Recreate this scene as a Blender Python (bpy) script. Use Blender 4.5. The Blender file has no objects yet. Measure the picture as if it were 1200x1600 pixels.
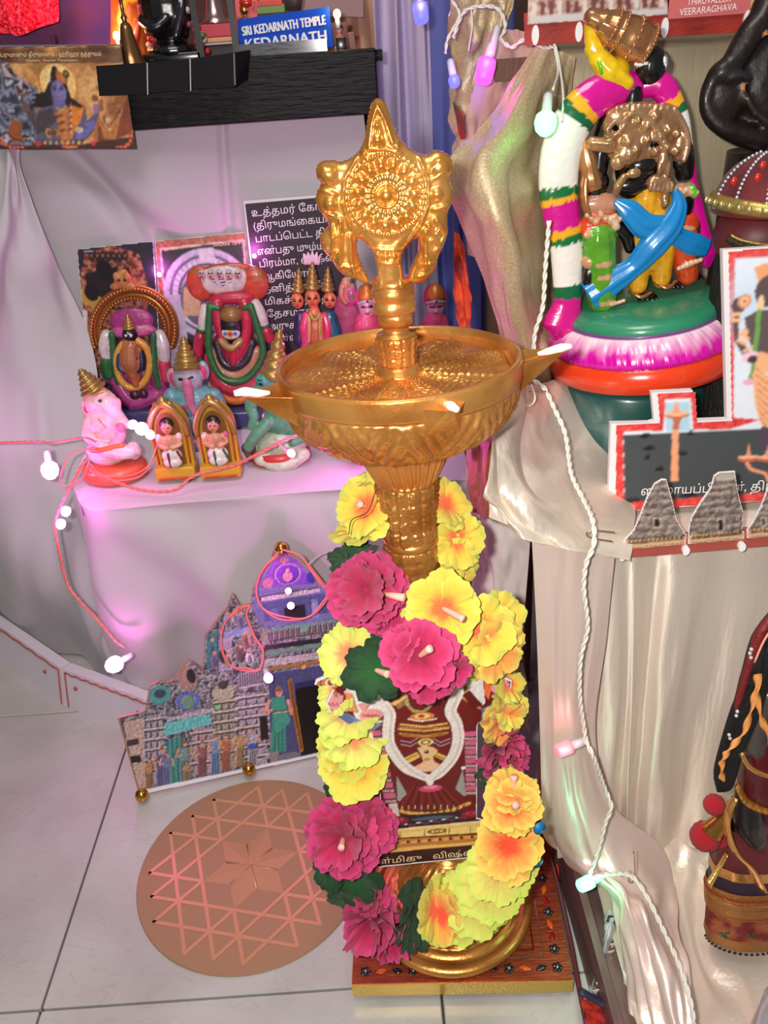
import bpy, bmesh, math, random
import numpy as np
from mathutils import Vector, Matrix, noise as mnoise
from mathutils.geometry import delaunay_2d_cdt
random.seed(7); np.random.seed(7)
SC = bpy.context.scene; COL = SC.collection

# ------------------------------------------------------------------ camera
CAM_H = .84; PITCH = math.radians(29); ROLL = math.radians(4); FOC = 1300.
R0 = np.array([1., 0, 0]); U0 = np.array([0, math.sin(PITCH), math.cos(PITCH)]); FW = np.array([0, math.cos(PITCH), -math.sin(PITCH)])
RT = math.cos(ROLL)*R0-math.sin(ROLL)*U0; UP = math.cos(ROLL)*U0+math.sin(ROLL)*R0
CP = np.array([0, 0, CAM_H])
cd = bpy.data.cameras.new('camera'); cam = bpy.data.objects.new('camera', cd); COL.objects.link(cam)
cd.sensor_fit = 'VERTICAL'; cd.sensor_height = 24; cd.lens = FOC/1600*24; cd.clip_start = .01
cam.matrix_world = Matrix(((RT[0], UP[0], -FW[0], CP[0]), (RT[1], UP[1], -FW[1], CP[1]), (RT[2], UP[2], -FW[2], CP[2]), (0, 0, 0, 1)))
SC.camera = cam
# ------------------------------------------------------------------ light
SC.view_settings.view_transform = 'Standard'; SC.view_settings.look = 'None'
SC.view_settings.exposure = 0.0; SC.view_settings.gamma = 1; SC.view_settings.use_curve_mapping = False
wd = bpy.data.worlds.new('world'); SC.world = wd; wd.use_nodes = True
wd.node_tree.nodes['Background'].inputs[0].default_value = (1, .97, .95, 1)
wd.node_tree.nodes['Background'].inputs[1].default_value = .16
def light(name, kind, loc, energy, color=(1, 1, 1), size=.1, aim=None, shape=None):
    l = bpy.data.lights.new(name, kind); l.energy = energy; l.color = color
    if kind == 'AREA': l.size = size
    else: l.shadow_soft_size = size
    o = bpy.data.objects.new(name, l); COL.objects.link(o); o.location = loc
    if aim is not None: o.rotation_euler = (Vector(aim)-Vector(loc)).to_track_quat('-Z', 'Y').to_euler()
    o['kind'] = 'helper'
    return o
light('camera_flash', 'AREA', (-.05, -.01, .875), 7.0, (1, .96, .90), .025, (0.05, .8, .35))
light('ceiling_tube_light', 'AREA', (-.15, .15, 2.2), 14, (1, .95, .93), .7, (0, .8, .3))  # unseen soft area light, added overhead for the room's ambient light

# ------------------------------------------------------------------ geometry helpers
def ray(px, py): return FW+RT*(px-600)/FOC-UP*(py-800)/FOC
def at(px, py, y=None, z=None, x=None):
    d = ray(px, py)
    t = (y-0)/d[1] if y is not None else ((z-CAM_H)/d[2] if z is not None else x/d[0])
    return CP+d*t
def mpp(p): return float((np.asarray(p)-CP)@FW)/FOC      # metres per photo pixel at a point
def lin(c):
    c = np.asarray(c, float)/255.
    return np.where(c <= .04045, c/12.92, ((c+.055)/1.055)**2.4)
MATS = {}
def mat(name, col=(200, 200, 200), rough=.6, metal=0., aniso=None, bump=None, vc=False, emit=None, sheen=0, coat=0, trans=0, var=None, wave=None, spec=None):
    if name in MATS: return MATS[name]
    m = bpy.data.materials.new(name); m.use_nodes = True; nt = m.node_tree; b = nt.nodes['Principled BSDF']
    N = lambda t: nt.nodes.new(t)
    b.inputs['Base Color'].default_value = (*lin(col), 1); b.inputs['Roughness'].default_value = rough; b.inputs['Metallic'].default_value = metal
    if sheen: b.inputs['Sheen Weight'].default_value = sheen
    if coat: b.inputs['Coat Weight'].default_value = coat; b.inputs['Coat Roughness'].default_value = .12
    if trans: b.inputs['Transmission Weight'].default_value = trans
    if aniso: b.inputs['Anisotropic'].default_value = aniso[0]; b.inputs['Anisotropic Rotation'].default_value = aniso[1]
    if spec is not None: b.inputs['Specular IOR Level'].default_value = spec
    if emit: b.inputs['Emission Color'].default_value = (*lin(emit[0]), 1); b.inputs['Emission Strength'].default_value = emit[1]
    tc = N('ShaderNodeTexCoord')
    if vc:
        a = N('ShaderNodeAttribute'); a.attribute_name = 'Col'; nt.links.new(a.outputs['Color'], b.inputs['Base Color'])
    if var:   # (scale, colour2, detail, lo, hi)
        n = N('ShaderNodeTexNoise'); n.inputs['Scale'].default_value = var[0]; n.inputs['Detail'].default_value = var[2]
        r = N('ShaderNodeValToRGB'); r.color_ramp.elements[0].position = var[3]; r.color_ramp.elements[1].position = var[4]
        r.color_ramp.elements[0].color = (*lin(col), 1); r.color_ramp.elements[1].color = (*lin(var[1]), 1)
        if len(var) > 5:
            mp = N('ShaderNodeMapping'); mp.inputs['Scale'].default_value = var[5]; nt.links.new(tc.outputs['Object'], mp.inputs[0]); nt.links.new(mp.outputs[0], n.inputs['Vector'])
        else: nt.links.new(tc.outputs['Object'], n.inputs['Vector'])
        nt.links.new(n.outputs['Fac'], r.inputs[0]); nt.links.new(r.outputs[0], b.inputs['Base Color'])
    if bump:  # (scale, strength, distance)
        n = N('ShaderNodeTexNoise'); n.inputs['Scale'].default_value = bump[0]; n.inputs['Detail'].default_value = 4
        if len(bump) > 3:
            mp = N('ShaderNodeMapping'); mp.inputs['Scale'].default_value = bump[3]; nt.links.new(tc.outputs['Object'], mp.inputs[0]); nt.links.new(mp.outputs[0], n.inputs['Vector'])
        else: nt.links.new(tc.outputs['Object'], n.inputs['Vector'])
        bp = N('ShaderNodeBump'); bp.inputs['Strength'].default_value = bump[1]; bp.inputs['Distance'].default_value = bump[2]
        nt.links.new(n.outputs['Fac'], bp.inputs['Height']); nt.links.new(bp.outputs[0], b.inputs['Normal'])
    MATS[name] = m
    return m
def shift(o):
    v = Vector((0, 0, 0))
    while o is not None: v += o.location; o = o.parent
    return np.array(v)
def tag(o, label=None, cat=None, group=None, kind=None):
    if label: o['label'] = label
    if cat: o['category'] = cat
    if group: o['group'] = group
    if kind: o['kind'] = kind
    return o
def thing(name, label, cat, loc=(0, 0, 0), group=None):
    o = bpy.data.objects.new(name, None); COL.objects.link(o); o.location = Vector([float(a) for a in loc]); o.empty_display_size = .02
    return tag(o, label, cat, group)
def obj(name, vf, m, parent=None, smooth=True, label=None, cat=None, group=None, kind=None, cols=None):
    v, f = vf[0], vf[1]
    if len(vf) > 2 and cols is None: cols = vf[2]
    v = np.asarray(v, float).reshape(-1, 3)
    org = np.zeros(3)
    if parent is not None: v = v-shift(parent)
    else:
        org = np.array([(v[:, 0].min()+v[:, 0].max())/2, (v[:, 1].min()+v[:, 1].max())/2, v[:, 2].min()]); v = v-org
    me = bpy.data.meshes.new(name); me.from_pydata([tuple(p) for p in v.tolist()], [], f if isinstance(f, list) else f.tolist())
    if smooth is True: me.polygons.foreach_set('use_smooth', np.ones(len(me.polygons), bool))
    elif smooth == 'auto': me.polygons.foreach_set('use_smooth', np.ones(len(me.polygons), bool)); me.set_sharp_from_angle(angle=math.radians(38))
    if cols is not None:
        ca = me.color_attributes.new('Col', 'FLOAT_COLOR', 'POINT'); cc = np.ones((len(v), 4)); cc[:, :3] = cols; ca.data.foreach_set('color', cc.ravel())
    me.materials.append(m); me.validate(); me.update()
    o = bpy.data.objects.new(name, me); COL.objects.link(o); o.parent = parent; o.location = Vector(org.tolist())
    return tag(o, label, cat, group, kind)
def join(*a):
    if len(a) == 1 and isinstance(a[0], list): a = a[0]
    vs, fs, cs, n = [], [], [], 0
    for x in a:
        v = np.asarray(x[0], float).reshape(-1, 3); vs.append(v)
        fs += [[i+n for i in q] for q in (x[1] if isinstance(x[1], list) else x[1].tolist())]; n += len(v)
        if len(x) > 2: cs.append(np.broadcast_to(x[2], v.shape))
    return (np.concatenate(vs), fs, np.concatenate(cs)) if cs else (np.concatenate(vs), fs)
def colr(vf, c): return (vf[0], vf[1], np.broadcast_to(lin(c), (len(vf[0]), 3)))
def gridf(nu, nv, wrap=False):
    f = []
    for i in range(nu-1):
        for j in range(nv if wrap else nv-1):
            k = (j+1) % nv; f.append([i*nv+j, i*nv+k, (i+1)*nv+k, (i+1)*nv+j])
    return f
def frame(d, up=(0, 0, 1)):
    d = np.asarray(d, float); d = d/np.linalg.norm(d); u = np.asarray(up, float)
    if abs(d@u) > .98: u = np.array([0, 1., 0])
    a = np.cross(u, d); a /= np.linalg.norm(a); b = np.cross(d, a); return a, b, d
def lathe(prof, n=32, c=(0, 0, 0), axis=(0, 0, 1), disp=None, cap=True):
    a, b, d = frame(axis, (0, 1, 0)); c = np.asarray(c, float); V = []
    t = np.arange(n)*2*math.pi/n
    for k, (r, z) in enumerate(prof):
        rr = np.full(n, float(r))
        if disp is not None: rr = rr+disp(t, k/(len(prof)-1), r, z)
        V.append(c+d*z+np.outer(rr*np.cos(t), a)+np.outer(rr*np.sin(t), b))
    f = gridf(len(prof), n, True); V = np.concatenate(V)
    if cap:
        f.append(list(range(n))[::-1]); f.append(list(range((len(prof)-1)*n, len(prof)*n)))
    return V, f
def smoothpath(p, k=6):
    p = np.asarray(p, float); 
    if k <= 1 or len(p) < 3: return p
    q = np.vstack([2*p[0]-p[1], p, 2*p[-1]-p[-2]]); o = []
    for i in range(len(p)-1):
        a, b, c, d = q[i:i+4]
        for t in np.arange(k)/k: o.append(.5*((2*b)+(c-a)*t+(2*a-5*b+4*c-d)*t*t+(3*b-a-3*c+d)*t**3))
    o.append(p[-1]); return np.array(o)
def tube(p, r, n=8, k=1, cap=True, flat=1., up=(0, 0, 1)):
    p = np.asarray(p, float); r0 = np.atleast_1d(np.asarray(r, float)); r0 = np.interp(np.linspace(0, 1, len(p)), np.linspace(0, 1, len(r0)), r0)
    if k > 1:
        pp = smoothpath(p, k); r0 = np.interp(np.linspace(0, 1, len(pp)), np.linspace(0, 1, len(p)), r0); p = pp
    t = np.arange(n)*2*math.pi/n; V = []; T = np.gradient(p, axis=0); T /= np.maximum(np.linalg.norm(T, axis=1), 1e-9)[:, None]
    a, b, _ = frame(T[0], up)
    for i in range(len(p)):
        a = a-T[i]*(a@T[i]); a /= np.linalg.norm(a); b = np.cross(T[i], a)
        V.append(p[i]+r0[i]*(np.outer(np.cos(t), a)+flat*np.outer(np.sin(t), b)))
    f = gridf(len(p), n, True)
    if cap: f.append(list(range(n))[::-1]); f.append(list(range((len(p)-1)*n, len(p)*n)))
    return np.concatenate(V), f
def ell(c, r, n=12, rot=None):
    r = np.broadcast_to(r, 3); V = [[0, 0, -1]]; 
    for i in range(1, n//2+1):
        ph = -math.pi/2+math.pi*i/(n//2+1)
        for j in range(n): V.append([math.cos(ph)*math.cos(2*math.pi*j/n), math.cos(ph)*math.sin(2*math.pi*j/n), math.sin(ph)])
    V.append([0, 0, 1]); V = np.array(V)*r; m = n//2
    f = [[0, 1+(j+1) % n, 1+j] for j in range(n)]
    for i in range(m-1):
        for j in range(n): f.append([1+i*n+j, 1+i*n+(j+1) % n, 1+(i+1)*n+(j+1) % n, 1+(i+1)*n+j])
    L = 1+m*n; f += [[L, 1+(m-1)*n+j, 1+(m-1)*n+(j+1) % n] for j in range(n)]
    if rot is not None: V = V@np.array(rot).T
    return V+np.asarray(c, float), f
def rotm(x=0, y=0, z=0):
    from mathutils import Euler
    return np.array(Euler((math.radians(x), math.radians(y), math.radians(z))).to_matrix())
def box(c, s, rot=None, bev=0, seg=2):
    bm = bmesh.new(); bmesh.ops.create_cube(bm, size=1); bmesh.ops.scale(bm, vec=Vector(s), verts=bm.verts)
    if bev: bmesh.ops.bevel(bm, geom=bm.edges[:], offset=bev, segments=seg, profile=.5, affect='EDGES')
    v = np.array([q.co[:] for q in bm.verts]); f = [[q.index for q in p.verts] for p in bm.faces]; bm.free()
    if rot is not None: v = v@np.array(rot).T
    return v+np.asarray(c, float), f
def hexa(b4, t4):   # bottom quad, top quad (same winding)
    v = np.array(list(b4)+list(t4), float)
    return v, [[3, 2, 1, 0], [4, 5, 6, 7], [0, 1, 5, 4], [1, 2, 6, 5], [2, 3, 7, 6], [3, 0, 4, 7]]
def prism(pts, th, n):   # planar outline (3D points) extruded by th along n
    p = np.asarray(pts, float); q = p+np.asarray(n, float)*th; k = len(p)
    v = np.vstack([p, q]); f = [list(range(k))[::-1], [k+i for i in range(k)]]+[[i, (i+1) % k, k+(i+1) % k, k+i] for i in range(k)]
    return v, f
def patch(C, nu, nv, fold=None):   # Catmull-Rom surface through a grid of 3D control points
    C = np.asarray(C, float)
    def up(P, n):
        m = P.shape[0]; Q = np.concatenate([2*P[:1]-P[1:2], P, 2*P[-1:]-P[-2:-1]]); t = np.linspace(0, m-1-1e-6, n); i = t.astype(int); t = t-i
        sh = (n,)+(1,)*(P.ndim-1); t = t.reshape(sh); a, b, c, d = Q[i], Q[i+1], Q[i+2], Q[i+3]
        return .5*((2*b)+(c-a)*t+(2*a-5*b+4*c-d)*t*t+(3*b-a-3*c+d)*t**3)
    S = up(C, nu); S = up(S.transpose(1, 0, 2), nv).transpose(1, 0, 2)
    if fold is not None:
        du = np.gradient(S, axis=0); dv = np.gradient(S, axis=1); N = np.cross(dv, du); N /= np.maximum(np.linalg.norm(N, axis=2), 1e-9)[..., None]
        u, v = np.meshgrid(np.linspace(0, 1, nu), np.linspace(0, 1, nv), indexing='ij')
        S = S+N*fold(u, v)[..., None]
    return S.reshape(-1, 3), gridf(nu, nv)
_P = np.random.RandomState(3).permutation(256); _P = np.concatenate([_P, _P]); _G = np.random.RandomState(4).rand(256)
def vnoise(x, y):    # smooth value noise, vectorised
    x = np.asarray(x, float); y = np.asarray(y, float); xi = np.floor(x).astype(int); yi = np.floor(y).astype(int); fx = x-xi; fy = y-yi
    fx = fx*fx*(3-2*fx); fy = fy*fy*(3-2*fy)
    g = lambda a, b: _G[_P[(_P[a & 255]+b) & 255]]
    return (g(xi, yi)*(1-fx)+g(xi+1, yi)*fx)*(1-fy)+(g(xi, yi+1)*(1-fx)+g(xi+1, yi+1)*fx)*fy
def fbm(x, y, o=4):
    s = 0; a = .5
    for k in range(o): s = s+a*vnoise(x*2**k+7*k, y*2**k+3*k); a *= .5
    return s

# ---- sculpted, painted clay: ellipsoids and tapering rods merged into one continuous surface, coloured by the nearest one
def E(c, r, col, rot=None): return ('e', np.asarray(c, float), np.broadcast_to(np.asarray(r, float), 3), lin(col), None if rot is None else np.array(rot))
def K(p, r, col, k=4): 
    p = smoothpath(p, k); r = np.interp(np.linspace(0, 1, len(p)), np.linspace(0, 1, len(np.atleast_1d(r))), np.atleast_1d(r)); return ('k', p, r, lin(col), None)
def SPOT(c, r, col, rot=None): return ('s', np.asarray(c, float), np.broadcast_to(np.asarray(r, float), 3), lin(col), None if rot is None else np.array(rot))
def SLINE(p, r, col): return ('l', smoothpath(p, 4), np.atleast_1d(r), lin(col), None)
def clay_vf(prims, vox, smooth=2):
    parts = []
    for q in prims:
        if q[0] == 'e': parts.append(ell(q[1], q[2], 16, q[4]))
        elif q[0] == 'k':
            parts.append(tube(q[1], q[2], 10)); parts.append(ell(q[1][0], q[2][0], 10)); parts.append(ell(q[1][-1], q[2][-1], 10))
    v, f = join([(a[0], a[1]) for a in parts])
    me = bpy.data.meshes.new('tmp'); me.from_pydata(v.tolist(), [], f); o = bpy.data.objects.new('tmp', me); COL.objects.link(o)
    r = o.modifiers.new('r', 'REMESH'); r.mode = 'VOXEL'; r.voxel_size = vox; r.adaptivity = 0
    if smooth: s = o.modifiers.new('s', 'SMOOTH'); s.iterations = smooth; s.factor = .5
    dg = bpy.context.evaluated_depsgraph_get(); ev = o.evaluated_get(dg); m2 = ev.to_mesh()
    V = np.empty(len(m2.vertices)*3); m2.vertices.foreach_get('co', V); V = V.reshape(-1, 3)
    nl = len(m2.loops); L = np.empty(nl, int); m2.loops.foreach_get('vertex_index', L); S = np.empty(len(m2.polygons), int); m2.polygons.foreach_get('loop_start', S)
    T = np.append(S[1:], nl)
    Ff = L.reshape(-1, 4).tolist() if nl == 4*len(S) else [L[a:b].tolist() for a, b in zip(S, T)]
    ev.to_mesh_clear(); bpy.data.objects.remove(o); bpy.data.meshes.remove(me)
    best = np.full(len(V), 1e9); C = np.zeros((len(V), 3))
    def segd(q, line=False):
        d = np.full(len(V), 1e9); P = q[1]; R = q[2] if len(q[2]) == len(P) else np.full(len(P), q[2][0])
        for a, b, ra, rb in zip(P[:-1], P[1:], R[:-1], R[1:]):
            ab = b-a; t = np.clip(((V-a)@ab)/max(ab@ab, 1e-12), 0, 1); d = np.minimum(d, np.linalg.norm(V-a-np.outer(t, ab), axis=1)-(ra+(rb-ra)*t))
        return d
    for q in prims:
        if q[0] in 'es':
            w = V-q[1]
            if q[4] is not None: w = w@q[4]
            d = (np.linalg.norm(w/q[2], axis=1)-1)*q[2].min()
        else: d = segd(q)
        if q[0] in 'ek':
            m = d < best; best[m] = d[m]; C[m] = q[3]
        else:
            m = d < 0; C[m] = q[3]
    w = fbm(V[:, 0]*160+V[:, 1]*90, V[:, 2]*160+V[:, 1]*60, 3)+.35*fbm(V[:, 0]*900, V[:, 2]*900, 1); return V, Ff, np.clip(C*(.55+.6*w)[:, None], 0, 1)
def clay(name, prims, vox, m, parent=None, smooth=2, **k): return obj(name, clay_vf(prims, vox, smooth), m, parent, True, **k)

# ---- flat printed artwork: a canvas of colour cells on a plane
class Plane:
    def __init__(s, p0, n, up=(0, 0, 1)):
        s.p = np.asarray(p0, float); s.n = np.asarray(n, float)/np.linalg.norm(n); u = np.asarray(up, float); s.v = u-s.n*(u@s.n); s.v /= np.linalg.norm(s.v); s.u = np.cross(s.v, s.n)
    def hit(s, px, py): d = ray(px, py); return CP+d*((s.p-CP)@s.n)/(d@s.n)
    def uv(s, px, py): q = s.hit(px, py)-s.p; return np.array([q@s.u, q@s.v])
    def uvs(s, pts): return np.array([s.uv(*p) for p in pts])
    def xyz(s, uv, off=0): uv = np.atleast_2d(uv); return s.p+np.outer(uv[:, 0], s.u)+np.outer(uv[:, 1], s.v)+s.n*off
def pmask(X, Y, P):
    m = np.zeros(X.shape, bool); P = np.asarray(P, float); j = len(P)-1
    for i in range(len(P)):
        (x1, y1), (x2, y2) = P[i], P[j]
        if y1 != y2: m ^= ((y1 > Y) != (y2 > Y)) & (X < (x2-x1)*(Y-y1)/(y2-y1)+x1)
        j = i
    return m
def sdist(X, Y, P, closed=True):
    P = np.asarray(P, float); d = np.full(X.shape, 1e9); n = len(P)
    for i in range(n if closed else n-1):
        a = P[i]; b = P[(i+1) % n]; ab = b-a; t = np.clip(((X-a[0])*ab[0]+(Y-a[1])*ab[1])/max(ab@ab, 1e-12), 0, 1)
        d = np.minimum(d, np.hypot(X-a[0]-t*ab[0], Y-a[1]-t*ab[1]))
    return d
class Print:      # canvas over a rectangle of a plane, painted in that plane's own coordinates
    def __init__(s, pl, lo, hi, cell, base=(255, 255, 255), T=None):
        s.pl = pl; s.nx = max(2, int((hi[0]-lo[0])/cell)+1); s.ny = max(2, int((hi[1]-lo[1])/cell)+1)
        s.X, s.Y = np.meshgrid(np.linspace(lo[0], hi[0], s.nx), np.linspace(lo[1], hi[1], s.ny)); s.C = np.tile(lin(base), (s.ny, s.nx, 1)); s.T = T or (lambda p: np.asarray(p, float)); s.cell = cell
    def put(s, m, c, a=1.):
        c = lin(c) if not isinstance(c, np.ndarray) or c.ndim == 1 else c
        if m.dtype == bool: s.C[m] = s.C[m]*(1-a)+(c if c.ndim == 1 else c[m])*a
        else: w = (m*a)[..., None]; s.C = s.C*(1-w)+c*w
    def poly(s, P, c, a=1.): s.put(pmask(s.X, s.Y, s.T(P)), c, a)
    def line(s, P, w, c, closed=False, a=1.): s.put(sdist(s.X, s.Y, s.T(P), closed) < w, c, a)
    def ell(s, p, rx, ry, c, a=1., ring=None, ang=0):
        p = s.T([p])[0]; dx = s.X-p[0]; dy = s.Y-p[1]; ca, sa = math.cos(ang), math.sin(ang); dx, dy = dx*ca+dy*sa, -dx*sa+dy*ca; q = np.hypot(dx/rx, dy/ry); s.put((q < 1) & (q > 1-(ring or 2)), c, a)
    def glow(s, p, r, c, a=1.): p = s.T([p])[0]; s.put(np.clip(1-np.hypot(s.X-p[0], s.Y-p[1])/r, 0, 1)**1.5, c, a)
    def noise(s, sc, amt, seed=0): 
        n = fbm(s.X*sc+seed, s.Y*sc+seed*3, 3)-.45; s.C = np.clip(s.C*(1+amt*n[..., None]*2), 0, 1)
    def speck(s, m, cols, sc, seed=0):    # mottled cells
        n = vnoise(s.X*sc+seed, s.Y*sc-seed)+.35*vnoise(s.X*sc*2.3, s.Y*sc*2.3+seed); k = np.clip(((n-.25)*len(cols)), 0, len(cols)-1).astype(int)
        cc = np.array([lin(c) for c in cols])[k]; s.C[m] = cc[m]
    def carve(s, amt, edge=.5):     # printed photographs of carved stone show their own chisel shading
        L = s.C.mean(2); g = np.zeros_like(L); g[1:-1, 1:-1] = (L[2:, :-2]-L[:-2, 2:]); e = np.zeros_like(L); e[1:-1, 1:-1] = np.abs(L[1:-1, 2:]-L[1:-1, :-2])+np.abs(L[2:, 1:-1]-L[:-2, 1:-1]); s.C = np.clip(s.C*(1+np.clip(amt*g, -.5, .7)-np.clip(edge*e, 0, .6))[..., None], 0, 1)
    def build(s, name, m, parent, off=.0006, clip=None):
        B = s.C.copy(); B[1:-1] = (s.C[:-2]+2*s.C[1:-1]+s.C[2:])/4; D = B.copy(); D[:, 1:-1] = (B[:, :-2]+2*B[:, 1:-1]+B[:, 2:])/4; s.C = D
        V = s.pl.xyz(np.c_[s.X.ravel(), s.Y.ravel()], off)
        i, j = np.meshgrid(np.arange(s.ny-1), np.arange(s.nx-1), indexing='ij'); a = i*s.nx+j
        F = np.stack([a, a+1, a+s.nx+1, a+s.nx], -1).reshape(-1, 4); C = s.C.reshape(-1, 3)
        if clip is not None:
            k = pmask(s.X, s.Y, clip).ravel(); F = F[k[F].all(1)]; used = np.unique(F); mp = -np.ones(len(V), int); mp[used] = np.arange(len(used)); V = V[used]; C = C[used]; F = mp[F]
        return obj(name, (V, F), m, parent, False, cols=C)
def card(name, pl, P, th, m, parent, off=0.): return obj(name, prism(pl.xyz(P, off-th), th, pl.n), m, parent, False)

# ---- lettering: font outlines filled by the non-zero rule (the bundled Tamil font has overlapping strokes)
_TX = {}
def text_uv(body, bold=False):
    if (body, bold) in _TX: return _TX[(body, bold)]
    c = bpy.data.curves.new('tmp', 'FONT'); c.body = body; c.resolution_u = 3; o = bpy.data.objects.new('tmp', c); COL.objects.link(o)
    dg = bpy.context.evaluated_depsgraph_get(); cc = o.to_curve(dg); V, F = [], []
    glyph = {}
    loops = []
    for sp in cc.splines:
        bp = sp.bezier_points; n = len(bp); L = []
        for i in range(n):
            a, b = bp[i], bp[(i+1) % n]
            for t in (0, .25, .5, .75):
                q = (1-t)**3*a.co+3*(1-t)**2*t*a.handle_right+3*(1-t)*t*t*b.handle_left+t**3*b.co; L.append((q.x, q.y))
        loops.append(np.array(L))
    o.to_curve_clear(); bpy.data.objects.remove(o)
    while loops:     # cluster loops that overlap in x
        g = [loops.pop(0)]; lo, hi = g[0][:, 0].min(), g[0][:, 0].max(); ch = True
        while ch:
            ch = False
            for k in range(len(loops)-1, -1, -1):
                l = loops[k]
                if l[:, 0].min() < hi and l[:, 0].max() > lo: g.append(loops.pop(k)); lo = min(lo, l[:, 0].min()); hi = max(hi, l[:, 0].max()); ch = True
        pts = []; ed = []
        for l in g: n = len(pts); pts += [Vector(p) for p in l]; ed += [(n+i, n+(i+1) % len(l)) for i in range(len(l))]
        vv, _, ff, *_ = delaunay_2d_cdt(pts, ed, [], 0, 1e-5)
        n0 = len(V); V += [(p.x, p.y) for p in vv]
        for t in ff:
            cx = sum(vv[i].x for i in t)/3; cy = sum(vv[i].y for i in t)/3; w = 0
            for l in g:
                a = l; b = np.roll(l, -1, 0); s = (a[:, 0]-cx)*(b[:, 1]-cy)-(b[:, 0]-cx)*(a[:, 1]-cy)
                w += int(((a[:, 1] <= cy) & (b[:, 1] > cy) & (s > 0)).sum())-int(((a[:, 1] > cy) & (b[:, 1] <= cy) & (s < 0)).sum())
            if w: F.append([n0+i for i in t])
    _TX[(body, bold)] = (np.array(V), F); return _TX[(body, bold)]
def lettering(name, body, pl, p, size, m, parent, ang=0., off=.0012, sx=1., width=None, clipx=None, color=None):
    V, F = text_uv(body); V = V.copy()
    if width: sx = width/((V[:, 0].max()-V[:, 0].min())*size)
    V = V*np.array([size*sx, size]); c, s = math.cos(ang), math.sin(ang); V = V@np.array([[c, s], [-s, c]])+np.asarray(p)
    if clipx is not None: F = [f for f in F if max(V[i, 0] for i in f) < clipx]
    return obj(name, (pl.xyz(V, off), F), m, parent, False)
PRINTM = mat('printed_paper', rough=.45, vc=True)
PAINT = mat('glossy_paint', rough=.25, vc=True, coat=.6, bump=(60, .25, .002))
CLAY = mat('painted_clay', rough=.4, vc=True, coat=.25, bump=(140, .35, .0015))
# ------------------------------------------------------------------ structure: floor, back wall
fl = obj('floor', box((0, .9, -.012), (2.6, 2.6, .008)), mat('grout', (70, 62, 58), .9), None, False, kind='structure')
TILE = mat('vitrified_tile', (190, 189, 184), .24, var=(9, (168, 164, 160), 6, .35, .75), bump=(60, .05, .001), coat=.2)
def tile_material():
    m = TILE; nt = m.node_tree; b = nt.nodes['Principled BSDF']; tc = nt.nodes.new('ShaderNodeTexCoord')
    # thin scratch-like veins over the mottling
    mp = nt.nodes.new('ShaderNodeMapping'); mp.inputs['Scale'].default_value = (1.2, 3.2, 1); mp.inputs['Rotation'].default_value = (0, 0, .5)
    n = nt.nodes.new('ShaderNodeTexNoise'); n.inputs['Scale'].default_value = 7; n.inputs['Detail'].default_value = 8; n.inputs['Distortion'].default_value = 1.6
    r = nt.nodes.new('ShaderNodeValToRGB'); e = r.color_ramp.elements; e[0].position = .49; e[0].color = (1, 1, 1, 1); e[1].position = .51; e[1].color = (1, 1, 1, 1); k = e.new(.5); k.color = (.62, .58, .55, 1)
    mx = nt.nodes.new('ShaderNodeMix'); mx.data_type = 'RGBA'; mx.blend_type = 'MULTIPLY'; mx.inputs[0].default_value = .28
    src = b.inputs['Base Color'].links[0].from_socket
    nt.links.new(tc.outputs['Object'], mp.inputs[0]); nt.links.new(mp.outputs[0], n.inputs['Vector']); nt.links.new(n.outputs['Fac'], r.inputs[0])
    nt.links.new(src, mx.inputs[6]); nt.links.new(r.outputs[0], mx.inputs[7]); nt.links.new(mx.outputs[2], b.inputs['Base Color'])
tile_material()
for i in range(-2, 3):
    for j in range(-1, 4):
        x0 = .024+.412*i; y0 = .513+.452*j
        obj('tile', box((x0+.206, y0+.226, -.004), (.4095, .4495, .008), bev=.0012, seg=1), TILE, fl, False)
obj('wall_back', box((0, 1.62, 1.0), (2.6, .04, 2.04)), mat('wall_paint', (96, 70, 62), .8, bump=(90, .1, .002)), None, False, kind='structure')
obj('wall_left', box((-1.3, .9, 1.0), (.04, 1.5, 2.04)), mat('wall_paint'), None, False, kind='structure')
# ------------------------------------------------------------------ steps and the cloths draped over them
COTTON = mat('white_cotton', (190, 186, 190), .9, bump=(900, .12, .0006), sheen=.2)
SILK = mat('silver_silk', (230, 214, 202), .40, .45, aniso=(.85, .25), bump=(260, .35, .0012, (1, 1, .12)), var=(3.2, (240, 226, 206), 3, .3, .7))
SILKP = mat('pinkish_silk', (226, 204, 194), .38, .35, bump=(260, .3, .001, (1, 1, .12)))
GOLDCLOTH = mat('beige_gold_cloth', (196, 172, 134), .42, .35, bump=(700, .5, .0012), var=(500, (220, 200, 164), 1, .4, .7))
WOODK = mat('black_wood', (9, 8, 8), .45, bump=(30, .8, .004, (1, 8, 8)), spec=.25)
WOODP = mat('dull_purple_wood', (118, 86, 84), .5, bump=(25, .5, .002, (1, 1, 10)), var=(14, (88, 62, 62), 5, .35, .65, (6, 1, 14)))
PLY = mat('brown_board', (92, 66, 44), .6, bump=(30, .4, .002, (6, 6, 1)))
def cpatch(name, rows, nu, nv, m, parent=None, fold=None, **k):
    C = np.array([[at(q[0], q[1], y=q[2]) for q in r] for r in rows]); return obj(name, patch(C, nu, nv, fold), m, parent, True, **k)
def folds(amp, k=4., seed=0, dirv=(1, 0), fine=.25):
    def f(u, v):
        a = u*dirv[0]+v*dirv[1]; w = fbm(u*3+seed, v*3+seed*2, 3)-.45
        return amp*(np.sin((a*k+w*2.2)*2*math.pi)*.5+fine*(fbm(u*9+seed, v*9, 3)-.45)*3)
    return f
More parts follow.
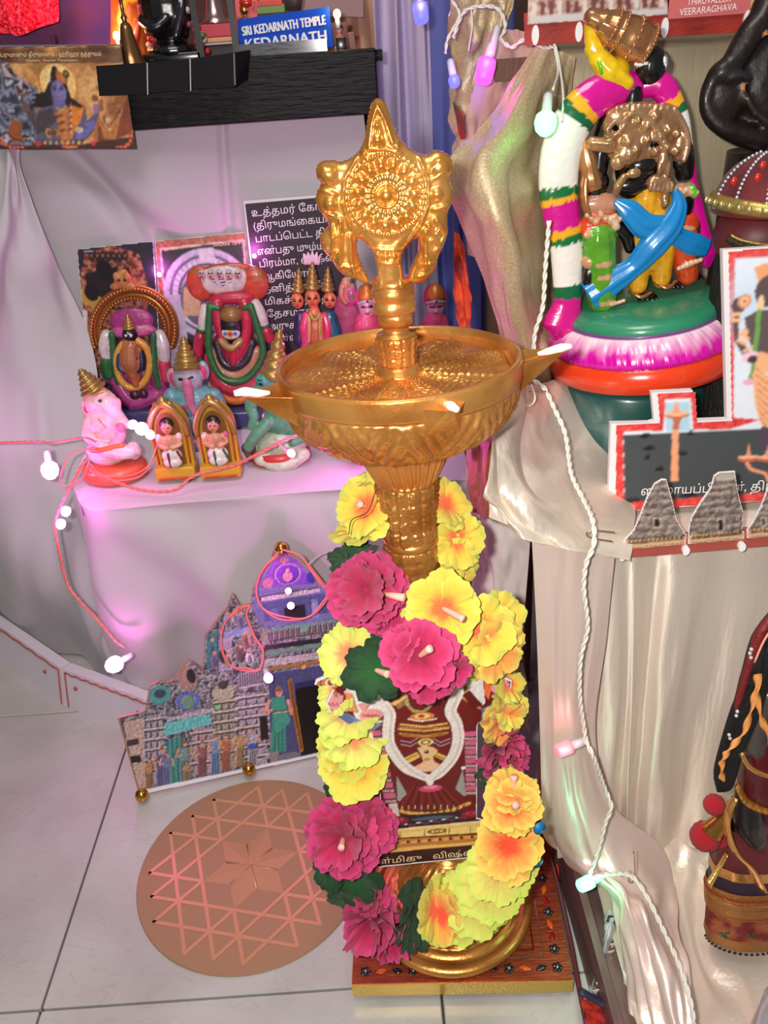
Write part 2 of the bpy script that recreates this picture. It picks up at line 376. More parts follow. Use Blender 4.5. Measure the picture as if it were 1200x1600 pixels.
# left steps
t = thing('display_step', 'low wooden step hidden under the white cloth behind the brass lamp', 'shelf', (-.13, 1.1, 0))
obj('step_top', box((-.135, 1.09, .35), (.5, .29, .018)), PLY, t, False)
for x in (-.36, .09):
    for y in (.97, 1.21): obj('leg', box((x, y, .17), (.03, .03, .34)), PLY, t, False)
def lower_fold(u, v):
    w = fbm(u*3+2, v*4+1, 3)-.45; d = np.clip((u-.42)*3, 0, 1)
    return d*(.012*np.sin((v*3.2-u*2.4+w*1.2)*2*math.pi)+.02*w)+.004*w
C = []
for x, dx, yb, yt in ((-.405, .0, .985, 1.23), (-.36, -.01, .925, 1.23), (-.25, 0, .925, 1.23), (-.12, 0, .93, 1.235), (.02, 0, .93, 1.24), (.112, .0, .935, 1.24)):
    C.append([(x, yt+.03, .367), (x, 1.09, .366), (x, yb+.012, .366), (x+dx*.3, yb-.004, .345), (x+dx, yb+.0, .22), (x+dx*1.3-.01, yb+.015, .1), (x+dx*1.6-.01, yb+.02, .004)])
C = np.array(C).transpose(1, 0, 2)
obj('white_cloth', patch(C, 110, 110, lower_fold), COTTON, label='plain white cloth over the low step carrying the small clay idols, hanging to the floor', cat='cloth')
C = np.array([[(-.475, 1.23, .768), (-.30, 1.235, .768), (-.16, 1.235, .768), (.01, 1.235, .768)],
     [(-.47, 1.235, .68), (-.33, 1.225, .67), (-.17, 1.24, .67), (.015, 1.24, .66)],
     [(-.46, 1.245, .56), (-.36, 1.245, .56), (-.18, 1.245, .55), (.02, 1.245, .56)],
     [(-.45, 1.25, .45), (-.33, 1.25, .45), (-.17, 1.25, .45), (.05, 1.25, .45)],
     [(-.45, 1.25, .36), (-.33, 1.25, .36), (-.17, 1.25, .36), (.1, 1.25, .36)]])
def up_fold(u, v):
    w = fbm(u*2+5, v*3+1, 3)-.45
    r1 = np.exp(-((v-.12-.75*u)/.035)**2)*.022*np.clip(1.3-u, 0, 1); r2 = np.exp(-((v-.62-.04*u)/.012)**2)*.008; r3 = np.exp(-((v-.05-1.15*u)/.05)**2)*.018
    return (r1*.6+r2+r3*.5)*np.clip(1.35-u*1.3, .05, 1)*1.3+.013*w
obj('white_cloth', patch(C, 120, 120, up_fold), COTTON, label='white backdrop cloth pinned under the black beam behind the clay idols', cat='cloth')
C = np.array([[(-.475, 1.215, .77), (-.46, 1.205, .765), (-.45, 1.2, .76)],
     [(-.56, 1.23, .64), (-.50, 1.16, .64), (-.44, 1.2, .65)],
     [(-.66, 1.26, .5), (-.54, 1.12, .5), (-.41, 1.2, .5)],
     [(-.72, 1.28, .34), (-.57, 1.07, .36), (-.395, 1.1, .375)],
     [(-.78, 1.32, .18), (-.6, 1.10, .2), (-.41, 1.0, .2)],
     [(-.84, 1.38, .004), (-.64, 1.18, .004), (-.42, 1.03, .004)]])
def side_fold(u, v):
    w = fbm(u*3+8, v*3+4, 3)-.45
    return .014*np.sin((v*2.2+u*.9+w*1.4)*2*math.pi)+.03*w
obj('white_cloth', patch(C, 120, 90, side_fold), COTTON, label='white cloth spilling down left of the step, lit pink by fairy lights', cat='cloth')
# upper black beam with its carton strip
t = thing('black_beam', 'thick black painted wooden beam above the white backdrop cloth', 'shelf', (-.14, 1.27, .768))
obj('beam_front', box((-.19, 1.225, .8055), (.44, .05, .075), bev=.002), WOODK, t, False)
obj('beam_deck', box((-.19, 1.40, .834), (.46, .30, .014)), WOODK, t, False)
for x in (-.39, .0): obj('leg', box((x, 1.5, .38), (.03, .03, .76)), WOODK, t, False)
pl = Plane(at(300, 120, y=1.165), (0, -1, 0))
t = thing('black_carton_strip', 'matt black folded card strip on the front of the black beam', 'cardboard', at(270, 145, y=1.165))
CARDK = mat('black_card', (13, 11, 14), .7, spec=.25, bump=(60, .1, .001)); EDGEW = mat('card_edge', (170, 165, 170), .7)
for k, (a, b) in enumerate((((150, 103), (228, 98)), ((230, 98), (295, 92)), ((297, 92), (366, 82)))):
    P = pl.uvs([a, b, (b[0], b[1]+(49 if k < 2 else 54)), (a[0]+5, a[1]+47)]); obj('panel', prism(pl.xyz(P, -.002), .002, pl.n), CARDK, t, False)
for a in ((229, 98), (296, 92), (365, 83)):
    P = pl.uvs([a, (a[0]+2, a[1]), (a[0]+3, a[1]+50), (a[0]+1, a[1]+50)]); obj('edge', prism(pl.xyz(P, 0), .0006, pl.n), EDGEW, t, False)
obj('end_flap', hexa([at(366, 82, y=1.163), at(391, 78, y=1.2), at(391, 78, y=1.202), at(366, 82, y=1.165)], [at(366, 137, y=1.163), at(388, 124, y=1.2), at(388, 124, y=1.202), at(366, 137, y=1.165)]), CARDK, t, False)
# curtains behind the gap
def curtain(name, x0, x1, y, z0, z1, col, label, k=3, amp=.02, seed=0, m=None):
    C = np.array([[(x, y, z) for x in np.linspace(x0, x1, 4)] for z in (z1, (z1*2+z0)/3, (z1+2*z0)/3, z0)])
    def f(u, v): w = fbm(u*1.2+seed, v*4+seed, 3)-.45; return amp*np.sin((v*k+w)*2*math.pi)+amp*w
    obj('curtain', patch(C, 40, 90, f), m or mat('curtain_%s' % name, col, .85, bump=(500, .1, .0006)), label=label, cat='curtain')
curtain('peach', -.02, .075, 1.50, .30, 1.02, (205, 160, 140), 'peach curtain hanging just right of the black beam', 2, .012, 1)
curtain('lilac', .035, .125, 1.42, .30, 1.02, (196, 182, 214), 'lilac white curtain behind the finial of the brass lamp', 2.2, .014, 2)
curtain('blue', .115, .235, 1.38, .30, 1.02, (96, 104, 176), 'blue violet curtain between the lilac one and the gold drape', 3, .012, 5)
curtain('navy', .03, .24, 1.46, .002, .42, (34, 40, 62), 'dark navy curtain low down behind the lamp pillar', 4, .012, 6)
# ---- right hand tower: frame, silks
t = thing('display_step', 'tall step under silver silk holding the bucket and the big idol', 'shelf', (.5, .78, 0))
obj('step_top', box((.52, .78, .425), (.72, .34, .02)), PLY, t, False)
for x, y in ((.175, .64), (.175, .93), (.86, .64), (.86, .93)): obj('leg', box((x, y, .207), (.02, .02, .414)), PLY, t, False)
obj('side_board', box((.163, .70, .20), (.004, .02, .40)), mat('edge_wood', (150, 104, 62), .5), t, False)
t = thing('display_step', 'low step with a dull purple wooden side at the lower right', 'shelf', (.5, .5, 0))
obj('step_top', box((.53, .46, .05), (.70, .24, .012)), WOODP, t, False)
obj('side_panel', hexa([(.176, .30, 0), (.184, .30, 0), (.178, .655, 0), (.170, .655, 0)], [(.176, .30, .056), (.184, .30, .056), (.178, .655, .085), (.170, .655, .085)]), WOODP, t, False)
t = thing('display_step', 'upper step at the back right under the greyish silk backdrop', 'shelf', (.55, 1.1, 0))
obj('step_top', box((.57, 1.12, .815), (.86, .38, .02)), PLY, t, False)
for x, y in ((.19, .97), (.19, 1.28), (.95, .97), (.95, 1.28)): obj('leg', box((x, y, .40), (.02, .02, .81)), PLY, t, False)
# silk on the face of the tower, down over the low step
xs = [.133, .19, .25, .32, .42, .56, .80]
C = np.array([[(x, .93, .449) for x in xs], [(x, .75, .449) for x in xs], [(x, .62, .449) for x in xs], [(x+.0, .602, .435) for x in xs],
     [(x+(.012 if x < .2 else 0), .597, .3) for x in xs], [(x+(.018 if x < .2 else 0), .594, .18) for x in xs], [(x+(.024 if x < .2 else 0), .588, .085) for x in xs]])
def face_fold(u, v):
    w = fbm(u*2+3, v*5+2, 3)-.45; d = np.clip((u-.38)*3, 0, 1); p = np.exp(-((v-.235)/.014)**2); q = np.exp(-((v-.275-.03*u)/.02)**2)
    return -(d*(.010*p-.012*q*(1-.3*u)+.006*np.sin((v*7+w*1.6)*2*math.pi)*np.exp(-((v-.3)/.25)**2)+.012*w)+.001*w)
obj('silk_cloth', patch(C, 120, 170, face_fold), SILK, label='shiny silver silk hanging over the front of the tall step', cat='cloth')
C = np.array([[(x, .60, .098-.01*(x < .18)) for x in xs], [(x, .575, .068) for x in xs], [(x, .50, .060) for x in xs], [(x, .41, .060) for x in xs], [(x, .338, .060) for x in xs], [(x, .325, .045) for x in xs], [(x, .32, .004) for x in xs]])[:, :]
C[:, :, 0] += .062
def low_fold(u, v):
    w = fbm(u*4+3, v*6+9, 3)-.45; e = np.clip(u*4, 0, 1)
    return -e*(.011*w+.004*np.sin((v*9+u*3+w*3)*6.28)*np.exp(-v*3))
obj('silk_cloth', patch(C, 110, 170, low_fold), SILK, label='crumpled silver silk spread over the low step under the puppet', cat='cloth')
# silk tail with a gather at the left corner of the low step
cpatch('silk_cloth', [[(831, 843, .584), (870, 850, .581), (915, 860, .581), (960, 872, .584)], [(838, 980, .580), (872, 985, .577), (910, 990, .577), (948, 995, .580)], [(843, 1120, .578), (872, 1125, .573), (902, 1130, .573), (930, 1140, .578)], [(846, 1230, .579), (884, 1235, .571), (922, 1245, .569), (955, 1255, .575)], [(848, 1300, .592), (895, 1305, .565), (955, 1310, .555), (1030, 1320, .575)], [(880, 1340, .58), (915, 1350, .55), (985, 1380, .52), (1050, 1390, .54)],
     [(950, 1390, .53), (970, 1400, .50), (1000, 1420, .485), (1060, 1460, .48)], [(968, 1450, .50), (985, 1470, .475), (1020, 1500, .45), (1075, 1540, .435)], [(975, 1560, .455), (1000, 1580, .435), (1040, 1600, .41), (1085, 1620, .40)], [(985, 1640, .42), (1010, 1650, .40), (1050, 1660, .385), (1090, 1680, .38)]],
     150, 60, SILKP, fold=lambda u, v: np.clip(u*4-1.6, .12, 1)*folds(.010, 2.6, 4, (.25, 1))(u, v), label='pinkish silk tail gathered by a safety pin at the lower right', cat='cloth')
# rumpled silk under the bucket, over the corner of the tall step
cpatch('silk_cloth', [[(812, 585, .72), (835, 600, .76), (880, 600, .80), (1000, 600, .84)], [(775, 640, .66), (815, 650, .68), (870, 680, .71), (1000, 690, .78)], [(752, 690, .60), (800, 705, .62), (870, 740, .64), (1000, 755, .70)],
     [(752, 745, .585), (800, 770, .585), (870, 790, .60), (990, 805, .645)], [(760, 780, .583), (810, 815, .577), (880, 835, .585), (978, 850, .60)], [(764, 808, .585), (820, 838, .577), (890, 858, .582), (972, 874, .592)]],
     120, 120, SILK, fold=lambda u, v: -(.024*(fbm(u*2.2+9, v*2.2+2, 2)-.4)*2+.005*np.abs(np.sin((u*1.4-v*1.9+fbm(u*2, v*2, 2)*1.6)*3.14))+.0015*fbm(u*14, v*14, 2)), label='rumpled silver silk under the green bucket at the corner of the tall step', cat='cloth')
# copper edged strip and white hanging tail left of the tower
cpatch('cloth_strip', [[(778, 560, .80), (800, 560, .78), (830, 570, .78)], [(742, 660, .74), (765, 650, .70), (790, 650, .68)], [(733, 740, .70), (752, 740, .655), (775, 740, .62)], [(742, 800, .68), (755, 805, .645), (768, 812, .61)]],
     50, 24, mat('copper_cloth', (168, 92, 52), .38, .5, bump=(400, .3, .001)), fold=folds(.005, 1.5, 2, (0, 1)), label='copper brown border strip hanging left of the rumpled silk', cat='cloth')
cpatch('cloth_strip', [[(730, 560, .86), (745, 560, .84), (768, 566, .80)], [(730, 650, .80), (738, 650, .76), (752, 650, .72)], [(728, 740, .76), (735, 740, .72), (745, 740, .68)], [(733, 800, .74), (740, 805, .70), (750, 810, .66)]],
     40, 16, mat('pale_edge_cloth', (214, 190, 150), .6, .1), label='thin pale cloth edge beside the copper strip', cat='cloth')
t = obj('hanging_cloth', patch(np.array([[at(*q[:2], y=q[2]) for q in r] for r in [[(735, 795, .80), (770, 800, .76), (830, 830, .74)], [(738, 880, .79), (775, 890, .75), (824, 900, .74)], [(745, 980, .78), (780, 1000, .74), (818, 1010, .74)], [(762, 1080, .77), (800, 1090, .73), (826, 1090, .73)], [(790, 1120, .765), (808, 1145, .74), (828, 1142, .735)]]]), 80, 30, folds(.008, 1.2, 3, (.1, 1))),
     mat('offwhite_cotton', (212, 200, 196), .85, bump=(700, .1, .0005)), label='off-white cloth tail with thin brown stripes in the gap beside the tower', cat='cloth')
for k, (pa, w) in enumerate((([(738, 948), (775, 962), (819, 966)], .0012), ([(741, 996), (778, 1012), (818, 1016)], .001), ([(741, 1004), (778, 1020), (818, 1024)], .001), ([(743, 1016), (779, 1031), (819, 1034)], .001))):
    obj('stripe', tube([at(p[0], p[1], y=.765-.015*i) for i, p in enumerate(pa)], w, 6, 4), mat('stripe_brown', (150, 92, 70), .7), t)
# gold drapes
cpatch('gold_drape', [[(834, 74, .89), (850, 76, .87), (875, 80, .885), (900, 90, .89)], [(796, 135, .85), (822, 136, .82), (856, 145, .85), (892, 160, .885)], [(748, 205, .81), (790, 200, .77), (850, 215, .83), (888, 240, .88)], [(704, 255, .78), (765, 250, .73), (845, 270, .82), (880, 300, .87)], [(706, 300, .775), (775, 330, .70), (845, 350, .80), (880, 400, .87)], [(712, 345, .78), (790, 390, .71), (850, 430, .80), (880, 480, .86)],
     [(750, 440, .79), (800, 470, .74), (855, 510, .80), (880, 540, .84)], [(775, 520, .80), (815, 545, .77), (850, 570, .79), (880, 585, .82)], [(795, 620, .80), (825, 625, .78), (855, 630, .79), (880, 640, .81)]],
     120, 80, GOLDCLOTH, fold=lambda u, v: folds(.008, 1.4, 7, (.35, 1), .2)(u, v)*np.clip(u*3+.15, 0, 1), label='beige gold drape folded beside the big idol, behind the lamp dish', cat='cloth')
cpatch('gold_drape', [[(700, -30, 1.05), (740, -30, 1.0), (775, -30, 1.0), (810, -30, 1.0)], [(704, 60, 1.05), (735, 60, .99), (770, 60, 1.0), (790, 60, 1.0)], [(708, 160, 1.05), (725, 160, 1.0), (745, 165, .99), (775, 170, 1.0)], [(712, 240, 1.05), (725, 240, 1.02), (745, 240, 1.01), (765, 240, 1.0)]],
     70, 50, GOLDCLOTH, fold=folds(.012, 2.5, 12, (.1, 1)), label='dull gold drape hanging at the top centre, left of the red strip board', cat='cloth')
cpatch('rose_cloth', [[(760, 50, .96), (800, 45, .95), (850, 60, .95)], [(735, 160, .94), (790, 150, .93), (840, 160, .94)], [(715, 260, .93), (760, 260, .92), (830, 270, .93)], [(730, 400, .93), (780, 400, .92), (830, 400, .93)]],
     60, 40, mat('rose_cloth', (180, 140, 130), .6, .1, bump=(500, .2, .0008)), fold=folds(.006, 1.5, 9, (.3, 1)), label='rose tinted cloth between the gold drapes', cat='cloth')
# greyish silk backdrop of the upper step
xs = np.linspace(.18, .95, 6)
C = np.array([[(x, y, z) for x in xs] for y, z in ((1.25, .832), (1.0, .832), (.915, .832), (.905, .80), (.90, .68), (.90, .56), (.905, .452))])
obj('silk_cloth', patch(C, 90, 110, lambda u, v: -(.004*(fbm(u*3, v*6+3, 3)-.45)*2+.012*np.exp(-((v-.48-.25*(1-u))/.03)**2)*np.clip((u-.45)*3, 0, 1))), mat('grey_silk', (178, 164, 136), .4, .35, bump=(260, .3, .001, (1, 1, .12))), label='greyish beige silk backdrop behind the big painted idol', cat='cloth')
# orange scarf, red cloths, dark border cloth
def streak(name, a, b): return mat(name, a, .6, bump=(300, .3, .001), var=(60, b, 4, .45, .55, (1, 1, .5)))
cpatch('orange_scarf', [[(708, 360, .86), (718, 365, .85)], [(708, 390, .85), (728, 400, .84)], [(708, 440, .85), (735, 445, .84)], [(714, 490, .85), (736, 490, .84)], [(722, 525, .85), (733, 525, .84)]], 40, 16, streak('orange_print', (214, 66, 28), (150, 30, 24)), fold=folds(.004, 1.5, 2, (0, 1)), label='orange red printed scarf behind the right side of the lamp finial', cat='cloth')
cpatch('red_scarf', [[(706, 158, .9), (712, 160, .9)], [(712, 178, .9), (722, 180, .89)], [(716, 205, .9), (728, 205, .89)], [(719, 218, .9), (727, 216, .9)]], 30, 10, streak('red_print', (170, 40, 40), (40, 70, 50)), label='scrap of red and green cloth under the blue fairy light', cat='cloth')
cpatch('red_leaf_cloth', [[(820, 1290, .66), (845, 1285, .655), (862, 1300, .65)], [(828, 1330, .645), (860, 1325, .64), (884, 1345, .635)], [(836, 1375, .625), (866, 1380, .62), (894, 1395, .61)], [(850, 1410, .605), (872, 1415, .60), (898, 1420, .595)]], 40, 30, streak('orange_red_satin', (206, 58, 26), (170, 36, 22)), fold=folds(.003, 2.5, 3, (1, .4)), label='orange red satin cloth behind the lower right of the garland', cat='cloth')
cpatch('red_cloth', [[(905, 1560, .465), (960, 1575, .46), (1010, 1600, .44)], [(915, 1590, .445), (960, 1605, .44), (1010, 1630, .42)], [(915, 1640, .42), (960, 1650, .41), (1010, 1660, .40)]], 20, 30, streak('red_satin', (196, 52, 34), (160, 30, 28)), fold=folds(.003, 2.5, 3, (1, .4)), label='red satin cloth at the bottom edge right of the base board', cat='cloth')
obj('blue_ribbon', tube([at(905, 1548, y=.462), at(950, 1572, y=.452), at(1000, 1592, y=.436), at(1050, 1612, y=.42)], .004, 8, 5, flat=.4), mat('dark_ribbon', (40, 34, 62), .6), label='dark blue cloth hem above the red satin cloth', cat='ribbon')
C = [[at(p[0], p[1], y=p[2]) for p in r] for r in [[(950, 1430, .525), (972, 1432, .52)], [(938, 1480, .505), (978, 1480, .50)], [(928, 1530, .48), (980, 1530, .475)], [(925, 1570, .462), (985, 1590, .455)]]]
cb = obj('border_cloth', patch(C, 40, 30, folds(.002, 2, 3)), mat('dark_green_weave', (34, 42, 34), .7, bump=(300, .3, .001), var=(180, (96, 84, 40), 1, .55, .62, (1, 1, 1))), label='dark green woven cloth border with white triangle edge at the lower right', cat='cloth')
for i in range(9):
    a = at(962-i*4.4, 1458+i*12, y=.510-.0055*i)
    k = mpp(a); obj('triangle', prism([a+np.array([-6*k, -.003, 0]), a+np.array([5*k, -.003, 3*k]), a+np.array([-3*k, -.003, -10*k])], .0008, (0, -1, 0)), mat('white_weave', (216, 208, 200), .8), cb, False)
cpatch('white_cloth', [[(950, 1420, .535), (960, 1425, .53), (968, 1435, .525)], [(942, 1445, .53), (950, 1450, .51), (966, 1460, .515)], [(935, 1490, .51), (943, 1495, .49), (955, 1500, .50)], [(916, 1555, .49), (925, 1560, .47), (930, 1562, .47)]], 40, 20, COTTON, fold=folds(.003, 1, 3), label='narrow fold of white cloth beside the dark green border cloth', cat='cloth')
obj('cord', tube([at(838, 1255, y=.63), at(858, 1330, y=.62), at(876, 1400, y=.58), at(893, 1480, y=.53), at(905, 1545, y=.485), at(915, 1600, y=.45)], [.0015, .002, .003, .002], 8, 6), mat('maroon_cord', (96, 40, 44), .6), label='thin maroon cloth cord running down beside the base board', cat='cord')
# ------------------------------------------------------------------ brass lamp
GOLD = mat('antique_gold', (230, 166, 90), .30, .72, bump=(220, .25, .0014), var=(25, (186, 112, 44), 4, .35, .7))
GOLD2 = mat('bright_gold', (242, 182, 100), .25, .75, bump=(160, .16, .001), var=(30, (214, 140, 56), 4, .35, .7))
LB = np.array([.027, .582, .032]); LT = np.array([.016, .604, .80]); LD = (LT-LB)/np.linalg.norm(LT-LB)
def LA(z): return LB+LD*(z-LB[2])/LD[2]
la, lb_, _ = frame(LD, (0, 1, 0))
lamp = thing('brass_oil_lamp', 'tall golden oil lamp with a wide dish and shield-shaped finial on a square base board', 'lamp', LB)
def cells(nt, nz, amp, z0=0):
    def f(t, s, r, z): 
        a = np.cos(t*nt+(math.pi if int(s*nz) % 2 else 0)); b = math.cos((s*nz)*2*math.pi); return amp*(np.sqrt(np.abs(a))*.6-.3-.5*max(0, b)**4)+amp*1.1*(fbm(t*9+z0, np.full_like(t, s*70), 3)-.4)+amp*.5*np.exp(-((np.mod(t*5/(2*math.pi), 1)-.5)/.07)**2)
    return f
def band(z0, z1, r0, r1, n=40): return [(r0+(r1-r0)*i/n, z0+(z1-z0)*i/n) for i in range(n+1)]
def lpart(name, prof, n=96, disp=None, m=GOLD, z=0): return obj(name, lathe(prof, n, LA(z)+np.array([.014 if name.startswith('base') else 0, 0, 0]), (0, 0, 1) if name.startswith('base') else LD, disp), m, lamp)
# base: flat disc, beaded plate and ribbed mound
lpart('base_disc', [(.0, .0), (.084, .0), (.088, .002), (.0885, .006), (.086, .009), (.078, .0105), (.0765, .0085), (.073, .010), (.070, .013), (.066, .012), (.0, .012)], 128, z=.032)
def ros(t, s, r, z): return .0022*np.clip(np.cos(t*18), 0, 1)*np.sin(s*math.pi*4)+.003*(fbm(t*22, np.full_like(t, s*14), 2)-.4)
lpart('base_plate', band(.0118, .022, .066, .046, 30)+[(.045, .0225)], 160, ros, z=.032)
def ribs(t, s, r, z): return .0022*np.cos(t*26)*math.sin(min(1, s*1.1)*math.pi)
lpart('base_mound', [(.046+.0*i, .022) for i in range(1)]+[(.050*math.cos(a)+.004, .022+.062*math.sin(a)) for a in np.linspace(.05, 1.25, 24)]+[(.019, .083)], 208, ribs, z=.032)
lpart('pillar_foot', [(.019, .083), (.024, .088), (.026, .094), (.024, .10), (.020, .104)], 64, z=.032)
# carved pillar
lpart('pillar', band(0, .345, .0222, .0222, 200), 168, cells(8, 34, .0020), z=.135)
lpart('pillar_ring', [(.0200, 0), (.0225, .002), (.0235, .005), (.0225, .008), (.0205, .010)], 72, z=.478)
lpart('pillar_neck', band(0, .052, .0222, .0240, 40), 168, cells(7, 4, .003, 3), z=.486)
lpart('pillar_collar', [(.0225, 0), (.0245, .001), (.0245, .004), (.022, .005)], 72, z=.536)
lpart('flare', band(0, .036, .024, .041, 20), 200, lambda t, s, r, z: .0016*np.cos(t*30+s*3), z=.539)
def leafy(t, s, r, z):
    a = np.abs(np.mod(t*10/(2*math.pi), 1)-.5)*2; h = np.clip(1-np.abs(a-(1-s)*.9)*3, 0, 1)*.5+np.cos((a*3+s*4)*6.28)*.35
    return .0045*h*math.sin(min(1, max(0, s))*math.pi)**.5+.003*(fbm(t*30, np.full_like(t, s*22), 2)-.4)
lpart('bowl', [(.036+.054*math.sin(a), .046*(1-math.cos(a))) for a in np.linspace(0, math.pi/2, 40)], 320, leafy, z=.5735)
lpart('dish_rim', [(.0885, .0), (.0915, .001), (.0922, .004), (.0925, .016), (.092, .018), (.0895, .019), (.0875, .018), (.0868, .012), (.086, .0055), (.0885, .004)], 160, z=.6195)
# dish floor with radiating feather relief
def dish_floor():
    n, m = 420, 70; V = []
    t = np.arange(n)*2*math.pi/n
    for i in range(m):
        r = .012+(.0868-.012)*i/(m-1); s = (r-.012)/.075
        a = (np.mod(t*9/(2*math.pi)+.15, 1)-.5)*2; w = .95*np.sin(np.clip((s-.05)/.9, 0, 1)*math.pi)**.6; ins = np.clip((w-np.abs(a))*6, 0, 1)
        h = ins*(.0020*np.abs(np.sin((s*13+np.abs(a)*2.2)*math.pi))+.0012*(np.exp(-(a/.08)**2)))+.0016*np.exp(-((np.abs(a)-w)/.07)**2)*(w > .05)*(.6+.4*np.sin(s*80)); h = (h+ins*.0026*(fbm(t*60, np.full_like(t, s*34), 2)-.3))*(s < .93)
        c = LA(.6262)+LD*(.0025*s); V.append(c+np.outer(r*np.cos(t), la)+np.outer(r*np.sin(t), lb_)+np.outer(h, LD))
    return np.concatenate(V), gridf(m, n, True)
obj('dish_floor', dish_floor(), GOLD, lamp)
lpart('stem_foot', [(.0185, 0), (.0185, .002), (.0165, .0035), (.0155, .006), (.0135, .008)], 64, z=.626)
lpart('carved_drum', band(0, .021, .0132, .0148, 26), 120, cells(6, 3, .0016, 8), z=.634)
lpart('stem_neck', [(.0145, 0), (.0145, .002), (.0098, .003), (.0098, .0085), (.0126, .0092), (.0130, .0165), (.0124, .0172), (.0150, .0182), (.0156, .020), (.0156, .025), (.0145, .0265), (.0148, .028), (.0156, .0295), (.0154, .035), (.0145, .0362), (.0150, .0375), (.0152, .0425), (.011, .0435)], 40, lambda t, s, r, z: .0006*(fbm(t*2, np.full_like(t, s*8), 2)-.4)*4, z=.655)
# spouts with cotton wicks
WICK = mat('cotton_wick', (250, 240, 226), .85, bump=(300, .3, .001))
ctr = LA(.632)
def spout(d, ln=.128, wk=True):
    d = np.array([d[0], d[1], 0.]); d /= np.linalg.norm(d); s = np.cross([0, 0, 1], d); r0, r1 = .082, ln; w0, w1 = .021, .0045
    P = lambda r, w, z: ctr+d*r+s*w+np.array([0, 0, z])
    v = [P(r0, -w0, .0), P(r1, -w1, .004), P(r1, w1, .004), P(r0, w0, .0), P(r0, -w0*.75, -.028), P(r1-.004, -.001, -.001), P(r1-.004, .001, -.001), P(r0, w0*.75, -.028), P(r0, 0, -.0055), P(r1-.006, 0, .0005)]
    f = [[4, 5, 1, 0], [5, 6, 2, 1], [6, 7, 3, 2], [4, 7, 6, 5], [0, 1, 9, 8], [8, 9, 2, 3], [1, 2, 9], [0, 8, 3], [0, 3, 7, 4]]
    v = np.array(v)
    o = obj('spout', (v, f), GOLD, lamp, False)
    b = o.modifiers.new('b', 'BEVEL'); b.width = .0008; b.segments = 2
    # rough relief on the spout floor, and the wick
    if wk: obj('wick', tube([P(r1-.020, .001, .0015), P(r1-.012, .001, .003), P(r1-.003, -.0005, .0055), P(r1+.005, 0, .0062)], [.0014, .0028, .0034, .0020], 10, 4), WICK, o)
for px, py, ln in ((404, 620, .122), (692, 634, .108), (853, 556, .125)):
    e = at(px, py, z=.632)-ctr; spout(e, ln)
# finial: cast relief built from its outline
PF = Plane(LA(.78)+np.array([0, -.009, 0]), (0, -1, 0), LD)
oc = [(495, 748), (500, 690), (497, 650), (482, 605), (455, 575), (432, 560), (430, 600), (440, 640), (460, 680), (474, 712), (466, 726), (450, 724), (420, 710), (385, 700), (350, 672), (330, 640), (300, 605), (285, 570), (290, 540), (318, 505), (302, 480), (282, 450), (270, 410), (278, 375), (290, 352), (273, 328), (272, 295), (290, 270), (330, 262), (370, 268), (400, 255), (425, 235), (445, 205), (455, 165), (462, 120), (472, 70), (487, 38), (508, 30), (530, 40), (548, 80), (562, 122), (585, 172), (612, 207), (650, 232), (685, 242), (720, 225), (755, 232), (785, 260), (789, 300), (775, 335), (786, 375), (785, 420), (770, 455), (765, 490), (768, 530), (755, 580), (735, 620), (725, 660), (700, 700), (665, 724), (632, 726), (618, 707), (625, 670), (640, 640), (655, 600), (650, 558), (625, 578), (602, 605), (594, 640), (600, 690), (605, 748)]
cc2 = lambda p: PF.uv(380+p[0]/2.4, 140+p[1]/2.4)
OUT = np.array([cc2(p) for p in oc]); OUT = smoothpath(np.vstack([OUT, OUT[:1]]), 3)[:-1]
kf = mpp(PF.p)/2.4      # metres per crop pixel
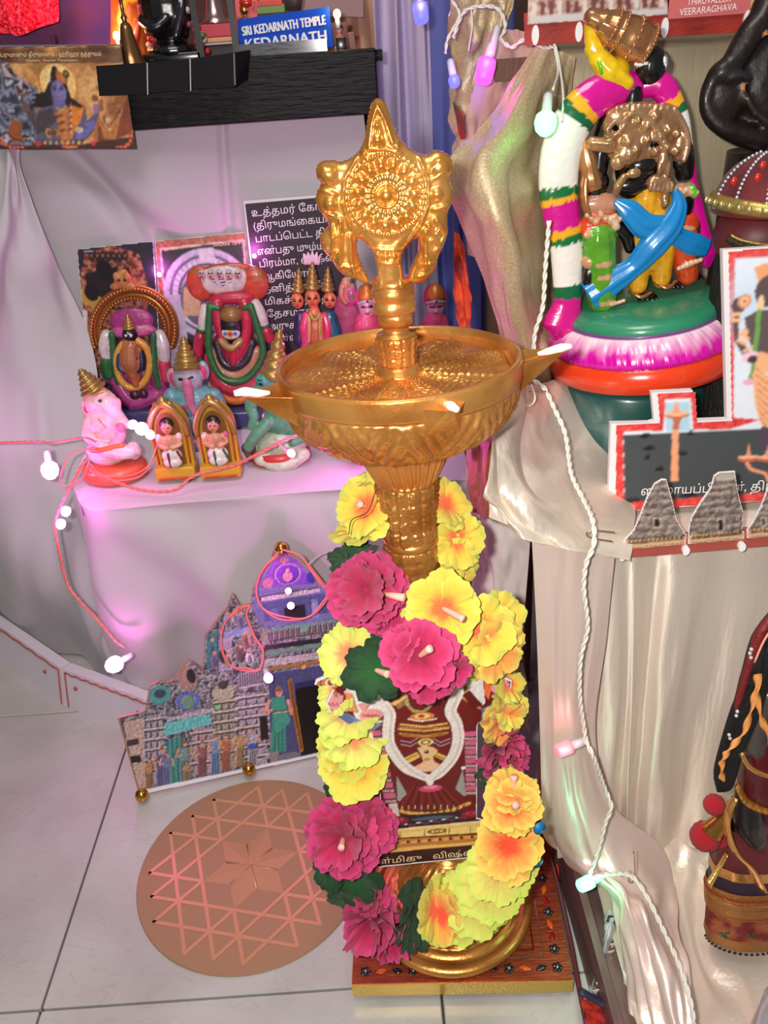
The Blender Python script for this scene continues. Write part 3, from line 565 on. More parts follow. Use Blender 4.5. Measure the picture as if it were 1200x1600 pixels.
def finial():
    c = .0008; lo = OUT.min(0)-c; hi = OUT.max(0)+c; nx = int((hi[0]-lo[0])/c)+1; ny = int((hi[1]-lo[1])/c)+1
    X, Y = np.meshgrid(lo[0]+np.arange(nx)*c, lo[1]+np.arange(ny)*c); ins = pmask(X, Y, OUT); d = sdist(X, Y, OUT)
    h = np.zeros_like(X)
    o = cc2((535, 390)); dx = (X-o[0])/kf; dy = (Y-o[1])/kf; r = np.hypot(dx, dy); t = np.arctan2(dy, dx)
    g = lambda a, c0, w: np.exp(-((a-c0)/w)**2)
    h += 2.8*np.clip(1-(r/30)**2, 0, 1)**.5+1.6*g(r, 42, 6)
    h += (r > 50)*(r < 78)*1.3*np.abs(np.cos(t*11))**.6*np.sin(np.clip((r-50)/28, 0, 1)*math.pi)**.5
    h += 1.1*g(r, 80, 4)
    pw = np.abs(np.cos(t*7.5)); h += (r > 84)*(r < 132)*2.2*np.clip(pw*1.5-np.clip((r-95)/45, 0, 1)*.9, 0, 1)*np.sin(np.clip((r-84)/48, 0, 1)*math.pi)**.4
    h += 1.5*g(r, 143, 6)*(.55+.45*np.cos(t*44))
    def dome(p, R, a): q = cc2(p); return a*np.clip(1-(np.hypot(X-q[0], Y-q[1])/kf/R)**2, 0, 1)**.6
    def ridge(P, w, a): return a*g(sdist(X, Y, np.array([cc2(p) for p in P]), False)/kf, 0, w)
    for p, R, a in (((320, 315), 34, 1.6), ((328, 420), 26, 2.2), ((735, 285), 36, 1.4), ((722, 385), 24, 2.0), ((500, 612), 14, 2.2), ((532, 616), 14, 2.2), ((562, 612), 14, 2.2), ((502, 185), 22, 2.2), ((498, 130), 10, 1.5), ((575, 208), 14, 2), ((450, 235), 12, 2)): h = np.maximum(h, dome(p, R, a))
    for P, w, a in (([(470, 210), (480, 120), (500, 55), (530, 110), (560, 200)], 6, 1.8), ([(488, 200), (500, 110), (520, 200)], 5, 1.3), ([(470, 215), (540, 218), (590, 235)], 6, 1.6),
        ([(300, 285), (340, 300)], 5, 1.3), ([(300, 340), (350, 335)], 5, 1.2), ([(292, 370), (345, 385)], 5, 1.5), ([(290, 450), (345, 465)], 6, 1.5), ([(330, 500), (340, 560), (330, 630)], 7, 1.9), ([(365, 480), (365, 560), (360, 660)], 7, 1.8), ([(400, 540), (405, 620), (420, 700)], 7, 1.8), ([(300, 560), (345, 540)], 5, 1.5), ([(310, 590), (350, 600)], 5, 1.4), ([(360, 655), (455, 650)], 5, 1.6), ([(380, 690), (440, 670)], 4, 1.2),
        ([(700, 330), (760, 300)], 5, 1.4), ([(695, 300), (735, 255)], 5, 1.4), ([(710, 440), (765, 430)], 6, 1.6), ([(690, 500), (745, 600)], 6, 1.6), ([(720, 480), (760, 540)], 6, 1.6), ([(680, 520), (680, 640)], 7, 1.8), ([(660, 560), (700, 640)], 5, 1.2), ([(640, 650), (720, 640)], 5, 1.6), ([(650, 690), (700, 680)], 4, 1.3), ([(740, 500), (700, 560)], 4, 1.2), ([(755, 540), (715, 600)], 4, 1.2),
        ([(480, 640), (595, 640)], 6, 1.6), ([(470, 590), (600, 590)], 6, 1.5), ([(510, 650), (510, 745)], 8, .8), ([(590, 650), (592, 740)], 6, .8), ([(425, 250), (380, 330), (375, 420), (400, 500), (440, 560)], 5, 1.4), ([(655, 245), (690, 330), (690, 420), (660, 500), (620, 560)], 5, 1.4)): h = np.maximum(h, ridge(P, w, a))
    h += .5*(fbm(X*260, Y*260, 2)-.4)
    body = .0085*np.sqrt(np.clip(1-(1-np.clip(d/.0085, 0, 1))**2, 0, 1))
    seen = np.zeros_like(ins); st_ = [(ny//2, nx//2)]
    while st_:
        i, j = st_.pop()
        if 0 <= i < ny and 0 <= j < nx and ins[i, j] and not seen[i, j]: seen[i, j] = True; st_ += [(i+1, j), (i-1, j), (i, j+1), (i, j-1)]
    ins = seen; fc = ins[:-1, :-1] & ins[:-1, 1:] & ins[1:, 1:] & ins[1:, :-1]; se2 = np.zeros_like(fc); st_ = [(ny//2, nx//2)]
    while st_:
        i, j = st_.pop()
        if 0 <= i < ny-1 and 0 <= j < nx-1 and fc[i, j] and not se2[i, j]: se2[i, j] = True; st_ += [(i+1, j), (i-1, j), (i, j+1), (i, j-1)]
    ins = np.zeros_like(ins); ins[:-1, :-1] |= se2; ins[:-1, 1:] |= se2; ins[1:, 1:] |= se2; ins[1:, :-1] |= se2
    top = body+h*.0017*np.clip(d/.003, 0, 1); idx = -np.ones(X.shape, int); idx[ins] = np.arange(ins.sum())
    # snap border vertices onto the outline for a clean silhouette
    UVf = np.c_[X[ins], Y[ins]]
    Vt = PF.xyz(UVf)+np.outer(top[ins], PF.n); Vb = PF.xyz(UVf)-np.outer(body[ins]+.0005, PF.n)
    A, B, C_, D = idx[:-1, :-1], idx[:-1, 1:], idx[1:, 1:], idx[1:, :-1]; q = np.stack([A, B, C_, D], -1).reshape(-1, 4); q = q[(q >= 0).all(1)]
    n = len(UVf); ed = {}
    for f in q.tolist():
        for a, b in zip(f, f[1:]+f[:1]):
            if (b, a) in ed: del ed[(b, a)]
            else: ed[(a, b)] = 1
    side = [[a, a+n, b+n, b] for a, b in ed]
    return np.vstack([Vt, Vb]), q.tolist()+[[a+n for a in f[::-1]] for f in q.tolist()]+side
fo = obj('finial', finial(), GOLD2, lamp)
sm = fo.modifiers.new('s', 'SMOOTH'); sm.iterations = 1; sm.factor = .4
# ------------------------------------------------------------------ base board (low ornamental plank)
RG = mat('rose_gold_foil', (176, 84, 48), .36, .6, bump=(120, .5, .0015, (1, 6, 1)), var=(40, (140, 62, 38), 4, .35, .65, (1, 8, 1)))
bd = thing('base_board', 'square copper foil board with dark enamel flowers under the brass lamp', 'board', (.046, .60, 0))
bq = [at(550, 1537, z=.030), at(895, 1530, z=.030)]; bx0, bx1 = bq[0][0], bq[1][0]; ex = (bq[1]-bq[0]); bw = np.linalg.norm(ex); ex /= bw; ey = np.array([-ex[1], ex[0], 0]); B0 = bq[0]
BP = lambda u, v, z=0: B0+ex*u*bw+ey*v*bw*.92+np.array([0, 0, z])
obj('board_top', hexa([BP(0, 0, -.006), BP(1, 0, -.006), BP(1, 1, -.006), BP(0, 1, -.006)], [BP(0, 0), BP(1, 0), BP(1, 1), BP(0, 1)]), RG, bd, False)
obj('gold_edge', hexa([BP(-.003, -.004, -.020), BP(1.003, -.004, -.020), BP(1.003, 1.003, -.020), BP(-.003, 1.003, -.020)], [BP(-.003, -.004, -.002), BP(1.003, -.004, -.002), BP(1.003, 1.003, -.002), BP(-.003, 1.003, -.002)]), mat('gold_foil_tape', (206, 172, 86), .3, .7, bump=(350, .5, .0012)), bd, False)
for u, v in ((.04, .05), (.94, .05), (.04, .95), (.94, .95)): obj('foot', lathe([(.004, 0), (.0065, .002), (.006, .010)], 14, BP(u, v)*[1, 1, 0]), mat('clear_plastic', (205, 205, 225), .25), bd)
SILV = mat('silver_wire', (210, 196, 190), .3, .8); ENK = mat('dark_enamel', (16, 28, 26), .15, coat=1); ENR = mat('red_enamel', (150, 12, 22), .15, coat=1); ENO = mat('orange_enamel', (214, 92, 20), .15, coat=1)
for k, w in ((.115, .0012), (.155, .0022), (.19, .0011), (.215, .0011)): obj('trim_line', tube([BP(k, k, .0006), BP(1-k, k, .0006), BP(1-k, 1-k, .0006), BP(k, 1-k, .0006), BP(k, k, .0006)], w*.6, 6), RG if w > .002 else SILV, bd)
def flower(c, s=.0056):
    V = [ell(c+ex*math.cos(a)*s*.62+ey*math.sin(a)*s*.62, (s*.42, s*.42, .0009), 8) for a in np.arange(5)*1.2566]+[ell(c, (s*.5, s*.5, .001), 8)]
    o = obj('enamel_flower', join(V), ENK, bd); obj('centre', ell(c+[0, 0, .001], (s*.26, s*.26, .0008), 8), SILV, o)
def leaf(c, d, m, L=.011): n = np.cross([0, 0, 1], d); obj('enamel_leaf', tube([c-d*L*.5, c-d*L*.25, c, c+d*L*.25, c+d*L*.5], [.0004, .0024, .0032, .0024, .0004], 8, 3, flat=.3), m, bd)
for k in range(4):
    a, b = [((.06, .06), (.94, .06)), ((.94, .06), (.94, .94)), ((.06, .94), (.94, .94)), ((.06, .06), (.06, .94))][k]; a = np.array(a); b = np.array(b)
    dd = ex if k in (0, 2) else ey
    for i, s in enumerate(np.linspace(.0 if k in (0, 2) else .11, 1 if k in (0, 2) else .89, 13 if k in (0, 2) else 11)):
        q = a+(b-a)*s; c = BP(q[0], q[1], .0006)
        if i % 3 == 0: flower(c)
        else: leaf(c, dd+(ey if k in (0, 2) else ex)*(.3 if i % 2 else -.3), [ENR, ENK, ENO][(i*2+k) % 3])
# ------------------------------------------------------------------ printed pictures, cut-outs and signs
WHITEINK = mat('white_ink', (236, 232, 232), .6); CARDW = mat('white_card', (226, 220, 220), .6); CREAMINK = mat('cream_ink', (240, 214, 160), .6)
def lay(pl, quad): return pl.uvs(quad)
def rng(P, c=.0): P = np.asarray(P); return P.min(0)-c, P.max(0)+c
def cr(x0, y0, s): return lambda p: (x0+p[0]/s, y0+p[1]/s)
def mkprint(pl, out, cell, base, f): T = lambda P: pl.uvs([f(p) for p in P]); return Print(pl, *rng(out), cell, base, T), T
def px2(pl): return mpp(pl.p)
# --- poster of the blue deity between mountains (crop frame: origin (0,60), 5.4545 x)
pl = Plane(at(110, 150, y=1.188), (0, -1, .03)); f = cr(0, 60, 5.4545)
t = thing('poster', 'painted poster of a blue two-sided deity with golden halo on the black beam', 'poster', at(100, 232, y=1.19))
q = lay(pl, [(-60, 75), (189, 70), (212, 232), (-60, 233)]); card('card', pl, q, .0016, mat('dark_card', (60, 48, 44), .6), t)
P, T = mkprint(pl, q, .0011, (186, 120, 66), f); k = px2(pl)/5.4545
P.speck(np.ones(P.X.shape, bool), [(120, 66, 40), (176, 110, 60), (206, 146, 86), (222, 170, 110), (170, 100, 56)], 60, 4)
P.glow((490, 380), 420*k, (238, 190, 110), .8)
m = pmask(P.X, P.Y, T([(-330, 160), (60, 190), (120, 300), (200, 350), (330, 430), (300, 700), (330, 900), (-330, 960)])); P.speck(m, [(44, 48, 60), (84, 92, 110), (130, 138, 156), (60, 62, 76), (176, 176, 186), (40, 40, 52)], 95, 9)
P.poly([(0, 200), (40, 240), (110, 330), (70, 330), (30, 300)], (200, 176, 160)); P.poly([(140, 350), (190, 300), (240, 380), (180, 360)], (190, 160, 140))
for x in (70, 85, 100, 115, 230, 245): P.line([(x, 580), (x+4, 640)], 3*k, (206, 210, 220))
P.ell((490, 380), 165*k, 165*k, (250, 206, 124)); P.ell((490, 380), 165*k, 165*k, (214, 140, 54), ring=.08); P.glow((490, 330), 130*k, (255, 226, 160), .7)
P.poly([(420, 360), (440, 240), (470, 232), (500, 300), (560, 380), (600, 500), (720, 580), (640, 600), (400, 600), (260, 580), (300, 540), (260, 520), (320, 500), (270, 480), (380, 450)], (32, 24, 26))
P.poly([(475, 270), (520, 290), (560, 330), (570, 390), (480, 370)], (196, 110, 50)); P.ell((560, 300), 24*k, 30*k, (52, 58, 44)); P.ell((560, 300), 10*k, 14*k, (180, 130, 60)); P.ell((415, 340), 16*k, 26*k, (220, 210, 200), ring=.3)
P.poly([(300, 700), (330, 600), (440, 570), (500, 600), (580, 570), (720, 600), (740, 700), (800, 640), (830, 560), (850, 600), (800, 790), (730, 860), (560, 930), (380, 900), (310, 860)], (96, 92, 116))
P.poly([(330, 620), (440, 590), (480, 700), (400, 780), (310, 820), (305, 700)], (74, 64, 66)); P.poly([(590, 560), (710, 600), (690, 700), (640, 770), (600, 880), (560, 880)], (222, 132, 40)); P.poly([(480, 620), (590, 590), (600, 900), (540, 920), (500, 800)], (190, 120, 70))
P.poly([(700, 650), (740, 720), (800, 690), (820, 740), (720, 850), (640, 860), (640, 800), (730, 770)], (110, 108, 170)); P.poly([(200, 560), (240, 560), (310, 700), (290, 770), (230, 660)], (84, 70, 76)); P.ell((220, 580), 26*k, 44*k, (110, 80, 76)); P.poly([(790, 560), (840, 540), (845, 640), (800, 650)], (150, 112, 150))
P.ell((500, 455), 62*k, 88*k, (128, 118, 176)); P.poly([(455, 520), (550, 520), (570, 590), (520, 620), (450, 590)], (110, 102, 156)); P.poly([(440, 380), (490, 366), (490, 600), (450, 560), (436, 470)], (106, 98, 140), .5)
for x in (462, 524): P.ell((x, 428), 17*k, 8*k, (20, 18, 26)); P.line([(x-20, 408), (x+18, 406)], 3.5*k, (24, 20, 28))
P.line([(492, 380), (492, 410)], 3*k, (236, 220, 200)); P.line([(497, 430), (502, 466)], 4*k, (96, 88, 140)); P.ell((502, 490), 20*k, 6*k, (170, 90, 110)); 
for rr in (60, 76, 92): P.line([(455+20, 570+rr*.2), (510, 590+rr*.35), (565, 560+rr*.3)], 5*k, (206, 160, 90))
for x in (600,): 
    for y in range(560, 800, 26): P.ell((x, y), 9*k, 11*k, (180, 40, 50) if (y//26) % 2 else (226, 214, 200))
for i in range(7): P.line([(470+i*8, 640+i*30), (520+i*6, 620+i*30)], 7*k, (120, 50, 30) if i % 2 else (190, 130, 70))
P.ell((415, 805), 28*k, 42*k, (196, 150, 96)); P.ell((480, 800), 24*k, 36*k, (176, 126, 80)); P.poly([(415, 780), (480, 780), (480, 825), (415, 825)], (120, 74, 50)); P.ell((415, 805), 10*k, 20*k, (90, 60, 40)); P.ell((672, 775), 36*k, 26*k, (216, 190, 160))
P.line([(190, 380), (195, 560)], 5*k, (120, 66, 46)); P.line([(155, 410), (155, 480), (230, 480), (230, 420)], 5*k, (130, 70, 50)); P.ell((805, 505), 46*k, 46*k, (236, 190, 90), ring=.25); P.ell((805, 505), 24*k, 24*k, (150, 80, 50))
P.poly([(70, 760), (110, 700), (150, 690), (200, 745), (170, 790), (215, 880), (110, 890), (70, 820)], (150, 84, 46)); P.poly([(90, 680), (120, 700), (140, 680), (150, 700)], (170, 130, 100)); P.line([(60, 800), (110, 850), (190, 870)], 6*k, (90, 44, 30))
P.poly([(830, 660), (880, 740), (900, 700), (930, 680), (960, 740), (1040, 600), (1020, 760), (960, 860), (880, 850)], (190, 120, 60)); P.ell((915, 690), 24*k, 28*k, (226, 190, 150)); P.poly([(1040, 640), (1090, 480), (1130, 640), (1120, 800), (980, 860)], (140, 70, 44)); P.line([(850, 660), (890, 740), (930, 780), (990, 700), (1040, 610)], 6*k, (240, 190, 130))
P.poly([(-330, 900), (300, 910), (700, 900), (1160, 830), (1200, 945), (-330, 945)], (70, 40, 30))
for x, y in [(0, 850), (22, 880), (50, 905), (85, 925), (120, 932), (155, 930), (190, 930), (1000, 930), (1030, 925), (1065, 920), (1090, 900), (1110, 870), (1125, 830), (1132, 790)]+[(540+i*22, 925) for i in range(6)]: P.ell((x, y), 17*k, 17*k, (222, 92, 54)); P.ell((x-4, y-4), 8*k, 8*k, (240, 140, 90))
for x in range(380, 740, 48): P.ell((x, 885), 9*k, 16*k, (255, 214, 120))
P.ell((320, 895), 24*k, 22*k, (206, 60, 84)); P.ell((795, 890), 22*k, 20*k, (206, 60, 84))
P.poly([(-330, 80), (1030, 70), (1060, 170), (1040, 205), (600, 205), (-330, 210)], (60, 34, 24), .75); P.glow((430, 85), 90*k, (255, 190, 100), .8); P.noise(420, .45); P.carve(1.2, .6)
P.build('print', PRINTM, t, clip=q)
a, b = T([(-95, 160), (865, 148)]); sz = np.linalg.norm(b-a); lettering('lettering', 'சிவபெருமானும் திருமாலும் - ஹரிஹர தத்துவம்'.replace('பெ', 'ெப'), pl, a, 44*k, CREAMINK, t, math.atan2(b[1]-a[1], b[0]-a[0]), width=sz)
a, b = T([(228, 198), (662, 194)]); lettering('lettering', 'Harihara - Sivanum Thirumaalum', pl, a, 24*k, CREAMINK, t, math.atan2(b[1]-a[1], b[0]-a[0]), width=np.linalg.norm(b-a))
# --- two prints standing behind the idols (crop: origin (100,360), 3x)
f = cr(100, 360, 3.)
pl = Plane(at(185, 560, y=1.20), (-.08, -1, .10)); k = px2(pl)/3
t = thing('printed_card', 'dark printed card of a garlanded dark idol behind the gold-arched idol at far left', 'card', at(190, 590, y=1.2))
q = lay(pl, [f(p) for p in [(62, 88), (418, 50), (455, 640), (110, 640)]]); card('card', pl, q, .0012, CARDW, t)
P, T = mkprint(pl, q, .0011, (44, 42, 54), f); m = pmask(P.X, P.Y, T([(66, 260), (100, 110), (230, 70), (350, 110), (390, 240), (395, 640), (80, 640)])); P.speck(m, [(96, 48, 44), (150, 84, 66), (190, 130, 100), (70, 34, 38), (126, 60, 54)], 180, 3)
for x in range(130, 290, 26): P.ell((x, 122), 14*k, 22*k, (40, 30, 34)); P.ell((x, 118), 5*k, 7*k, (150, 100, 80))
P.poly([(100, 200), (250, 170), (270, 260), (200, 330), (110, 320)], (36, 26, 30)); P.poly([(75, 280), (110, 250), (190, 330), (150, 370), (70, 330)], (180, 140, 60)); P.ell((190, 190), 40*k, 50*k, (26, 20, 24)); P.ell((130, 290), 34*k, 40*k, (24, 20, 22)); P.poly([(75, 370), (110, 375), (110, 470), (80, 480)], (206, 196, 190)); P.line([(98, 98), (134, 97)], 3*k, (210, 210, 210)); P.noise(400, .3); P.build('print', PRINTM, t, clip=q)
pl = Plane(at(320, 560, y=1.215), (.05, -1, .10))
t = thing('printed_card', 'printed card with a silver white arch picture behind the red-hooded idol', 'card', at(320, 590, y=1.215))
q = lay(pl, [f(p) for p in [(427, 50), (850, 8), (905, 640), (470, 640)]]); card('card', pl, q, .0012, CARDW, t)
P, T = mkprint(pl, q, .0011, (160, 92, 66), f); P.speck(np.ones(P.X.shape, bool), [(170, 100, 74), (140, 80, 60), (186, 120, 90)], 260); P.poly([(450, 85), (845, 42), (890, 640), (500, 640)], (214, 200, 196)); P.poly([(456, 92), (838, 48), (880, 640), (506, 640)], (28, 28, 34))
for rr, c in ((205, (186, 184, 204)), (178, (90, 88, 108)), (165, (200, 198, 212)), (140, (60, 60, 78)), (128, (170, 168, 186))): P.ell((680, 300), rr*k, rr*k, c)
for a in np.arange(0, 3.15, .16): P.line([(680+135*math.cos(a), 300-135*math.sin(a)), (680+198*math.cos(a), 300-198*math.sin(a))], 2*k, (120, 118, 140))
P.poly([(475, 300), (560, 300), (590, 640), (500, 640)], (176, 174, 192)); P.poly([(630, 84), (700, 78), (712, 150), (636, 150)], (206, 204, 216)); P.ell((650, 330), 100*k, 120*k, (90, 84, 100)); P.poly([(560, 270), (640, 240), (640, 400), (560, 400)], (190, 160, 120)); P.noise(300, .3); P.build('print', PRINTM, t, clip=q)
for s, a, b in (('SRI PARAMAPATHAM', (470, 98), (620, 78)), ('NAGARA TEMPLE', (700, 76), (850, 62))):
    a, b = T([a, b]); lettering('lettering', s, pl, a, 20*k, CREAMINK, t, math.atan2(b[1]-a[1], b[0]-a[0]), width=np.linalg.norm(b-a))
# --- Tamil text sheet (crop: origin (380,300), 3.333x)
f = cr(380, 300, 3.3333); pl = Plane(at(450, 540, y=1.205), (.03, -1, .06)); k = px2(pl)/3.3333
t = thing('text_sheet', 'dark sheet with white Tamil text behind the three-headed figure', 'sheet', at(470, 600, y=1.205))
q = lay(pl, [f(p) for p in [(2, 48), (500, 8), (600, 980), (110, 980)]]); card('card', pl, q, .001, CARDW, t); T = lambda P: pl.uvs([f(p) for p in P])
q2 = lay(pl, [f(p) for p in [(10, 62), (500, 20), (596, 972), (118, 972)]]); card('black_print', pl, q2, .0006, mat('dark_print', (40, 30, 42), .6), t, .0007)
for s, x, y, w, sl in (('உத்தமர் ேகாயில்', 44, 128, 480, -.10), ('(திருமங்ைகயாழ்வார்', 54, 195, 560, -.10), ('பாடப்ெபட்ட திருக்க', 64, 262, 500, -.10), ('என்பது மும்மூர்த்தி', 74, 328, 500, -.09), ('பிரம்மா, விஷ்ணு', 84, 392, 440, -.09), ('ஆகிேயார்', 100, 458, 260, -.08), ('தனித்தனிேய', 106, 524, 340, -.08), ('மிகச் சிறந்த', 112, 588, 330, -.07), ('ேதசமாக', 122, 652, 240, -.07), ('அருகில்', 134, 716, 200, -.06), ('உள்ளது', 144, 780, 200, -.06)):
    a, b = T([(x, y), (x+w, y+w*sl)]); lettering('lettering', s, pl, a, 48*k, WHITEINK, t, math.atan2(b[1]-a[1], b[0]-a[0]), width=np.linalg.norm(b-a))
# --- temple gateway cut-out (crop: origin (170,820), 2.927x)
f = cr(170, 820, 2.927); A = at(216, 1243, z=.006); B = at(520, 1174, z=.006); e = (B-A)/np.linalg.norm(B-A); nn = np.cross(e, [0, 0, 1]); nn = nn/np.linalg.norm(nn); nn = nn*(-1 if nn[1] > 0 else 1)+np.array([0, 0, .20])
pl = Plane((A+B)/2, nn); k = px2(pl)/2.927
t = thing('temple_cutout', 'printed cardboard cut-out of a carved temple gateway leaning on the white cloth', 'cut-out', (A+B)/2*[1, 1, 0])
oc = [(40, 885), (140, 860), (165, 850), (185, 740), (235, 712), (262, 722), (300, 708), (330, 660), (360, 618), (392, 640), (425, 672), (436, 600), (440, 505), (462, 480), (500, 428), (540, 380), (566, 312), (584, 345), (600, 370), (650, 362), (656, 300), (690, 230), (735, 180), (752, 120), (790, 95), (825, 130), (880, 165), (930, 215), (955, 262), (1005, 268), (1030, 340), (1060, 460), (1120, 640), (1130, 1020), (975, 1055), (600, 1138), (140, 1240)]
q = pl.uvs([f(p) for p in oc]); card('card', pl, q, .0035, mat('card_brown_edge', (168, 120, 90), .7), t, 0)
P, T = mkprint(pl, q, .00082, (150, 144, 168), f)
STONE = [(70, 66, 84), (120, 116, 138), (160, 152, 170), (190, 176, 176), (96, 120, 130), (140, 120, 130), (60, 54, 66)]
P.speck(np.ones(P.X.shape, bool), STONE, 210, 2)
# left low tower
P.poly([(60, 900), (160, 880), (165, 1200), (140, 1230)], (200, 170, 160)); P.poly([(80, 985), (130, 975), (134, 1000), (84, 1012)], (70, 50, 50)); P.poly([(90, 1060), (140, 1050), (146, 1080), (96, 1090)], (40, 30, 34))
P.ell((232, 778), 48*k, 46*k, (84, 150, 156)); P.ell((232, 770), 24*k, 20*k, (60, 70, 90)); P.ell((360, 700), 40*k, 60*k, (170, 130, 130)); P.ell((375, 690), 18*k, 34*k, (40, 36, 44)); P.ell((362, 805), 50*k, 44*k, (88, 110, 190), ring=.35); P.ell((362, 812), 26*k, 32*k, (110, 150, 130))
P.poly([(250, 905), (460, 862), (470, 910), (255, 965)], (110, 196, 200)); P.poly([(262, 880), (480, 830), (480, 852), (262, 900)], (190, 176, 196)); P.poly([(260, 990), (330, 965), (350, 1190), (280, 1200)], (76, 150, 146))
for i in range(4): P.line([(265+i*22, 980-i*4), (275+i*22, 1190-i*4)], 2*k, (44, 90, 96))
def pillar(x, y0, y1, w, c1, c2):
    P.poly([(x-w, y0), (x+w, y0-w*.2), (x+w+10, y1), (x-w+10, y1+w*.2)], c1)
    for j in range(int((y1-y0)/46)): y = y0+20+j*46; P.line([(x-w*1.25, y), (x+w*1.3, y-w*.35)], 6*k, c2); P.line([(x-w, y+9), (x+w, y+9-w*.3)], 3*k, (70, 62, 76)); P.line([(x-w*.4, y+14), (x-w*.4, y+36)], 3*k, (96, 84, 98)); P.line([(x+w*.4, y+12), (x+w*.4, y+34)], 3*k, (96, 84, 98))
pillar(205, 870, 1180, 36, (176, 164, 180), (206, 190, 196)); pillar(425, 930, 1130, 44, (186, 158, 170), (214, 190, 196)); pillar(530, 790, 1110, 42, (168, 156, 148), (206, 196, 180)); pillar(650, 770, 1100, 60, (184, 168, 184), (216, 202, 208))
P.ell((520, 765), 50*k, 42*k, (186, 178, 158)); P.ell((520, 730), 22*k, 20*k, (70, 64, 70))
P.poly([(590, 680), (700, 662), (706, 730), (594, 748)], (206, 194, 210)); 
for i in range(10): P.line([(598+i*11, 684-i*2), (600+i*11, 736-i*2)], 2.6*k, (110, 96, 130))
# middle tiers
P.poly([(445, 500), (500, 490), (500, 640), (446, 660)], (70, 120, 136)); P.poly([(520, 490), (640, 460), (640, 500), (520, 520)], (150, 160, 210)); P.poly([(500, 520), (560, 510), (560, 660), (500, 670)], (176, 160, 190))
for i, (x, y, c) in enumerate([(470, 560, (80, 130, 150)), (540, 440, (150, 150, 190)), (575, 425, (190, 180, 170)), (600, 440, (130, 130, 170)), (625, 530, (150, 110, 90)), (650, 520, (190, 150, 130)), (600, 590, (120, 90, 80)), (640, 610, (210, 206, 214)), (520, 600, (60, 54, 70)), (545, 620, (190, 160, 150)), (480, 620, (120, 110, 150))]): P.ell((x, y), 18*k, 34*k, c); P.ell((x, y-36), 10*k, 11*k, (200, 160, 140)); P.ell((x+3, y+5), 8*k, 22*k, (66, 60, 80), .6)
# upper tower with dome
P.poly([(670, 300), (700, 200), (740, 160), (790, 110), (830, 150), (900, 185), (950, 265), (1010, 300), (1040, 440), (690, 470), (655, 380)], (120, 118, 170)); P.poly([(690, 290), (745, 175), (800, 130), (860, 160), (930, 270)], (126, 76, 190)); P.ell((815, 222), 58*k, 50*k, (196, 150, 220), ring=.16); P.ell((815, 225), 46*k, 42*k, (110, 50, 190)); P.ell((815, 235), 22*k, 24*k, (214, 150, 180)); P.ell((815, 205), 9*k, 10*k, (226, 170, 150)); P.ell((800, 160), 20*k, 14*k, (200, 130, 150))
P.ell((725, 265), 24*k, 24*k, (190, 120, 150)); P.ell((925, 240), 22*k, 26*k, (60, 50, 150)); P.poly([(690, 330), (960, 285), (965, 305), (694, 350)], (214, 200, 214)); P.poly([(700, 355), (985, 310), (1000, 400), (710, 440)], (84, 88, 140)); P.poly([(800, 380), (895, 360), (900, 420), (806, 436)], (34, 26, 40)); P.poly([(730, 385), (770, 375), (776, 430), (736, 440)], (110, 112, 160)); P.poly([(920, 340), (950, 336), (958, 420), (928, 424)], (150, 150, 200))
P.poly([(720, 480), (1050, 430), (1060, 480), (730, 530)], (96, 88, 96)); 
for i in range(26): P.line([(738+i*12.4, 486-i*1.9), (740+i*12.4, 522-i*1.9)], 3*k, (196, 186, 190) if i % 2 else (150, 120, 120))
P.poly([(720, 478), (1045, 428), (1046, 442), (721, 492)], (120, 160, 160)); P.ell((712, 510), 14*k, 40*k, (150, 150, 130)); P.ell((892, 475), 16*k, 18*k, (120, 170, 160)); P.poly([(710, 550), (1080, 500), (1084, 520), (712, 572)], (40, 34, 46)); P.poly([(700, 580), (1090, 520), (1092, 540), (704, 604)], (110, 150, 130)); P.poly([(690, 615), (1100, 560), (1104, 590), (694, 650)], (200, 190, 196)); P.poly([(700, 655), (1104, 596), (1106, 612), (702, 672)], (170, 120, 70)); P.poly([(730, 680), (1110, 616), (1130, 1050), (740, 1100)], (74, 78, 124)); P.poly([(850, 740), (1110, 690), (1130, 1050), (880, 1060)], (16, 12, 16)); P.poly([(850, 725), (1110, 672), (1110, 700), (852, 750)], (40, 44, 90))
P.poly([(815, 710), (835, 696), (890, 1030), (872, 1044)], (176, 120, 60)); P.poly([(822, 716), (832, 708), (884, 1020), (876, 1030)], (120, 74, 36)); P.ell((888, 647), 12*k, 13*k, (230, 170, 60))
# statues
def figure(x, y0, y1, cs, cb=(206, 160, 140)):
    h = y1-y0; P.ell((x, y0+h*.09), h*.06*k, h*.085*k, cb); P.poly([(x-h*.03, y0), (x+h*.03, y0), (x+h*.05, y0+h*.08), (x-h*.05, y0+h*.08)], (150, 110, 90)); P.poly([(x-h*.13, y0+h*.2), (x+h*.13, y0+h*.2), (x+h*.1, y0+h*.45), (x+h*.12, y1), (x-h*.12, y1), (x-h*.1, y0+h*.45)], cs); P.line([(x-h*.15, y0+h*.22), (x-h*.2, y0+h*.4), (x-h*.08, y0+h*.36)], h*.03*k, cb); P.line([(x+h*.14, y0+h*.22), (x+h*.19, y0+h*.42)], h*.03*k, cb)
    for j in range(3): P.line([(x-h*.05+j*h*.05, y0+h*.5), (x-h*.06+j*h*.06, y1-4)], 2.4*k, (60, 54, 70), a=.6)
P.poly([(688, 880), (722, 870), (728, 975), (694, 985)], (30, 26, 36)); P.poly([(735, 950), (770, 945), (780, 1085), (735, 1095)], (150, 140, 146))
figure(775, 735, 1035, (64, 150, 136), (226, 160, 140)); P.poly([(740, 790), (800, 780), (830, 900), (760, 960)], (70, 160, 140)); P.line([(750, 860), (810, 850)], 4*k, (220, 180, 160)); P.ell((820, 1060), 55*k, 24*k, (120, 116, 126))
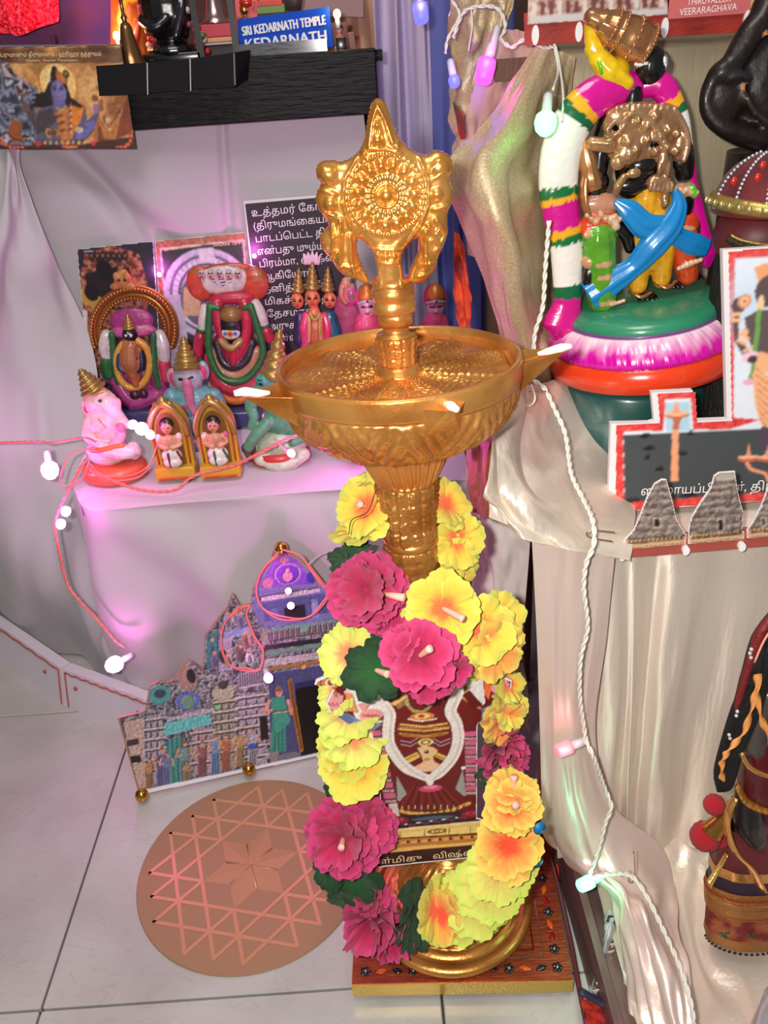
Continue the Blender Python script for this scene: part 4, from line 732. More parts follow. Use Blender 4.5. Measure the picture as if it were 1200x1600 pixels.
for x, y0, y1, c in ((185, 1060, 1215, (180, 130, 90)), (240, 1010, 1205, (104, 104, 150)), (262, 1030, 1195, (120, 120, 170)), (345, 980, 1175, (120, 150, 150)), (355, 1080, 1175, (190, 140, 80)), (425, 985, 1150, (150, 96, 100)), (487, 950, 1140, (120, 150, 190)), (535, 950, 1125, (180, 110, 90)), (600, 930, 1105, (190, 150, 110)), (655, 920, 1100, (190, 180, 200))): figure(x, y0, y1, c)
P.ell((655, 1010), 24*k, 14*k, (60, 100, 190)); P.ell((497, 832), 12*k, 12*k, (120, 220, 130)); P.noise(700, .55); P.carve(2.2, 1.2)
P.poly([(60, 1210), (135, 1215), (600, 1118), (975, 1038), (1130, 1004), (1140, 1030), (975, 1062), (600, 1145), (130, 1260)], (232, 232, 240)); P.build('print', PRINTM, t, clip=pl.uvs([f((p[0]+(700-p[0])*.008, p[1]+(700-p[1])*.008)) for p in oc]))
BRASS = mat('shiny_brass_ball', (206, 160, 70), .15, .95)
def ball(p, r, label, off=.009, par=None):
    c = pl.xyz(pl.uv(*p), off)[0]; c[2] = max(c[2], r); return obj('brass_ball', join(ell(c, r, 20), lathe([(r*.5, 0), (r*.4, r*.4)], 14, c-pl.n*(r+.002), pl.n)), BRASS, par)
for p in ((222, 1236), (388, 1196), (438, 853)): ball(p, .0088, '', par=t)
# --- deity picture cut-out leaning on the lamp (crop: origin (560,1050), 5.161x ; wider one: origin (470,980), 3x)
f5 = cr(560, 1050, 5.161); f3 = cr(470, 980, 3.); pl = Plane(at(660, 1352, y=.538), (.02, -1, .14)); k5 = px2(pl)/5.161; k3 = px2(pl)/3
t = thing('deity_cutout', 'printed cardboard cut-out of a maroon-robed four-armed deity leaning on the lamp pillar', 'cut-out', at(660, 1352, y=.538))
o3 = [(348, 1128), (335, 1040), (395, 975), (330, 490), (280, 488), (225, 460), (170, 420), (140, 400), (118, 355), (135, 320), (150, 290), (110, 268), (64, 270), (70, 250), (120, 228), (170, 235), (195, 270), (230, 300), (300, 200), (400, 100), (700, 60), (830, 190), (880, 190), (930, 150), (985, 125), (995, 150), (960, 175), (945, 230), (990, 250), (985, 300), (965, 335), (900, 400), (845, 440), (828, 455), (825, 900), (848, 905), (842, 1078), (600, 1102)]
q = pl.uvs([f3(p) for p in o3]); card('card', pl, q, .0025, CARDW, t)
P, T3 = mkprint(pl, q, .00058, (104, 22, 24), f3); T5 = lambda Q: pl.uvs([f5(p) for p in Q])
def U(fn, *a, **kw): P.T = T5; fn(*a, **kw); P.T = T3
SK = (226, 150, 150); BL = (120, 132, 176)
# arms and hands of the wide frame
P.poly([(200, 300), (330, 200), (400, 380), (330, 420), (280, 480)], (228, 220, 220)); P.poly([(205, 300), (240, 310), (270, 400), (220, 390)], (226, 140, 90)); P.poly([(160, 415), (215, 400), (270, 430), (350, 440), (380, 455), (330, 488), (270, 490)], BL); P.poly([(165, 420), (215, 405), (250, 430), (230, 460)], (90, 104, 150))
P.ell((155, 355), 38*k3, 34*k3, SK); [P.line([(140+i*16, 350), (146+i*15, 305+abs(i-1)*8)], 7*k3, SK) for i in range(4)]; [P.line([(126+i*20, 352), (146+i*14, 366)], 2.4*k3, (160, 60, 80)) for i in range(4)]; P.line([(150, 395), (215, 385)], 9*k3, (206, 180, 140)); P.line([(150, 402), (205, 395)], 3*k3, (140, 90, 60))
P.ell((138, 258), 38*k3, 34*k3, (200, 130, 70)); P.ell((138, 258), 25*k3, 22*k3, (240, 210, 170)); P.ell((138, 258), 14*k3, 13*k3, (150, 70, 50)); P.ell((76, 262), 14*k3, 18*k3, (190, 110, 70)); P.line([(150, 285), (165, 320)], 7*k3, (190, 110, 70))
P.ell((330, 410), 52*k3, 32*k3, SK); [P.line([(300+i*-2, 400-i*2), (276+i*14, 362-i*3)], 7*k3, SK) for i in range(4)]; [P.line([(290+i*20, 408), (318+i*18, 418)], 2.6*k3, (170, 60, 80)) for i in range(4)]; P.line([(310, 440), (385, 440)], 7*k3, (220, 200, 170))
P.poly([(870, 200), (935, 180), (900, 260), (880, 340), (850, 300)], (224, 110, 60)); P.poly([(850, 380), (960, 330), (970, 345), (900, 410), (845, 440)], BL); P.poly([(850, 390), (900, 365), (870, 425)], (84, 100, 150)); P.ell((935, 280), 42*k3, 36*k3, SK); [P.line([(910+i*17, 275), (912+i*16, 232+i*5)], 7*k3, SK) for i in range(4)]; [P.line([(912+i*18, 282), (926+i*18, 268)], 2.4*k3, (160, 60, 80)) for i in range(4)]; P.line([(900, 322), (965, 318)], 8*k3, (214, 190, 150)); P.poly([(900, 230), (940, 180), (990, 125), (995, 150), (950, 190), (925, 240)], (206, 130, 90)); P.poly([(905, 232), (925, 200), (935, 215)], (110, 50, 40))
# body in the narrow frame
U(P.poly, [(290, 180), (400, 60), (740, 60), (830, 60), (1010, 40), (1010, 270), (830, 320), (760, 560), (780, 760), (600, 850), (420, 800), (270, 600), (290, 400), (230, 260)], (110, 24, 22))
U(P.poly, [(820, 60), (1000, 50), (1020, 250), (1000, 270), (900, 150), (830, 130)], (222, 214, 210)); U(P.poly, [(830, 80), (905, 120), (850, 190), (830, 170)], (196, 150, 90)); U(P.poly, [(838, 105), (880, 125), (850, 165)], (90, 24, 22)); U(P.line, [(830, 200), (980, 290)], 10*k5, (196, 140, 70)); U(P.poly, [(840, 180), (890, 150), (1000, 260), (920, 300)], (96, 20, 18))
U(P.poly, [(250, 250), (380, 180), (390, 200), (290, 270)], (226, 180, 100))
for i in range(5): U(P.line, [(300+i*14, 262-i*10), (324+i*14, 290-i*8)], 3*k5, (236, 200, 130))
for xs_ in ([(380, 190), (400, 270), (440, 310), (520, 320)], [(605, 190), (590, 250), (560, 290), (520, 320)]): U(P.line, xs_, 11*k5, (220, 200, 130)); U(P.line, xs_, 4*k5, (110, 120, 60))
U(P.ell, (510, 360), 95*k5, 42*k5, (210, 120, 60)); U(P.ell, (510, 352), 60*k5, 26*k5, (240, 190, 120)); U(P.ell, (505, 352), 26*k5, 14*k5, (190, 60, 30))
for x in range(400, 630, 16): U(P.ell, (x, 392-abs(x-510)*.16), 7*k5, 9*k5, (236, 224, 200))
for y, w, c in ((425, 190, (226, 170, 90)), (446, 205, (150, 80, 30)), (462, 205, (220, 170, 80)), (500, 195, (212, 150, 66)), (515, 170, (170, 96, 40))): U(P.line, [(530-w, y-6), (530, y+12), (530+w-10, y-14)], 9*k5, c)
for x in range(350, 720, 17): U(P.line, [(x, 474), (x+6, 506)], 3.4*k5, (120, 56, 26))
for x in range(345, 700, 24): U(P.ell, (x, 444), 5*k5, 5*k5, (250, 220, 150))
for s in (-1, 1):
    for y0, d in ((530, 60), (560, 70)): U(P.line, [(540+s*60, y0), (540+s*120, y0+36), (540+s*200, y0+(20 if s < 0 else 5))], 3*k5, (214, 190, 200))
U(P.ell, (540, 562), 60*k5, 34*k5, (226, 190, 120)); U(P.ell, (540, 562), 36*k5, 22*k5, (110, 60, 36), ring=.3)
U(P.poly, [(365, 690), (470, 640), (500, 680), (400, 735)], (222, 176, 84)); U(P.poly, [(620, 640), (720, 680), (690, 715), (600, 670)], (222, 176, 84)); U(P.line, [(365, 712), (470, 662)], 3*k5, (120, 70, 20)); U(P.line, [(615, 662), (700, 704)], 3*k5, (120, 70, 20))
U(P.poly, [(470, 610), (520, 590), (600, 600), (640, 630), (600, 680), (610, 720), (520, 720), (505, 670)], (226, 180, 130)); U(P.ell, (545, 640), 18*k5, 17*k5, (30, 34, 40)); U(P.ell, (541, 634), 6*k5, 6*k5, (230, 230, 230)); U(P.poly, [(450, 760), (520, 720), (600, 715), (665, 745), (620, 800), (480, 800)], (230, 180, 140)); U(P.ell, (550, 700), 20*k5, 12*k5, (150, 90, 50), ring=.4)
# white woollen garland edge and flower side garlands
for sd in ([(210, 270), (250, 340), (240, 440), (240, 560), (290, 660), (360, 750), (460, 820), (570, 870)], [(770, 60), (800, 150), (760, 250), (740, 320), (790, 420), (800, 560), (760, 680), (690, 770), (600, 850), (570, 870)]):
    S = smoothpath(np.array(sd, float), 4); U(P.line, S, 46*k5, (226, 214, 206)); U(P.line, S+[14, 0], 8*k5, (196, 178, 174), a=.6)
for x0, x1, xx0, xx1, ya, yb in ((85, 180, 220, 315, 470, 1060), (850, 960, 865, 945, 480, 990)):
    n = 14
    for j in range(n):
        s0 = j/n; y = ya+(yb-ya)*s0; a, b = x0+(xx0-x0)*s0, x1+(xx1-x1)*s0; h = (yb-ya)/n
        U(P.poly, [(a, y), (b, y-6), (b+3, y+h), (a+4, y+h)], (72, 84, 40) if j % 2 else (200, 90, 130))
        if j % 2: 
            for xx in np.linspace(a+14, b-14, 4): U(P.ell, (xx, y+h*.5), 12*k5, 12*k5, (236, 170, 196)); U(P.ell, (xx, y+h*.55), 5*k5, 6*k5, (190, 50, 100))
U(P.poly, [(90, 470), (180, 455), (210, 300), (190, 430), (180, 470)], (90, 80, 50))
# skirt, gap shapes, stones, pedestal
U(P.poly, [(330, 800), (460, 850), (570, 890), (690, 840), (770, 790), (780, 950), (900, 1050), (780, 1130), (600, 1160), (430, 1160), (280, 1120), (390, 980)], (104, 22, 24))
for i in range(13): x = 330+i*44; U(P.line, [(560+(i-6)*20, 930), (x, 1140-abs(i-6)*5)], 4*k5, (60, 10, 16) if i % 2 else (146, 40, 36))
U(P.line, [(290, 1105), (420, 1135), (600, 1140), (770, 1105), (890, 1055)], 16*k5, (216, 160, 80))
for i in range(11): U(P.line, [(330+i*52, 1062+abs(i-5)*2), (326+i*52, 1130-abs(i-5)*3)], 7*k5, (96, 20, 22)); 
for i in range(10): U(P.line, [(352+i*52, 1068+abs(i-5)*2), (350+i*52, 1100)], 4*k5, (232, 190, 120))
U(P.ell, (580, 935), 90*k5, 34*k5, (196, 70, 104)); U(P.ell, (580, 925), 60*k5, 16*k5, (226, 120, 150)); U(P.ell, (575, 885), 30*k5, 30*k5, (226, 214, 206))
U(P.poly, [(305, 830), (390, 980), (330, 1040), (312, 1030)], (150, 146, 140)); U(P.poly, [(840, 780), (780, 940), (850, 1000), (868, 990)], (150, 146, 140)); U(P.ell, (842, 770), 18*k5, 18*k5, (220, 220, 224))
U(P.poly, [(220, 1160), (400, 1150), (960, 1110), (960, 1200), (230, 1270)], (44, 26, 30)); U(P.poly, [(240, 1060), (310, 1050), (330, 1160), (250, 1160)], (206, 190, 180))
for i in range(16): U(P.ell, (380+i*34, 1225-i*4.5+(i % 3)*8), (14+6*(i % 2))*k5, 8*k5, [(216, 206, 206), (150, 40, 50), (96, 70, 76)][i % 3])
U(P.ell, (600, 1175), 170*k5, 18*k5, (70, 84, 110)); U(P.ell, (310, 1200), 92*k5, 40*k5, (134, 24, 44)); U(P.ell, (905, 1145), 78*k5, 36*k5, (134, 24, 44)); U(P.ell, (310, 1190), 50*k5, 20*k5, (190, 60, 90), ring=.4); U(P.ell, (905, 1135), 40*k5, 18*k5, (190, 60, 90), ring=.4)
U(P.poly, [(215, 1275), (980, 1200), (980, 1320), (230, 1350)], (226, 186, 104)); U(P.line, [(215, 1275), (980, 1200)], 8*k5, (240, 200, 170)); U(P.poly, [(240, 1300), (980, 1240), (980, 1300), (240, 1345)], (232, 200, 120)); U(P.ell, (632, 1280), 76*k5, 24*k5, (150, 84, 40), ring=.35); U(P.ell, (632, 1280), 26*k5, 16*k5, (170, 96, 40), ring=.5)
for x in (310, 335, 530, 700, 730, 900): U(P.line, [(x, 1290-(x-300)*.08), (x, 1335-(x-300)*.06)], 3*k5, (150, 90, 40))
U(P.poly, [(100, 1430), (220, 1340), (980, 1290), (980, 1400), (130, 1470)], (190, 120, 56)); U(P.line, [(240, 1345), (980, 1300)], 6*k5, (70, 34, 14)); 
for i in range(9): U(P.ell, (280+i*86, 1378-i*7), 40*k5, 14*k5, (226, 160, 86)); U(P.ell, (312+i*86, 1374-i*7), 12*k5, 16*k5, (90, 46, 20))
U(P.poly, [(130, 1425), (980, 1360), (980, 1385), (130, 1465)], (236, 180, 96)); U(P.poly, [(100, 1465), (980, 1385), (980, 1540), (60, 1620)], (64, 30, 28)); P.noise(600, .2); P.carve(1., .4)
P.build('print', PRINTM, t, off=.0004, clip=pl.uvs([f3((p[0]+(600-p[0])*.012, p[1]+(600-p[1])*.012)) for p in o3]))
a, b = T5([(160, 1545), (505, 1512)]); lettering('lettering', 'ள்மிகு', pl, a, 80*k5, CREAMINK, t, math.atan2(b[1]-a[1], b[0]-a[0]), width=np.linalg.norm(b-a), off=.001)
a, b = T5([(598, 1502), (1030, 1462)]); lettering('lettering', 'விஷ்ணு', pl, a, 80*k5, CREAMINK, t, math.atan2(b[1]-a[1], b[0]-a[0]), width=np.linalg.norm(b-a), off=.001)
# --- blue temple sign and its holding block
f = cr(360, 0, 5.); pl = Plane(at(440, 60, y=1.27), (0, -1, 0)); k = px2(pl)/5
t = thing('temple_sign', 'bright blue sign with white capital letters standing on the black beam', 'sign', at(445, 78, y=1.27)); T = lambda Q: pl.uvs([f(p) for p in Q])
card('panel', pl, T([(52, 152), (770, 52), (806, 365), (70, 400)]), .003, mat('sign_blue', (0, 74, 190), .6, spec=.2), t)
for s, a, b, sz in (('SRI KEDARNATH TEMPLE', (98, 280), (744, 190), 82), ('KEDARNATH', (118, 392), (746, 318), 96)):
    a, b = T([a, b]); o = lettering('lettering', s, pl, a, sz*k*1.08, WHITEINK, t, math.atan2(b[1]-a[1], b[0]-a[0]), width=np.linalg.norm(b-a)); so = o.modifiers.new('w', 'SOLIDIFY'); so.thickness = .0004
    o2 = lettering('lettering', s, pl, a+[3.5*k, 2*k], sz*k*1.08, WHITEINK, t, math.atan2(b[1]-a[1], b[0]-a[0]), width=np.linalg.norm(b-a), off=.0014)
    o3 = lettering('lettering', s, pl, a+[-3.5*k, -2*k], sz*k*1.08, WHITEINK, t, math.atan2(b[1]-a[1], b[0]-a[0]), width=np.linalg.norm(b-a), off=.0013)
obj('wood_block', hexa([at(374, 94, y=1.235), at(512, 86, y=1.235), at(512, 86, y=1.262), at(374, 94, y=1.262)], [at(374, 70, y=1.235), at(510, 60, y=1.235), at(510, 60, y=1.262), at(374, 70, y=1.262)]), mat('worn_grey_wood', (78, 80, 84), .45, bump=(60, .7, .003, (1, 5, 5)), coat=.3), None, False, label='worn grey painted block in front of the blue sign', cat='block')
# --- red strip board at the top right with building photographs
f = cr(800, 0, 3.); pl = Plane(at(1000, 50, y=.893), (0, -1, 0)); k = px2(pl)/3; T = lambda Q: pl.uvs([f(p) for p in Q])
t = thing('red_strip_board', 'red painted board with stuck building photographs and pink name plate at top right', 'board', at(1000, 60, y=.90))
RED = mat('red_painted_wood', (168, 52, 40), .45, bump=(60, .5, .002, (1, 6, 6)), var=(30, (140, 36, 28), 4, .4, .7)); card('board', pl, T([(66, 60), (1120, -40), (1200, -40), (1200, 130), (1080, 150), (70, 215)]), .012, RED, t)
q = T([(75, -60), (725, -110), (728, 70), (78, 110)]); card('photo_card', pl, q, .001, CARDW, t, .0014); P, _ = mkprint(pl, q, .001, (200, 160, 150), f); P.speck(np.ones(P.X.shape, bool), [(150, 90, 84), (196, 140, 126), (220, 190, 180), (120, 70, 74), (206, 170, 150)], 240, 5)
for i in range(16): P.poly([(90+i*40, 10-i*2), (112+i*40, 8-i*2), (112+i*40, 76-i*3), (90+i*40, 80-i*3)], (110, 60, 60) if i % 3 else (220, 206, 196))
P.poly([(78, 78), (728, 36), (728, 70), (78, 110)], (206, 196, 196)); P.build('print', PRINTM, t, off=.0018)
card('name_plate', pl, T([(726, -60), (1112, -90), (1112, 62), (728, 90)]), .001, mat('pink_plate', (206, 104, 104), .5), t, .0018)
for s, a, b, sz in (('THIRUVALLUR', (815, 26), (1020, 8), 34), ('VEERARAGHAVA', (780, 74), (1048, 46), 36)):
    a, b = T([a, b]); lettering('lettering', s, pl, a, sz*k*1.1, WHITEINK, t, math.atan2(b[1]-a[1], b[0]-a[0]), width=np.linalg.norm(b-a), off=.0026)
q = T([(1114, -60), (1300, -80), (1300, 30), (1114, 46)]); card('photo_card', pl, q, .001, mat('tan_card', (196, 160, 110), .6), t, .0016)
for x, y in ((108, 165), (312, 150), (714, 130), (1098, 95), (1280, 90)): a = T([(x, y)])[0]; obj('white_dab', prism(pl.xyz([a+np.array([17*k*math.cos(v), 42*k*math.sin(v)]) for v in np.arange(12)*math.pi/6], 0), .0022, pl.n), WHITEINK, t, False)
# --- white framed board with red patterned border on the tower (crop: origin (940,380), 3.077x)
f = cr(940, 380, 3.077); pl = Plane(at(973, 806, z=.452), (-.06, -1, .04)); k = px2(pl)/3.077; T = lambda Q: pl.uvs([f(p) for p in Q])
t = thing('picture_board', 'stepped foam board with red border, dark name panel and deity picture at the right edge', 'board', at(1080, 800, z=.452))
ob = [(50, 1300), (62, 872), (250, 868), (272, 860), (258, 722), (458, 712), (466, 858), (622, 852), (602, 34), (980, 10), (980, 1230)]
card('foam_board', pl, T([(p[0]-(16 if p[0] < 700 else 0), p[1]) for p in ob]), .007, mat('white_foam', (226, 220, 222), .7), t, -.002)
q = T(ob); P = Print(pl, *rng(q), .001, (222, 226, 236), T); c_ = [(212, 52, 52), (224, 84, 78), (200, 40, 44)]
P.speck(np.ones(P.X.shape, bool), c_, 330, 1)
for i in range(90): x, y = random.uniform(60, 960), random.uniform(20, 1290); P.line([(x, y), (x+12, y-16), (x+30, y-14)], 2.2*k, (240, 130, 120))
P.poly([(104, 912), (180, 906), (296, 905), (300, 870), (308, 756), (430, 750), (442, 900), (622, 896), (770, 850), (636, 840), (644, 76), (980, 60), (980, 1180), (110, 1252)], (222, 228, 238)); P.poly([(308, 770), (424, 762), (430, 905), (312, 908)], (170, 206, 226)); P.poly([(106, 922), (980, 886), (980, 1186), (112, 1252)], (68, 74, 76))
for x, y, w in ((230, 990, 30), (220, 1035, 14), (280, 1090, 22), (385, 1015, 30), (150, 1240, 40), (420, 1216, 40), (210, 930, 26), (430, 916, 16)): P.ell((x, y), w*k, 9*k, (26, 28, 30)); P.ell((x+6, y-14), w*.6*k, 4*k, (30, 32, 34))
P.noise(600, .06)
OR = (232, 158, 120); OD = (190, 104, 70)
P.poly([(342, 870), (372, 870), (370, 1145), (334, 1150)], OR); P.ell((364, 830), 54*k, 16*k, OD); P.ell((364, 822), 50*k, 12*k, (240, 176, 140)); P.poly([(340, 838), (390, 838), (374, 880), (378, 896), (342, 896), (348, 870)], OD); P.poly([(346, 820), (382, 820), (372, 780), (360, 758), (348, 790)], OR)
# deity picture: dark figure with peach dress, lotus, conch
P.glow((700, 300), 240*k, (180, 210, 236), .8); P.poly([(736, 120), (790, 96), (900, 100), (900, 190), (760, 200)], (232, 160, 110)); P.ell((812, 230), 62*k, 70*k, (92, 76, 78)); P.poly([(690, 360), (760, 320), (900, 330), (900, 560), (740, 540), (700, 450)], (96, 80, 82)); P.poly([(640, 300), (670, 290), (665, 360), (660, 450), (700, 500), (720, 540), (690, 560), (640, 470), (632, 380)], (96, 78, 80)); P.ell((662, 300), 30*k, 36*k, (92, 72, 76)); P.ell((690, 280), 30*k, 30*k, (216, 150, 110)); P.ell((690, 280), 16*k, 18*k, (240, 190, 150)); P.ell((690, 280), 7*k, 8*k, (150, 80, 60))
for a, b in (((630, 370), (668, 372)), ((632, 345), (668, 340)), ((668, 440), (706, 460)), ((660, 470), (694, 486)), ((690, 520), (730, 500))): P.line([a, b], 8*k, (236, 180, 140))
P.ell((690, 430), 16*k, 18*k, (236, 180, 140)); P.ell((765, 300), 14*k, 44*k, (240, 200, 160)); P.line([(760, 330), (745, 480), (735, 600), (716, 660)], 10*k, (110, 160, 80)); P.ell((722, 550), 42*k, 26*k, (236, 196, 210)); P.ell((728, 560), 22*k, 18*k, (70, 56, 60)); P.ell((712, 670), 30*k, 14*k, (230, 170, 196))
P.poly([(760, 520), (900, 560), (900, 900), (770, 880), (740, 780), (728, 640)], (238, 176, 130))
for i in range(8): P.line([(740+i*3, 600+i*34), (800, 640+i*36), (890, 630+i*34)], 2.6*k, (200, 120, 80))
P.poly([(760, 610), (850, 640), (900, 600), (900, 640), (850, 680)], (244, 206, 170)); P.poly([(770, 885), (900, 890), (900, 1000), (780, 990), (760, 940)], (84, 66, 84))
for x in (708, 800): P.ell((x, 1040), 50*k, 14*k, OD); P.ell((x, 1030), 48*k, 9*k, (244, 180, 150)); P.poly([(x-12, 1030), (x+12, 1030), (x+2, 965)], OR)
P.line([(700, 1060), (720, 1090), (790, 1110), (810, 1150)], 8*k, OR)
clipq = T([(66, 1296), (70, 876), (268, 868), (280, 862), (268, 724), (456, 714), (464, 862), (626, 856), (610, 38), (978, 12), (978, 1228)])
P.build('print', PRINTM, t, off=-.0012, clip=clipq)
a, b = T([(186, 1212), (690, 1190)]); lettering('lettering', 'ஸ்ரீமாயப்பிரான்,', pl, a, 62*k, WHITEINK, t, math.atan2(b[1]-a[1], b[0]-a[0]), width=np.linalg.norm(b-a), off=.0002)
a, b = T([(712, 1190), (900, 1180)]); lettering('lettering', 'திருப்', pl, a, 62*k, WHITEINK, t, math.atan2(b[1]-a[1], b[0]-a[0]), width=np.linalg.norm(b-a), off=.0002)
# --- strip of stone temple tower cut-outs in front of it
pl = Plane(at(975, 868, z=.453), (-.05, -1, .03)); k = px2(pl)/3.077; T = lambda Q: pl.uvs([f(p) for p in Q])
t = thing('temple_strip', 'red strip with stone temple tower cut-outs on the front edge of the tall step', 'board', at(1080, 860, z=.453))
card('red_plinth', pl, T([(100, 1440), (980, 1370), (980, 1440), (80, 1516)]), .010, mat('brick_red', (166, 76, 64), .6, bump=(80, .4, .002)), t)
def tower(o, label, seed, win, cap=None):
    q = T(o); c = obj('tower_cutout', prism(pl.xyz(q, .001), .0012, pl.n), CARDW, t, False)
    P = Print(pl, *rng(q), .0009, (150, 130, 124), T); P.speck(np.ones(P.X.shape, bool), [(110, 96, 92), (146, 128, 120), (170, 152, 140), (92, 80, 80), (130, 112, 104)], 420, seed)
    x0 = min(p[0] for p in o); x1 = max(p[0] for p in o)
    for j in range(14): y = min(p[1] for p in o)+20+j*19; P.line([(x0, y+(x1-x0)*.06), (x1, y)], 3*k, (84, 72, 72) if j % 2 else (180, 162, 150), a=.6)
    P.poly(win, (40, 32, 34)); P.line(win, 4*k, (190, 172, 156), True); 
    if cap: P.poly(cap, (170, 160, 150))
    lo = [(x0-20, o[0][1]-44), (x1+20, o[-1][1]-44), (x1+20, o[-1][1]+30), (x0-20, o[0][1]+30)]; P.poly(lo, (206, 166, 130))
    for i in range(13): xx = x0+18+i*(x1-x0-30)/13; yy = o[0][1]-30+(o[-1][1]-o[0][1])*i/13; P.line([(xx, yy), (xx+5, yy-10), (xx+11, yy)], 3.4*k, (96, 56, 40)); P.line([(xx, yy+22), (xx+9, yy+21)], 2.4*k, (120, 84, 66))
    P.carve(2.5, 1.); P.build('print', PRINTM, c, off=.0028, clip=q)
tower([(104, 1466), (106, 1420), (150, 1374), (190, 1280), (214, 1216), (250, 1150), (286, 1128), (308, 1130), (336, 1230), (356, 1320), (376, 1356), (404, 1396), (400, 1440)], 0, 1, [(244, 1312), (276, 1310), (276, 1356), (244, 1358)])
tower([(412, 1440), (414, 1360), (428, 1310), (470, 1240), (520, 1170), (536, 1112), (560, 1096), (636, 1090), (650, 1190), (674, 1280), (672, 1376), (682, 1384), (680, 1416)], 0, 6, [(550, 1318), (580, 1316), (580, 1374), (550, 1376)], [(536, 1112), (560, 1096), (636, 1090), (640, 1128), (540, 1134)])
tower([(694, 1412), (694, 1372), (724, 1330), (760, 1260), (790, 1180), (830, 1120), (880, 1110), (980, 1110), (980, 1390)], 0, 11, [(760, 1310), (780, 1308), (780, 1350), (760, 1352)])
for x, y in ((96, 1496), (400, 1468), (668, 1450), (940, 1420)): a = T([(x, y)])[0]; obj('white_dab', prism(pl.xyz([a+np.array([17*k*math.cos(v), 24*k*math.sin(v)]) for v in np.arange(10)*math.pi/5], 0), .0045, pl.n), WHITEINK, t, False)
# ------------------------------------------------------------------ small clay idols on the low step
class Fig:       # figures are sculpted round a vertical axis plane at depth y0; sizes are taken off the photograph once
    def __init__(s, f, y0, sc): s.f = f; s.y0 = y0; s.sc = sc; s.m = None
    def p(s, x, y, d=0.):
        q = s.f((x, y)); b = at(q[0], q[1], y=s.y0); 
        if s.m is None: s.m = mpp(b)/s.sc
        return b-np.array([0, d*s.m, 0])
    def e(s, x, y, rx, ry, col, d=0, rz=None, rot=0):
        c = s.p(x, y, d); rz = rz if rz is not None else rx; return E(c, (rx*s.m, rz*s.m, ry*s.m), col, rotm(y=rot) if rot else None)
    def k(s, pts, r, col, n=4):
        P = [s.p(*q) for q in pts]; return K(P, np.atleast_1d(np.array(r, float))*s.m, col, n)
    def s_(s, x, y, r, col, d=0, rz=None, ry=None):
        c = s.p(x, y, d); return SPOT(c, (1.2*r*s.m, (rz or r*2.6)*s.m, 1.25*(ry or r)*s.m), col)
    def l(s, pts, r, col): P = [s.p(*q) for q in pts]; return SLINE(P, [r*s.m], col)
    def rod(s, pts, r, n=10, k=4, flat=1.): P = [s.p(*q) for q in pts]; return tube(P, np.atleast_1d(np.array(r, float))*s.m, n, k, flat=flat)
    def ball(s, x, y, r, d=0, ry=None, rz=None, n=12): return ell(s.p(x, y, d), (r*s.m, (rz or r)*s.m, (ry or r)*s.m), n)
ZS = .371
F2 = cr(100, 360, 3.); F3 = cr(380, 300, 3.3333)
def basedisc(parent, c, rx, ry, h, col, name='base'): 
    n = 36; t = np.arange(n)*2*math.pi/n; V = []
    for q, z in ((.97, 0), (1.0, .15), (1.0, .75), (.93, 1.), (0.02, 1.)): V.append(np.c_[c[0]+rx*q*np.cos(t), c[1]+ry*q*np.sin(t), np.full(n, ZS+h*z)])
    return obj(name, (np.concatenate(V), gridf(5, n, True)+[list(range(n))[::-1]]), mat('clay_%d_%d_%d' % col, col, .4, coat=.3), parent)
GC = (150, 118, 62)
def elephant(label, f, y0, base, bcol, rbase, prims, loc):
    t = thing('elephant_idol', label, 'idol', (loc[0], loc[1], ZS)); g = Fig(f, y0, 3.); g.p(*base[:2])
    clay('body', prims(g), .00125, CLAY, t); basedisc(t, np.array([loc[0], loc[1]]), rbase[0], rbase[1], rbase[2], bcol); return t, g
def crown(t, g, pts, r, col=(176, 140, 74)):
    a = g.p(*pts[0]); b = g.p(*pts[1]); d = b-a; L = np.linalg.norm(d); r = r*g.m; prof = []
    for i in range(5): z = i/5*L; rr = r*(1-i*.17); prof += [(rr*.86, z), (rr, z+.3*L/5), (rr*.97, z+.7*L/5), (rr*.78, z+.95*L/5)]
    prof += [(r*.12, L), (r*.16, L*1.05), (.0001, L*1.1)]; obj('crown', lathe(prof, 24, a, d, lambda th, s, rr, z: .0003*np.cos(th*12)), mat('aged_gold_paint', (176, 142, 80), .35, .6, bump=(300, .3, .001)), t)
c = at(182, 742, z=ZS)
